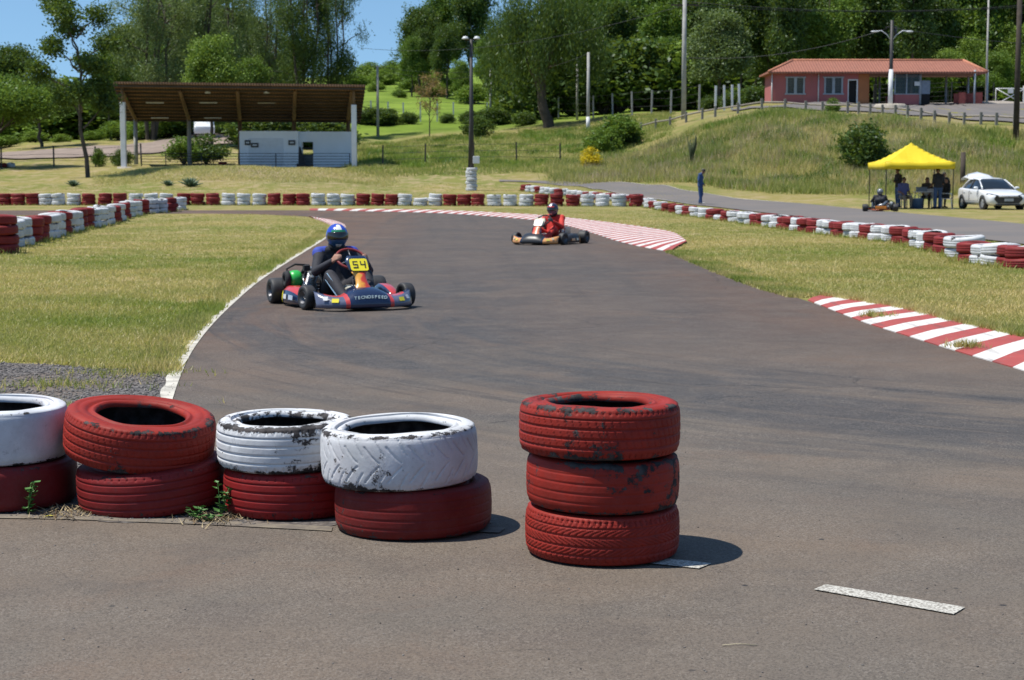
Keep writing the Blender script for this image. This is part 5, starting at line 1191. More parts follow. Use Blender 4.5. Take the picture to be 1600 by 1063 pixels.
for sx in (-1, 1):
    for sy in (-1, 1): mb = MB(); mb.box((sx * 1.43, sy * 1.43, 1.0), (.035, .035, 2.0)); lg = mb.build('leg', DKM, tn); mb = MB(); mb.box((sx * 1.43, sy * 1.43, .01), (.11, .11, .02)); mb.build('foot_plate', GYF, lg)
# furniture under the tent
BLP = simple('blue_grey_plastic', (.13, .17, .24), .5, var=.1); WPL = simple('white_plastic', (.62, .63, .66), .45, var=.05); BLU = simple('blue_plastic', (.07, .12, .24), .5)
def spot(px, Y): Y -= 3.2; return ((px - 800) / F * Y, Y)
x, y = spot(1446, 76.4)
tb = thing('folding_table', 'folding table with equipment on it under the yellow tent', 'table', (x, y, 0), R(5))
mb = MB(); mb.box((0, 0, .72), (1.0, .6, .035)); mb.build('tabletop', WPL, tb, bevel=.008)
for sx in (-1, 1):
    for sy in (-1, 1): mb = MB(); mb.tube([(sx * .44, sy * .25, .70), (sx * .44, sy * .27, 0)], .018, 6); mb.build('leg', GYF, tb)
mb = MB(); mb.box((0, 0, 0), (.42, .30, .16)); mb.box((0, 0, .10), (.46, .32, .03)); o = mb.build('storage_box', BLP, bevel=.01); o.location = (x - .25, y - .05, .82); tag(o, 'grey plastic box with a dark lid standing on the folding table', 'box')
mb = MB(); mb.lathe([(0, 0), (.22, 0), (.25, .42), (.27, .45), (.24, .45), (.22, .05), (0, .05)], seg=20); mb.tube([(-.25, 0, .42), (0, 0, .62), (.25, 0, .42)], .01, 5); o = mb.build('bucket', BLU); x2, y2 = spot(1431, 75.8); o.location = (x2, y2, 0); tag(o, 'blue bucket on the grass beside the folding table', 'bucket')
def chair(px, Y, rz, mat, label):
    x, y = spot(px, Y); c = thing('plastic_chair', label, 'chair', (x, y, 0), rz, 'plastic chairs under the tent')
    mb = MB(); mb.box((0, 0, .43), (.46, .44, .03)); mb.build('seat', mat, c, bevel=.01)
    mb = MB(); mb.loft([[(-.22, .20, .45), (.22, .20, .45), (.22, .23, .45), (-.22, .23, .45)], [(-.23, .28, .85), (.23, .28, .85), (.23, .31, .85), (-.23, .31, .85)]], smooth=False); mb.build('backrest', mat, c)
    for sx in (-1, 1):
        mb = MB(); mb.tube([(sx * .24, -.2, .43), (sx * .25, -.2, .64), (sx * .25, .2, .66)], .02, 6); mb.build('armrest', mat, c)
        for sy in (-1, 1): mb = MB(); mb.tube([(sx * .20, sy * .18, .42), (sx * .24, sy * .23, 0)], .02, 6); mb.build('leg', mat, c)
chair(1411, 75.9, R(12), BLU, 'blue plastic chair under the seated person in the purple-blue shirt')
chair(1477, 76.3, R(75), WPL, 'white plastic chair nearest the white car, under the tent')
chair(1447, 77.3, R(180), WPL, 'white plastic chair behind the folding table')
# ================================================================== WHITE CAR
cx_, cy_ = (1548 - 800) / F * 72.0, 72.2
car = thing('parked_car', 'white hatchback sedan with its boot lid raised, parked beside the tent', 'car', (cx_, cy_, 0), R(5)); car.scale = (.96, .96, .90)
CW = MT('car_white_paint'); CW.bsdf((.72, .73, .75, 1), .28, **{'Coat Weight': .7, 'Coat Roughness': .05}); CW = CW.m
def ring(y, zl, zs, zt, w0, w1, wt_): return [(-w0 * .9, y, zl), (w0 * .9, y, zl), (w0, y, zl + .12), (w1, y, (zl + zs) * .52), (w1 * .985, y, zs), (wt_, y, zt - .015), (wt_ * .55, y, zt + .01), (0, y, zt + .02), (-wt_ * .55, y, zt + .01), (-wt_, y, zt - .015), (-w1 * .985, y, zs), (-w1, y, (zl + zs) * .52), (-w0, y, zl + .12)]
st = [(-2.06, .30, .50, .56, .58, .62, .50), (-2.00, .20, .62, .68, .70, .76, .62), (-1.88, .17, .68, .745, .78, .83, .68), (-1.6, .17, .74, .82, .83, .865, .74), (-1.2, .17, .80, .89, .84, .87, .78), (-.85, .17, .85, .95, .845, .873, .80), (-.3, .17, .88, .96, .845, .873, .80), (.6, .17, .90, .98, .845, .873, .80), (1.3, .17, .94, 1.0, .845, .873, .79), (1.7, .19, .97, 1.03, .83, .865, .76), (1.98, .25, .96, 1.02, .78, .82, .70), (2.06, .33, .85, .92, .70, .74, .62)]
mb = MB(); mb.loft([ring(*s) for s in st]); body = mb.build('body', CW, car); ssf = body.modifiers.new('sub', 'SUBSURF'); ssf.levels = 1; ssf.render_levels = 2
def cab(y, z, w_): return [(-w_, y, z - .0), (w_, y, z)]
# cabin: roof skin and glass
def cabr(y, zb_, zt_, wb, wtp): return [(-wb, y, zb_), (-wtp, y, zt_ - .05), (-wtp * .8, y, zt_), (0, y, zt_ + .015), (wtp * .8, y, zt_), (wtp, y, zt_ - .05), (wb, y, zb_)]
gl_ = [cabr(-.92, .93, .95, .74, .70), cabr(-.45, .93, 1.24, .775, .64), cabr(-.08, .93, 1.415, .785, .575), cabr(.5, .93, 1.455, .785, .565), cabr(1.05, .95, 1.41, .78, .56), cabr(1.45, .98, 1.26, .76, .58), cabr(1.82, 1.0, 1.03, .72, .64)]
mb = MB(); mb.loft(gl_, closed=False, cap=False); mb.build('window_glass', DG, car)
mb = MB(); rr = [[(x_ * 1.012, y_, z_ + .012) for x_, y_, z_ in r_[1:6]] for r_ in gl_[2:5]]; mb.loft(rr, closed=False, cap=False); rp = mb.build('roof', CW, car); so = rp.modifiers.new('t', 'SOLIDIFY'); so.thickness = .02
for sx in (-1, 1):
    def gpt(i, k): v = gl_[i][k if sx < 0 else 6 - k]; return Vector((v[0] * 1.01, v[1], v[2] + .008))
    mb = MB(); mb.tube([gpt(0, 0), gpt(1, 1), gpt(2, 1)], .032, 6); mb.build('front_pillar', CW, car)
    mb = MB(); mb.tube([gpt(4, 1), gpt(5, 1), gpt(6, 1)], .05, 6); mb.build('rear_pillar', CW, car)
    mb = MB(); mb.tube([gpt(3, 0), gpt(3, 1)], .022, 6); mb.build('door_pillar', DKM, car)
    mb = MB(); mb.tube([gpt(2, 1), gpt(3, 1), gpt(4, 1)], .024, 6); mb.build('roof_rail', CW, car)
    mb = MB(); mb.ell((sx * .93, -.62, 1.0), (.11, .07, .065)); mb.build('side_mirror', CW, car)
    hl = MB(); hl.put([(sx * .42, -2.045, .60), (sx * .74, -1.90, .62), (sx * .845, -1.60, .72), (sx * .80, -1.62, .76), (sx * .70, -1.885, .735), (sx * .44, -2.01, .67)], [(0, 1, 2, 3, 4, 5)])
    hh = hl.build('headlight', simple('headlight_lens', (.05, .055, .065), .1, **{'Specular IOR Level': 1.0}), car); hh.location = (0, -.02, 0); so = hh.modifiers.new('t', 'SOLIDIFY'); so.thickness = .05
    mb = MB(); mb.lathe([(0, 0), (.07, 0), (.10, .02), (.10, .05), (0, .05)], (sx * .62, -2.0, .38), 'Y', 14); mb.build('fog_lamp', DKM, car)
    for y in (-1.28, 1.27):
        wh = thing('wheel', None, None); del_ = [wh.pop(k) for k in ()]; wh.parent = car; wh.location = (sx * .79, y, .31)
        mb = MB(); mb.lathe([(.20, -.09), (.28, -.10), (.305, -.07), (.31, 0), (.305, .07), (.28, .10), (.20, .09)], (0, 0, 0), 'X', 28, closed=True); mb.build('tyre', TY, wh)
        mb = MB(); mb.lathe([(0, sx * .07), (.05, sx * .075), (.06, sx * .05), (.18, sx * .06), (.205, sx * .085), (.20, sx * .02), (0, sx * .02)], (0, 0, 0), 'X', 28)
        for k in range(5): a = k * 1.2566; mb.box((sx * .075, math.cos(a) * .12, math.sin(a) * .12), (.02, .16, .045), (a, 0, 0))
        mb.build('rim', simple('alloy_rim', (.55, .56, .58), .3, .6) if y < 0 and sx < 0 else bpy.data.materials['alloy_rim'], wh)
        mb = MB(); mb.lathe([(.335, sx * .0), (.36, sx * .0), (.36, sx * .10), (.335, sx * .10)], (sx * .79, y, .32), 'X', 28, closed=True); mb.build('wheel_arch', DKM, car)
mb = MB(); mb.put([(-.56, -2.085, .64), (.56, -2.085, .64), (.64, -2.07, .50), (.46, -2.075, .30), (-.46, -2.075, .30), (-.64, -2.07, .50)], [(0, 1, 2, 3, 4, 5)]); gr = mb.build('grille', DKM, car); so = gr.modifiers.new('t', 'SOLIDIFY'); so.thickness = .05
mb = MB(); mb.box((0, -2.115, .46), (.40, .015, .13)); mb.build('number_plate', simple('plate_grey', (.45, .46, .48), .5), gr)
mb = MB(); mb.tube([(-.45, -2.10, .60), (0, -2.12, .60), (.45, -2.10, .60)], .012, 6); mb.build('chrome_strip', LAMP, gr)
mb = MB(); mb.box((0, -2.02, .24), (1.1, .12, .07)); mb.build('air_intake', DKM, car, bevel=.02)
mb = MB(); lid = [[(x_ * .94, y_, z_ + k_ - .26 * (x_ / .66) ** 2 * (z_ - 1.35) / .4) for x_ in (-.66, -.4, 0, .4, .66)] for y_, z_, k_ in ((1.0, 1.45, 0), (1.35, 1.66, .02), (1.8, 1.74, .02), (2.05, 1.62, 0), (2.12, 1.42, 0))]
mb.loft(lid, closed=False, cap=False); ld = mb.build('boot_lid', CW, car); so = ld.modifiers.new('t', 'SOLIDIFY'); so.thickness = .05
mb = MB(); mb.loft([[(x_ * .8, y_ , z_ - .055 - .2 * (x_ / .66) ** 2 * (z_ - 1.35) / .4) for x_ in (-.66, 0, .66)] for y_, z_ in ((1.15, 1.54), (1.4, 1.66), (1.7, 1.70))], closed=False, cap=False); mb.build('rear_window', DG, ld)
for sx in (-1, 1):
    mb = MB(); mb.tube([(sx * .60, 1.35, 1.05), (sx * .56, 1.45, 1.60)], .012, 5); mb.build('lid_strut', DKM, car)
for sx in (-1, 1):
    for y0_, y1_ in ((-.78, .35), (.37, 1.2)): mb = MB(); mb.tube([(sx * .873, y0_, .86), (sx * .878, y0_ + .02, .40), (sx * .878, y1_ - .02, .40), (sx * .873, y1_, .88)], .006, 4); mb.build('door_seam', DKM, car)
    for y_ in (.15, 1.0): mb = MB(); mb.box((sx * .885, y_, .80), (.02, .16, .03)); mb.build('door_handle', CW, car)
# ================================================================== PEOPLE
def person_body(parent, caps, mats, voxel=.011, name='body', smooth_it=6):
    """caps: (p0, r0, p1, r1, material index). The union becomes one continuous skin."""
    vs, fs = [], []
    for p0, r0, p1, r1, mi in caps:
        p0, p1 = Vector(p0), Vector(p1); d = p1 - p0; L = d.length; b = len(vs); seg, hr = 14, 5
        q = d.to_track_quat('Z', 'Y') if L > 1e-6 else Matrix.Identity(3).to_quaternion(); rings = []
        for i in range(hr + 1): a = math.pi / 2 * i / hr; rings.append((r0 * math.sin(a), -r0 * math.cos(a)))
        for i in range(hr + 1): a = math.pi / 2 * (1 - i / hr); rings.append((r1 * math.sin(a), L + r1 * math.cos(a)))
        for r_, h in rings:
            for k in range(seg): t = 2 * math.pi * k / seg; vs.append(p0 + q @ Vector((max(r_, 1e-4) * math.cos(t), max(r_, 1e-4) * math.sin(t), h)))
        n = len(rings)
        fs += [(b + i * seg + k, b + i * seg + (k + 1) % seg, b + (i + 1) * seg + (k + 1) % seg, b + (i + 1) * seg + k) for i in range(n - 1) for k in range(seg)]
        fs += [tuple(b + k for k in reversed(range(seg))), tuple(b + (n - 1) * seg + k for k in range(seg))]
    me = bpy.data.meshes.new('tmp'); me.from_pydata(vs, [], fs); o = bpy.data.objects.new('tmp', me); COL.objects.link(o)
    m_ = o.modifiers.new('r', 'REMESH'); m_.mode = 'VOXEL'; m_.voxel_size = voxel
    m_ = o.modifiers.new('s', 'SMOOTH'); m_.iterations = smooth_it; m_.factor = .4
    dg = bpy.context.evaluated_depsgraph_get(); me2 = bpy.data.meshes.new_from_object(o.evaluated_get(dg)); bpy.data.objects.remove(o)
    me2.materials.clear()
    for m in mats: me2.materials.append(m)
    n = len(me2.polygons); c = np.empty(n * 3, np.float32); me2.polygons.foreach_get('center', c); c = c.reshape(-1, 3)
    best = np.full(n, 1e9); idx = np.zeros(n, np.int32)
    for p0, r0, p1, r1, mi in caps:
        a, b_ = np.array(p0, float), np.array(p1, float); d = b_ - a; L2 = max(d @ d, 1e-9); t = np.clip(((c - a) @ d) / L2, 0, 1)
        dist = np.linalg.norm(c - (a + t[:, None] * d), axis=1) - (r0 + (r1 - r0) * t); k = dist < best; best[k] = dist[k]; idx[k] = mi
    me2.polygons.foreach_set('material_index', idx); me2.polygons.foreach_set('use_smooth', np.ones(n, bool)); me2.name = name
    return add(name, me2, parent)
def hand(wrist, dirv, palm_n, side, mi, curl=.6, s=1.0):
    """palm, four unequal fingers with two bends and a thumb from the side of the palm"""
    d = Vector(dirv).normalized(); n = Vector(palm_n).normalized(); n = (n - d * n.dot(d)).normalized(); lat = d.cross(n) * side; w_ = Vector(wrist); out = []
    kn = w_ + d * .085 * s
    for k, off_ in enumerate((-.028, -.009, .010, .028)):
        out.append((w_ + d * .015 + lat * off_ * .6 * s, .016 * s, kn + lat * off_ * s, .0125 * s, mi))
        L = (.070, .080, .075, .058)[k] * s; a = kn + lat * off_ * s; dd = d
        for seg_, fr_ in ((0, .42), (1, .33), (2, .25)):
            ang = curl * (.5, 1.1, 1.0)[seg_]; dd = (dd * math.cos(ang) + n * math.sin(ang)).normalized(); b_ = a + dd * L * fr_; out.append((a, (.0098 - seg_ * .0010) * s, b_, (.009 - seg_ * .0011) * s, mi)); a = b_
    th0 = w_ + d * .025 * s - lat * .026 * s; t1 = th0 + (d * .6 - lat * .8 + n * .25).normalized() * .036 * s; t2 = t1 + (d * .8 - lat * .25 + n * .6).normalized() * .032 * s
    out += [(th0, .014 * s, t1, .011 * s, mi), (t1, .011 * s, t2, .0085 * s, mi)]
    return out
def body_caps(J, build=1.0, skin=0, top=1, leg=2, shoe=3, hand_mi=0, curl=.6, sleeve='long', neck_mi=0, headr=.095, face=True, shorts=False, leg_lo=None, sleeve_lo=None, palm=(0, 0, -1)):
    V = Vector; b = build; P, C, N, Hd = V(J['pelvis']), V(J['chest']), V(J['neck']), V(J['head']); caps = []
    sd_ = (V(J['sh_r']) - V(J['sh_l'])).normalized()
    for s_ in (-1, 0, 1):
        caps.append((P + sd_ * .075 * s_ * b, .105 * b, P.lerp(C, .5) + sd_ * .06 * s_ * b, .10 * b, top)); caps.append((P.lerp(C, .5) + sd_ * .06 * s_ * b, .10 * b, C + sd_ * .085 * s_ * b, .108 * b, top))
        caps.append((P + sd_ * .08 * s_ * b + V((0, 0, -.04)), .102 * b, P + sd_ * .08 * s_ * b, .10 * b, leg))
    caps.append((C, .10 * b, N, .060, top)); caps.append((N, .053, Hd - V((0, 0, .04)), .05, neck_mi))
    fw = V(J.get('face', (0, -1, 0))).normalized(); upv = V(J.get('up', (0, 0, 1))).normalized(); lt_ = fw.cross(upv)
    caps.append((Hd - upv * .035 + fw * .018, .062, Hd + upv * .035 - fw * .008, headr * .92, skin)); caps.append((Hd - upv * .078 + fw * .048, .030, Hd - upv * .03 + fw * .03, .05, skin))
    if face:
        caps.append((Hd + fw * .082 - upv * .005, .010, Hd + fw * .102 - upv * .028, .014, skin)); caps.append((Hd + fw * .086 - upv * .058 - lt_ * .014, .009, Hd + fw * .086 - upv * .058 + lt_ * .014, .009, skin))
        for s_ in (-1, 1): caps.append((Hd + lt_ * s_ * .082 + upv * .012, .014, Hd + lt_ * s_ * .082 - upv * .022, .010, skin))
    for s_, k in ((-1, 'l'), (1, 'r')):
        S, E, W_ = V(J['sh_' + k]), V(J['el_' + k]), V(J['wr_' + k])
        caps.append((C.lerp(S, .5), .085 * b, S, .070 * b, top)); caps.append((N, .055, S, .062 * b, top))
        caps.append((S, .064 * b, E, .048 * b, top)); lo = top if sleeve == 'long' else skin
        if sleeve_lo is not None: lo = sleeve_lo
        if sleeve == 'short':
            M_ = S.lerp(E, .65); caps.append((M_, .050 * b, E, .043 * b, skin))
        caps.append((E, .046 * b, W_, .030 * b, lo))
        hd = V(J.get('hd_' + k, (W_ - E))).normalized(); caps += hand(W_ + hd * .01, hd, J.get('palm_' + k, palm), s_, hand_mi, J.get('curl', curl))
        Hh, K, A_, T = V(J['hip_' + k]), V(J['kn_' + k]), V(J['an_' + k]), V(J['toe_' + k])
        caps.append((P, .10 * b, Hh, .095 * b, leg)); caps.append((Hh, .092 * b, K, .064 * b, leg)); caps.append((K, .064 * b, A_, .046 * b, leg if leg_lo is None else leg_lo))
        if shorts: caps.append((K, .058 * b, K.lerp(A_, .35), .058 * b, skin)); caps.append((K.lerp(A_, .35), .058 * b, A_, .038 * b, skin))
        back = (A_ - T); back.z = 0; back = back.normalized() if back.length > 1e-4 else V((0, 1, 0))
        caps.append((A_ + V((0, 0, -.03)) + back * .03, .042, A_.lerp(T, .55) + V((0, 0, -.015)), .040, shoe)); caps.append((A_.lerp(T, .5) + V((0, 0, -.012)), .038, T, .030, shoe))
    return caps
SKIN = simple('skin', (.36, .19, .13), .6, var=.1); SKIND = simple('tanned_skin', (.20, .10, .065), .6, var=.1); HAIR = simple('dark_hair', (.015, .012, .010), .6, var=.3, scale=30)
EYE = simple('eye', (.03, .025, .02), .2)
def hair_cap(parent, J, long=0, name='hair', mat=None):
    Hd = Vector(J['head']); fw = Vector(J.get('face', (0, -1, 0))).normalized(); upv = Vector(J.get('up', (0, 0, 1))).normalized()
    vs = []; c = Hd + upv * .03 - fw * .014; lt_ = fw.cross(upv); seg, rg_ = 20, 9; mb = MB()
    for i in range(rg_ + 1):
        ph = math.pi * .5 * i / rg_ * 1.25
        for k in range(seg):
            t = 2 * math.pi * k / seg; front = max(0, math.cos(t)); p_ = ph * (1 - .38 * front)
            r_ = .103 + .004 * math.sin(7 * t + i); vs.append(c + upv * r_ * math.cos(p_) + fw * r_ * math.sin(p_) * math.cos(t) * .98 + lt_ * r_ * .88 * math.sin(p_) * math.sin(t))
    mb.put(vs, [(i * seg + k, (i + 1) * seg + k, (i + 1) * seg + (k + 1) % seg, i * seg + (k + 1) % seg) for i in range(rg_) for k in range(seg)], True)
    if long: mb.tube([c - fw * .06, c - fw * .10 - upv * .12, c - fw * .09 - upv * (.12 + long)], [.08, .085, .04], 10, flat=.7)
    o = mb.build(name, mat or HAIR, parent)
    for s_ in (-1, 1): mb = MB(); mb.ell(Hd + fw * .080 + lt_ * s_ * .033 + upv * .012, (.012, .010, .010), 8, 6); mb.build('eye', EYE, parent)
    return o
def standing(lean=0.0):
    J = dict(pelvis=(0, 0, .93), chest=(0, -.0, 1.27), neck=(0, 0, 1.48), head=(0, -.01, 1.62))
    for s, k in ((-1, 'l'), (1, 'r')):
        J.update({'sh_' + k: (s * .175, 0, 1.41), 'el_' + k: (s * .23, .02, 1.13), 'wr_' + k: (s * .235, -.04, .88), 'hip_' + k: (s * .095, 0, .88), 'kn_' + k: (s * .10, -.01, .49), 'an_' + k: (s * .10, .02, .09), 'toe_' + k: (s * .12, -.16, .035)})
    return J
def sitting():
    J = dict(pelvis=(0, .05, .54), chest=(0, .07, .88), neck=(0, .04, 1.08), head=(0, .0, 1.22))
    for s, k in ((-1, 'l'), (1, 'r')):
        J.update({'sh_' + k: (s * .175, .05, 1.02), 'el_' + k: (s * .24, .03, .75), 'wr_' + k: (s * .17, -.22, .66), 'hip_' + k: (s * .10, .02, .53), 'kn_' + k: (s * .14, -.40, .50), 'an_' + k: (s * .14, -.42, .09), 'toe_' + k: (s * .15, -.60, .035)})
    return J
def person(J, label, x, y, rz, mats, hairlong=0, z=0.0, sc=1.0, **kw):
    o = thing('person', label, 'person', (x, y, z), rz); o.scale = (sc,) * 3
    person_body(o, body_caps(J, **kw), mats); hair_cap(o, J, hairlong); return o
DEN = simple('blue_denim', (.035, .07, .16), .85, var=.2, scale=8); NAVY = simple('navy_overall', (.022, .06, .17), .8, var=.2, scale=8); SHO = simple('pale_shoes', (.42, .40, .38), .7); BLS = simple('black_cloth', (.016, .016, .019), .85, var=.3, scale=10)
PUR = simple('purple_blue_shirt', (.07, .08, .22), .8, var=.2); CAM = simple('dark_camouflage', (.05, .045, .04), .85, var=.6, scale=14); KHA = simple('khaki_shorts', (.16, .13, .10), .85)
# standing man in blue, side view, head bowed
J = standing(); J.update(head=(0, -.13, 1.57), neck=(0, -.045, 1.47), chest=(0, .0, 1.27), face=(0, -.75, -.66), up=(0, -.66, .75), el_l=(-.22, .05, 1.13), el_r=(.22, .05, 1.13), wr_l=(-.12, -.13, .98), wr_r=(.12, -.13, .98), kn_r=(.10, -.05, .49), an_r=(.11, .06, .09), toe_r=(.12, -.12, .035), an_l=(-.10, -.06, .09), toe_l=(-.12, -.24, .035))
p = gnd(1093, 320); person(J, 'person in a blue overall standing on the pit road with head bowed', p.x, p.y - .3, R(75), [SKIND, NAVY, NAVY, SHO], z=p.z + .03, sc=1.0, build=1.25)
# under the tent
J = standing(); J.update(el_l=(-.25, -.02, 1.16), el_r=(.25, -.02, 1.16), wr_l=(-.06, -.20, 1.14), wr_r=(.05, -.22, 1.20), hd_l=(1, -.2, .1), hd_r=(-1, -.2, .1), head=(0, -.04, 1.61), face=(0, -.95, -.3), up=(0, -.3, .95))
x, y = spot(1401, 77.6); person(J, 'person in dark clothes standing under the tent with arms folded', x, y, R(-70), [SKIND, BLS, NAVY, BLS])
J = sitting(); x, y = spot(1410, 75.9); person(J, 'person in a purple-blue shirt and shorts seated under the tent', x, y, R(12), [SKIND, PUR, KHA, BLS], sleeve='short', shorts=True, build=1.08)
J = standing(); J.update(head=(0, -.05, 1.60), face=(0, -.9, -.45), up=(0, -.45, .9), wr_l=(-.20, -.22, .98), wr_r=(.20, -.22, .98), el_l=(-.24, .04, 1.12), el_r=(.24, .04, 1.12), hd_l=(0, -1, -.1), hd_r=(0, -1, -.1))
x, y = spot(1463, 75.5); person(J, 'person in black shirt and jeans seen from behind at the table', x, y, R(188), [SKIND, BLS, DEN, BLS], build=1.1, sleeve='short')
J = sitting(); x, y = spot(1446, 77.15); person(J, 'person with long dark hair leaning over the far side of the table', x, y, R(-20), [SKIND, CAM, BLS, BLS], hairlong=.25)
J = sitting(); x, y = spot(1476, 76.4); person(J, 'slim person in black seated on the white chair nearest the car', x, y, R(-75), [SKIN, BLS, BLS, BLS], build=.82, hairlong=.15)
J = standing(); J.update(kn_l=(-.09, .05, .5)); x, y = spot(1472, 77.9); person(J, 'person in a dark jacket partly hidden behind the one in jeans', x, y, R(30), [SKIND, CAM, BLS, BLS], sc=.9)
# ================================================================== KARTS
CHR = simple('chromed_tube', (.45, .45, .47), .25, .9, var=.05); ENG = simple('engine_alloy', (.32, .33, .34), .35, .8, var=.2, scale=20); GRN = simple('green_airbox', (.03, .42, .07), .35, var=.1)
SLK = simple('slick_tyre_rubber', (.024, .024, .026), .62, var=.35, scale=14, bump=.2); RIM = simple('kart_rim', (.12, .12, .13), .4, .7); ORT = simple('orange_frame_tube', (.45, .09, .02), .4)
def text_part(s, parent, size, mat, name, mtx, shear=0.0, extr=.001):
    cu = bpy.data.curves.new('t', 'FONT'); cu.body = s; cu.size = size; cu.align_x = 'CENTER'; cu.align_y = 'CENTER'; cu.extrude = extr; cu.shear = shear; cu.offset = size * .02
    o = bpy.data.objects.new('t', cu); COL.objects.link(o); dg = bpy.context.evaluated_depsgraph_get(); me = bpy.data.meshes.new_from_object(o.evaluated_get(dg)); bpy.data.objects.remove(o)
    me.materials.clear(); me.materials.append(mat); me.transform(mtx); q = add(name, me, parent); return q
def kart_wheel(parent, x, y, r, w_, steer=0.0):
    h = bpy.data.objects.new('wheel', None); COL.objects.link(h); h.parent = parent; h.location = (x, y, r); h.rotation_euler = (0, 0, steer); s_ = 1 if x > 0 else -1
    mb = MB(); hw2 = w_ / 2; mb.lathe([(.066, -hw2 * .85), (r * .80, -hw2), (r * .93, -hw2 * .93), (r * .985, -hw2 * .74), (r, -hw2 * .4), (r, hw2 * .4), (r * .985, hw2 * .74), (r * .93, hw2 * .93), (r * .80, hw2), (.066, hw2 * .85)], (0, 0, 0), 'X', 36, closed=True); mb.build('tyre', SLK, h)
    mb = MB(); mb.lathe([(0, s_ * hw2 * .25), (.025, s_ * hw2 * .5), (.03, s_ * hw2 * .2), (.055, s_ * hw2 * .25), (.068, s_ * hw2 * .9), (.070, s_ * hw2 * .92), (.064, 0), (.068, -s_ * hw2 * .9)], (0, 0, 0), 'X', 28)
    for k in range(3): a = k * 2.094; mb.tube([(s_ * hw2 * .5, 0, 0), (s_ * hw2 * .42, math.cos(a) * .055, math.sin(a) * .055)], .009, 5)
    mb.build('rim', RIM, h); return h
def kart(label, x, y, rz, c, z=0.0):
    K = thing('racing_kart', label, 'kart', (x, y, z + .006), rz)
    # frame
    mb = MB()
    for s_ in (-1, 1): mb.tube([(s_ * .14, -.62, .06), (s_ * .28, -.42, .055), (s_ * .32, 0, .055), (s_ * .30, .40, .055), (s_ * .33, .62, .08)], .016, 8)
    for y_ in (-.60, -.30, .08, .60): mb.tube([(-.30 if abs(y_) < .5 else -.16 if y_ < 0 else -.33, y_, .058), (.30 if abs(y_) < .5 else .16 if y_ < 0 else .33, y_, .058)], .0155, 8)
    for s_ in (-1, 1): mb.tube([(s_ * .27, -.45, .07), (s_ * .48, -.52, .10), (s_ * .50, -.52, .16)], .014, 6)
    mb.build('frame', c['tube'], K)
    mb = MB(); mb.prism([(-.13, -.66), (.13, -.66), (.29, -.42), (.31, .02), (-.31, .02), (-.29, -.42)], .036, .041); mb.build('floor_tray', c['dark'], K)
    mb = MB(); mb.tube([(-.62, .52, .14), (.62, .52, .14)], .016, 8); mb.build('rear_axle', CHR, K)
    mb = MB(); mb.lathe([(.02, -.005), (.09, -.005), (.09, .005), (.02, .005)], (.24, .52, .14), 'X', 24, closed=True); mb.build('brake_disc', ENG, K)
    mb = MB(); mb.lathe([(.02, -.006), (.105, -.006), (.105, .006), (.02, .006)], (-.27, .52, .14), 'X', 24, closed=True); mb.build('sprocket', ENG, K)
    for s_ in (-1, 1):
        kart_wheel(K, s_ * .555, -.52, .130, .125, c.get('steer', 0)); kart_wheel(K, s_ * .575, .52, .142, .20)
        mb = MB(); mb.tube([(s_ * .03, -.44, .13), (s_ * .47, -.46, .13)], .008, 6); mb.build('tie_rod', CHR, K)
    # nose fairing: lofted across the width
    rings = []; NX = 24; mi_ = []
    for i in range(NX + 1):
        u_ = i / NX * 2 - 1; xx = u_ * .535; a_ = abs(u_); sw = .22 * a_ ** 3.2; cen = math.exp(-(u_ / .40) ** 4)
        yf = -.985 + sw; hh = .115 + .095 * cen + (.055 * max(0, (a_ - .6) / .4) ** 1.5); dp = .19 + .14 * cen - .06 * a_ ** 3
        prof = [(yf + dp, .05), (yf + .06, .028), (yf + .015, .034), (yf, .062), (yf + .008, .095), (yf + .04, .045 + hh * .62), (yf + dp * .55, .04 + hh * .92), (yf + dp, .04 + hh), (yf + dp + .012, .04 + hh - .012), (yf + dp * .5, .03 + hh * .82)]
        rings.append([(xx, yy, zz_) for yy, zz_ in prof])
    mb = MB(); mb.loft(rings, closed=True, cap=True)
    mats = c['nose']; mb.mats = list(mats); P_ = len(rings[0]); fm = []
    for i in range(NX):
        u_ = (i + .5) / NX * 2 - 1; a_ = abs(u_)
        for k in range(P_):
            if k in (0, 1): m_ = 3
            elif a_ < .43: m_ = 0
            elif a_ < .53: m_ = 1
            elif k >= 6: m_ = 1 if a_ < .8 else 0
            else: m_ = 2 if (k >= 4) else c.get('low', 2)
            fm.append(m_)
    mb.m = fm + [3, 3]; nose = mb.build('nose_fairing', None, K)
    for s_ in (-1, 1):
        for (xx, w_, m_, dz) in ((.37, .075, c['stk'][0], .0), (.455, .05, c['stk'][1], .02)):
            a_ = xx / .535; sw = .22 * a_ ** 3.2; yf = -.985 + sw; mb = MB(); mb.box((0, 0, 0), (w_, .004, .045), (R(-28), 0, s_ * math.atan(.22 * 3.2 * a_ ** 2.2 / .535))); q = mb.build('sticker', m_, K); q.location = (s_ * xx, yf + .012, .115 + dz)
    if c.get('text'):
        for i, ch in enumerate(c['text']):
            t = (i - (len(c['text']) - 1) / 2); xx = t * .037; yy = -.985 + .026 + .22 * (abs(xx) / .535) ** 3.2; zz_ = .148 - .35 * xx * xx
            M_ = Matrix.Translation((xx, yy - .006, zz_)) @ Matrix.Rotation(R(58), 4, 'X'); text_part(ch, K, .050, c['textm'], 'letter', M_, .15)
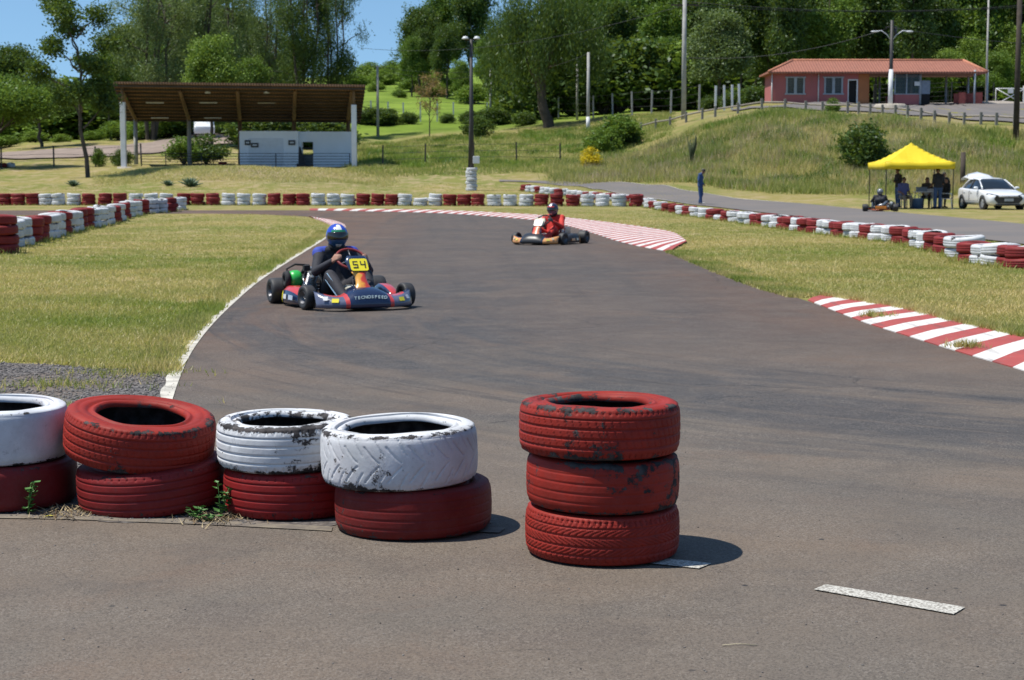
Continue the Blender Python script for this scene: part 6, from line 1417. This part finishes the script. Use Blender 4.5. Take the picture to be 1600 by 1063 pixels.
    # front panel
    def panel(zs, name, mat, dy=0.0, dz=0.0, sx_=1.0):
        rings = []
        for z_ in zs:
            t = (z_ - .20) / .36; w_ = np.interp(t, [0, .18, .42, .62, .85, 1], [.115, .07, .062, .115, .135, .10]) * sx_; yc = -.74 + .27 * t + dy
            rings.append([(w_ * math.sin(a) , yc - .045 * math.cos(a) - .0, z_) for a in np.linspace(-1.45, 1.45, 9)] + [(w_ * .9 * math.sin(a), yc - .045 * math.cos(a) + .014, z_) for a in np.linspace(1.45, -1.45, 9)])
        mb = MB(); mb.loft(rings); return mb.build(name, mat, K)
    panel(np.linspace(.20, .395, 8), 'front_panel', c['pan_lo']); panel(np.linspace(.3951, .56, 7), 'front_panel_top', c['pan_hi'])
    # number plate: rounded rectangle following the panel tilt
    n_ = []; 
    for cx_, cz_, a0 in ((.072, .052, 0), (-.072, .052, 90), (-.072, -.052, 180), (.072, -.052, 270)):
        for k in range(5): a = R(a0 + k * 22.5); n_.append((cx_ + .026 * math.cos(a), cz_ + .026 * math.sin(a)))
    tilt = math.atan2(.27, .36)
    plate_o = bpy.data.objects.new('number_plate', None)
    mb = MB(); mb.prism(n_, -.004, .004); pl_ = mb.build('number_plate', c['plate'], K, bevel=.002); pl_.location = (0, -.593, .468); pl_.rotation_euler = (R(90) - tilt, 0, 0)
    if c.get('num'):
        seg = {'5': 'afgcd', '4': 'fgbc'}
        for i, ch in enumerate(c['num']):
            ox = -.042 + i * .084; w2, h2, th = .024, .038, .012; mb = MB()
            B = {'a': ((0, h2), (2 * w2, th)), 'g': ((0, 0), (2 * w2, th)), 'd': ((0, -h2), (2 * w2, th)), 'f': ((-w2, h2 / 2), (th, h2 + th)), 'b': ((w2, h2 / 2), (th, h2 + th)), 'c': ((w2, -h2 / 2), (th, h2 + th)), 'e': ((-w2, -h2 / 2), (th, h2 + th))}
            for s__ in seg[ch]: (bx, bz), (bw, bh) = B[s__]; mb.box((ox + bx + bz * .12, bz, .0055 + .0004 * 'afgbcd'.index(s__)), (bw, bh, .003))
            mb.build('digit', BLS, pl_)
    # steering
    wc = Vector((0, -.34, .52)); tl = R(50); mb = MB(); pts = []
    for k in range(29): a = 2 * math.pi * k / 28; pts.append(wc + Vector((.165 * math.cos(a), -.155 * math.sin(a) * math.sin(tl) * -1 * 1.0, .155 * math.sin(a) * math.cos(tl))))
    mb.tube(pts, .0145, 8, cap=False); sw = mb.build('steering_wheel', c['wheel'], K)
    mb = MB()
    for a in (R(90), R(210), R(330)): mb.tube([wc, wc + Vector((.155 * math.cos(a), .155 * math.sin(a) * math.sin(tl), .155 * math.sin(a) * math.cos(tl)))], .008, 5)
    mb.ell(wc, (.035, .02, .03)); mb.build('spokes', RIM, sw)
    mb = MB(); mb.tube([wc, (0, -.62, .12)], .011, 6); mb.build('steering_column', CHR, K)
    for s_ in (-1, 1): mb = MB(); mb.tube([(s_ * .07, -.66, .06), (s_ * .07, -.60, .30), (0, -.50, .42)], .008, 6); mb.build('panel_stay', c['tube'], K)
    # side pods
    for s_ in (-1, 1):
        rings = []
        for t in np.linspace(0, 1, 11):
            y_ = -.34 + .68 * t; e = min(1, math.sin(math.pi * min(max(t, .03), .97)) ** .35 * 1.02); w2 = .10 * e; h0_, h1_ = .035, .06 + (.13 + .05 * t) * e; xc = .50 + .04 * t
            rings.append([(s_ * (xc - w2), y_, h0_), (s_ * (xc + w2 * .9), y_, h0_), (s_ * (xc + w2), y_, h0_ + .03), (s_ * (xc + w2 * .85), y_, h1_ * .8), (s_ * (xc + w2 * .35), y_, h1_), (s_ * (xc - w2 * .6), y_, h1_), (s_ * (xc - w2), y_, h1_ * .85)])
        mb = MB(); mb.loft(rings); mb.mats = list(c['pod']); fm = []
        for i in range(10):
            for k in range(7): fm.append(1 if k in (3, 4) else (2 if i >= 8 and k in (1, 2) else 0))
        mb.m = fm + [0, 0]; mb.build('side_pod', None, K)
        for yy, m_, w_ in ((-.12, c['stk'][2], .16), (.08, c['stk'][1], .10)):
            mb = MB(); mb.box((s_ * (.618 + .02 * (yy + .34)), yy, .105), (.004, w_, .05), (0, R(-6) * s_, 0)); mb.build('sticker', m_, K)
    # seat
    rings = []
    for t in np.linspace(0, 1, 9):
        yy = .02 + .34 * t + .06 * math.sin(t * 3); z_ = .07 + .42 * t ** 1.7; hw3 = .17 - .02 * t + .035 * math.sin(math.pi * t); lip = .13 * math.sin(math.pi * min(t * 1.05, 1)) + .02
        rings.append([(-hw3, yy - lip, z_ + lip * .6), (-hw3 * .8, yy, z_), (0, yy + .02, z_ - .01), (hw3 * .8, yy, z_), (hw3, yy - lip, z_ + lip * .6)])
    mb = MB(); mb.loft(rings, closed=False, cap=False); se = mb.build('seat', c['dark'], K); so = se.modifiers.new('t', 'SOLIDIFY'); so.thickness = .012
    # engine on the driver's right
    e = thing('engine', None, None); e.parent = K
    mb = MB(); mb.box((-.30, .27, .15), (.16, .20, .15)); mb.tube([(-.30, .22, .20), (-.30, .14, .29)], .045, 12); mb.build('crankcase', ENG, e, bevel=.015)
    mb = MB()
    for k in range(6): mb.lathe([(.03, -.004), (.060, -.004), (.060, .004), (.03, .004)], (0, 0, 0), 'Z', 20, closed=True); b0 = len(mb.v) - 80; q = Vector((-.30, .185 - k * .018, .235 + k * .020)); rm = Matrix.Rotation(R(42), 3, 'X'); mb.v[b0:] = [tuple(rm @ Vector(v) + q) for v in mb.v[b0:]]
    mb.build('cooling_fins', ENG, e)
    mb = MB(); mb.lathe([(0, -.075), (.06, -.075), (.088, -.055), (.098, -.02), (.098, .03), (.08, .065), (.0, .075)], (-.43, .34, .275), 'X', 24); mb.build('airbox', c.get('airbox', GRN), e)
    mb = MB(); mb.lathe([(.04, -.03), (.085, -.03), (.10, .02), (.04, .02)], (-.525, .34, .275), 'X', 20, closed=True); mb.build('intake_ring', BLS, e)
    mb = MB(); mb.tube([(-.30, .05, .30), (-.27, .18, .38), (-.22, .42, .36), (-.10, .60, .26), (.12, .66, .22)], [.022, .030, .048, .05, .03], 12); mb.build('exhaust', ENG, e)
    mb = MB(); mb.tube([(-.36, .30, .34), (-.33, .26, .42), (-.28, .32, .42)], .020, 8); mb.box((-.34, .20, .40), (.07, .06, .06)); mb.build('carburettor', BLS, e)
    mb = MB(); mb.tube([(-.46, .50, .20), (-.47, .52, .38), (-.38, .50, .43), (-.25, .48, .42)], .012, 6); mb.build('hose', BLS, e)
    for k in range(7): a = rnd.uniform(-.05, .05); mb = MB(); p0_ = Vector((-.33 + rnd.uniform(-.1, .1), .12 + rnd.uniform(0, .3), .16)); mb.tube([p0_, p0_ + Vector((a, .04, .10)), p0_ + Vector((a * 2 + .03, .10, .17 + a)), p0_ + Vector((.06, .16, .12))], .009, 6); mb.build('hose', (BLS, CHR, ORT)[k % 3], e)
    mb = MB(); mb.lathe([(0, -.03), (.035, -.03), (.035, .03), (0, .03)], (-.27, .12, .36), 'X', 12); mb.build('spark_plug_cap', LAMP, e)
    mb = MB(); mb.box((-.245, .40, .13), (.02, .34, .10)); mb.build('chain_guard', c['tube'], e)
    mb = MB(); mb.box((.30, .26, .20), (.04, .28, .30)); mb.build('radiator', ENG, K, bevel=.01)
    mb = MB(); mb.box((0, -.36, .15), (.16, .22, .17)); mb.build('fuel_tank', simple('translucent_tank', (.55, .55, .48), .4) if 'translucent_tank' not in bpy.data.materials else bpy.data.materials['translucent_tank'], K, bevel=.03)
    mb = MB(); mb.tube([(-.60, .70, .14), (-.58, .76, .16), (.58, .76, .16), (.60, .70, .14)], .016, 8); mb.tube([(-.35, .62, .09), (-.36, .76, .11), (.36, .76, .11), (.35, .62, .09)], .014, 8); mb.build('rear_bumper', c['rear'], K)
    mb = MB(); mb.box((0, .775, .15), (c.get('gw', .9), .03, .11)); mb.build('rear_guard', c.get('guard', c['dark']), K, bevel=.012)
    return K
def driver(label, x, y, rz, c, z=0.0, head_turn=0.0):
    D = thing('person', label, 'person', (x, y, z + .006), rz)
    J = dict(pelvis=(0, .17, .165), chest=(0, .24, .43), neck=(0, .20, .60), head=(0, .165, .725))
    for s_, k in ((-1, 'l'), (1, 'r')):
        J.update({'sh_' + k: (s_ * .185, .20, .545), 'el_' + k: (s_ * .305, -.03, .37), 'wr_' + k: (s_ * .19, -.255, .49), 'hd_' + k: (-s_ * .10, -.75, .35), 'palm_' + k: (-s_ * 1, -.2, -.1), 'hip_' + k: (s_ * .10, .10, .16), 'kn_' + k: (s_ * .205, -.24, .33), 'an_' + k: (s_ * .15, -.55, .12), 'toe_' + k: (s_ * .14, -.66, .20)})
    J['curl'] = .95
    caps = body_caps(J, build=1.12, skin=0, top=1, leg=2, shoe=3, hand_mi=c.get('hand', 0), face=False, neck_mi=1, leg_lo=c.get('shin', 2))
    # coloured yoke on the shoulders
    for s_ in (-1, 1): caps.append(((s_ * .10, .215, .575), .062, (s_ * .195, .20, .555), .076, 4))
    person_body(D, caps, c['mats'], .009)
    if c.get('stripe'):
        for s_ in (-1, 1): mb = MB(); mb.loft([[(s_ * (.205 + .064), -.24, .36), (s_ * (.205 + .050), -.285, .37), (s_ * (.205 + .052), -.285, .30), (s_ * (.205 + .066), -.24, .29)], [(s_ * (.155 + .050), -.50, .16), (s_ * (.155 + .035), -.53, .175), (s_ * (.155 + .04), -.52, .11), (s_ * (.155 + .052), -.49, .10)]]); mb.build('shin_stripe', c['stripe'], D, bevel=.006)
    hz_ = Vector((0, .150, .745)); hl = bpy.data.objects.new('helmet', None); COL.objects.link(hl); hl.parent = D; hl.location = hz_; hl.rotation_euler = (R(-4), 0, head_turn)
    # shell as a warped sphere with chin bar, painted by region
    seg, rg_ = 40, 26; vs = []; fs = []; fm = []
    for i in range(rg_ + 1):
        ph = math.pi * (.02 + .86 * i / rg_)
        for k in range(seg):
            t = 2 * math.pi * k / seg; sx_, sy_, sz_ = math.sin(ph) * math.sin(t), -math.sin(ph) * math.cos(t), math.cos(ph)
            ry = .150 if sy_ < 0 else .140; low = max(0, -sz_); v = Vector((sx_ * .122 * (1 - .10 * low), sy_ * ry, sz_ * .135))
            if sy_ < 0 and sz_ < 0: v.y -= .022 * low * (-sy_); 
            vs.append(v)
    for i in range(rg_):
        for k in range(seg):
            fs.append((i * seg + k, (i + 1) * seg + k, (i + 1) * seg + (k + 1) % seg, i * seg + (k + 1) % seg)); ph = math.pi * (.02 + .86 * (i + .5) / rg_); t = 2 * math.pi * (k + .5) / seg; ta = t if t < math.pi else 2 * math.pi - t
            zc = math.cos(ph); m_ = 0
            if ta < .36 - .25 * (zc - .45) and .42 < zc < .88: m_ = 1
            if False: pass
            if .28 < zc <= .42 and ta < .85: m_ = 2
            if zc < -.35 and ta < 1.5: m_ = 3
            if zc < -.72: m_ = 1 if ta < .5 else 3
            if ta > 1.6 and abs(zc - .1 + .25 * math.sin(ta * 3)) < .12: m_ = 2
            fm.append(m_)
    mb = MB(); mb.put(vs, fs, True); mb.mats = list(c['helmet']); mb.m = fm; sh_ = mb.build('shell', None, hl); so = sh_.modifiers.new('t', 'SOLIDIFY'); so.thickness = .006
    vs = []; n1, n2 = 22, 7
    for j in range(n2 + 1):
        ph = math.acos(.28 - .62 * j / n2)
        for k in range(n1 + 1): t = -1.25 + 2.5 * k / n1; sy_ = -math.sin(ph) * math.cos(t); low = max(0, -math.cos(ph)); v = Vector((math.sin(ph) * math.sin(t) * .127 * (1 - .1 * low), sy_ * .156, math.cos(ph) * .137)); v.y -= .022 * low * (-sy_) if low > 0 else 0; vs.append(v)
    mb = MB(); mb.put(vs, [(j * (n1 + 1) + k, (j + 1) * (n1 + 1) + k, (j + 1) * (n1 + 1) + k + 1, j * (n1 + 1) + k + 1) for j in range(n2) for k in range(n1)], True); vi = mb.build('visor', simple('smoked_visor', (.02, .016, .015), .08, **{'Specular IOR Level': .8}) if 'smoked_visor' not in bpy.data.materials else bpy.data.materials['smoked_visor'], hl); so = vi.modifiers.new('t', 'SOLIDIFY'); so.thickness = .003
    mb = MB(); mb.tube([hz_ + Vector((0, .03, -.15)), hz_ + Vector((0, .02, -.09))], [.085, .095], 16); mb.build('collar', BLS, D)
    return D
gloss = dict(var=.06, scale=5)
NV = simple('navy_bodywork', (.013, .024, .065), .22, **gloss, **{'Coat Weight': .6}); RD = simple('red_bodywork', (.50, .045, .04), .28, **gloss, **{'Coat Weight': .5}); ORG = simple('orange_red_panel', (.62, .09, .03), .28, **gloss, **{'Coat Weight': .5})
WTB = simple('white_bodywork', (.68, .68, .70), .28, **gloss); YLW = simple('yellow_plate', (.80, .68, .03), .4, var=.03); DK = simple('black_bodywork', (.018, .018, .02), .4, **gloss); BLC = simple('royal_blue', (.02, .05, .42), .25, **gloss, **{'Coat Weight': .6}); DGN = simple('helmet_green', (.02, .20, .10), .25, **gloss)
PNL = MT('flame_panel'); _c = PNL.coord(); _z = PNL.n('SeparateXYZ', {'Vector': _c}); _f = PNL.math('ADD', PNL.math('MULTIPLY', _z.outputs[0], 14.0), PNL.math('MULTIPLY', PNL.noise(_c, 9, 3), 3.0)); PNL.bsdf(PNL.mix(PNL.ramp(_f, 1.2, 1.5), (.72, .34, .05), (.60, .06, .035)), .28, **{'Coat Weight': .5}); PNL = PNL.m
STB = simple('suit_black', (.020, .020, .028), .8, var=.35, scale=12, bump=.3); STR = simple('suit_red', (.50, .03, .02), .75, var=.2, scale=10, bump=.3); STBL = simple('suit_blue', (.03, .06, .35), .75, var=.15); LBL = simple('pale_blue_stripe', (.35, .52, .68), .6); GLV = simple('dark_glove', (.04, .035, .035), .7)
k1 = dict(tube=simple('dark_frame_tube', (.06, .05, .05), .4, .3), dark=DK, nose=[NV, RD, simple('silver_navy', (.10, .11, .17), .25, **{'Coat Weight': .5}), DK], low=2, stk=[YLW, WTB, simple('grey_sticker', (.40, .45, .55), .4)], text='TECNOSPEED', textm=simple('pale_lettering', (.34, .42, .44), .4), pan_lo=PNL, pan_hi=NV, plate=YLW, num='54', wheel=simple('dark_red_grip', (.22, .02, .02), .5), pod=[NV, RD, YLW], rear=BLS, steer=R(8))
KX, KY, KA = -1.80, 17.90, R(24)
kart('dark blue and red racing kart with yellow plate number 54', KX, KY, KA, k1).scale = (.96,) * 3
driver('person driving kart 54 in a black suit and blue helmet', KX, KY, KA, dict(mats=[SKIN, STB, STB, STB, STBL], hand=0, stripe=LBL, helmet=[BLC, WTB, DGN, simple('helmet_navy', (.02, .07, .16), .3)], hs='v'), head_turn=R(-8)).scale = (.96, .96, .97)
CRM = simple('cream_bodywork', (.62, .58, .42), .3, **gloss); PEA = simple('peach_orange_bodywork', (.60, .28, .10), .3, **gloss); LYE = simple('soft_yellow', (.66, .56, .12), .35)
k2 = dict(tube=simple('grey_frame_tube', (.12, .12, .13), .4, .5), dark=DK, nose=[DK, simple('navy_black', (.015, .025, .05), .25), PEA, DK], low=2, stk=[LYE, CRM, PEA], text=None, pan_lo=simple('orange_pink_panel', (.62, .22, .12), .3), pan_hi=CRM, plate=simple('cream_plate', (.70, .66, .56), .4), wheel=BLS, pod=[DK, DK, PEA], rear=BLS, steer=R(-10))
K2X, K2Y, K2A = .77, 34.5, R(-26)
kart('black kart with cream front panel and peach side stickers', K2X, K2Y, K2A, k2).scale = (.93,) * 3
driver('person driving the farther kart in a red suit and dark helmet', K2X, K2Y, K2A, dict(mats=[GLV, STR, STR, STR, STR], hand=0, helmet=[simple('helmet_black_blue', (.025, .03, .06), .25), WTB, simple('helmet_red', (.45, .04, .04), .3), simple('helmet_grey', (.10, .11, .15), .3)]), head_turn=R(-3)).scale = (.93,) * 3
p = gnd(1374, 331.5)
k3 = dict(tube=ORT, dark=DK, nose=[DK, DK, DK, DK], low=3, stk=[DK, DK, LYE], text=None, pan_lo=DK, pan_hi=DK, plate=DK, wheel=BLS, pod=[DK, LYE, DK], rear=BLS, gw=.42, guard=simple('orange_guard', (.62, .20, .02), .4), airbox=simple('grey_airbox', (.25, .27, .28), .4))
kart('black and orange kart seen from behind on the pit road', p.x, p.y, R(172), k3, z=p.z + .03)
driver('person in black on the pit road kart, seen from behind', p.x, p.y, R(172), dict(mats=[GLV, STB, STB, STB, STB], helmet=[simple('helmet_silver', (.22, .23, .25), .25, .3), DK, DK, DK]), z=p.z + .03)
# ================================================================== SMALL THINGS
WD = simple('weed_leaf', (.06, .17, .03), .6, var=.3)
def weed(x, y, h, n, label, rz=0.0):
    o = thing('weed', label, 'weed', (x, y, .006), rz); rn = random.Random(int(abs(x) * 1000) + n)
    for s_ in range(3):
        mb = MB(); tx_, ty_ = rn.uniform(-.05, .05), rn.uniform(-.05, .03); pts = [Vector((0, 0, 0)), Vector((tx_ * .5, ty_ * .5, h * .5)), Vector((tx_, ty_, h * rn.uniform(.7, 1)))]
        mb.tube(pts, [.003, .002, .001], 5); mb.build('stem', WD, o); mb = MB()
        for k in range(n):
            t = (k + .8) / n; b_ = pts[0].lerp(pts[2], t); a = k * 2.4 + rn.random(); L = rn.uniform(.022, .04); d = Vector((math.cos(a), math.sin(a), rn.uniform(-.1, .5))).normalized(); sd2 = d.cross(Vector((0, 0, 1))).normalized() * L * .42; up_ = Vector((0, 0, .006))
            mb.put([b_, b_ + d * L * .45 + sd2, b_ + d * L, b_ + d * L * .45 - sd2, b_ + d * L * .5 - up_], [(0, 1, 4), (1, 2, 4), (2, 3, 4), (3, 0, 4)])
        mb.build('leaf', WD, o)
q = gnd(44, 806); weed(q.x, q.y, .16, 9, 'little green weed in front of the leftmost tyre stack')
q = gnd(345, 811); weed(q.x, q.y, .15, 12, 'leafy weed between the crushed red tyre and the ribbed red tyre')
q = gnd(306, 815); weed(q.x, q.y, .06, 8, 'small low weed at the foot of the crushed red tyre')
q = gnd(322, 817); weed(q.x, q.y, .03, 6, 'tiny seedling right of the crushed red tyre')
DRYM = tint_mat('dry_litter', (.12, .075, .04), (.42, .34, .20))
lp = []
for cx_, cy_, n_ in ((122, 800, 130), (100, 807, 120), (350, 813, 120), (330, 818, 60)):
    q = gnd(cx_, cy_)
    for _ in range(n_): lp.append((q.x + rnd.gauss(0, .07), q.y + rnd.gauss(0, .05), .01))
blades('dry_leaves', np.array(lp), .02, .006, 1, 2.6, DRYM, 'dry stalks and leaf litter gathered between the tyre stacks', .03, cat='leaf litter')
mb = MB(); mb.put([(0, 0, 0), (.03, .012, .004), (.062, 0, .002), (.03, -.014, .006)], [(0, 1, 3), (1, 2, 3)]); o = mb.build('fallen_leaf', simple('yellow_leaf', (.55, .50, .06), .6)); o.location = gnd(66, 811) + Vector((0, 0, .010)); so = o.modifiers.new('t', 'SOLIDIFY'); so.thickness = .001; tag(o, 'yellow fallen leaf on the soil by the leftmost stack', 'leaf')
for (px, py), (a, b), lab in [((1156, 1012), (.05, .006), 'pale straw lying near the bottom of the asphalt'), ((440, 812), (.05, .004), 'thin dry twig by the ribbed red tyre')]:
    mb = MB(); mb.tube([(-a, 0, 0), (0, b, .003), (a, 0, 0)], .0016, 5); o = mb.build('twig', simple('straw', (.45, .38, .26), .8)); o.location = gnd(px, py) + Vector((0, 0, .007)); tag(o, lab, 'twig')
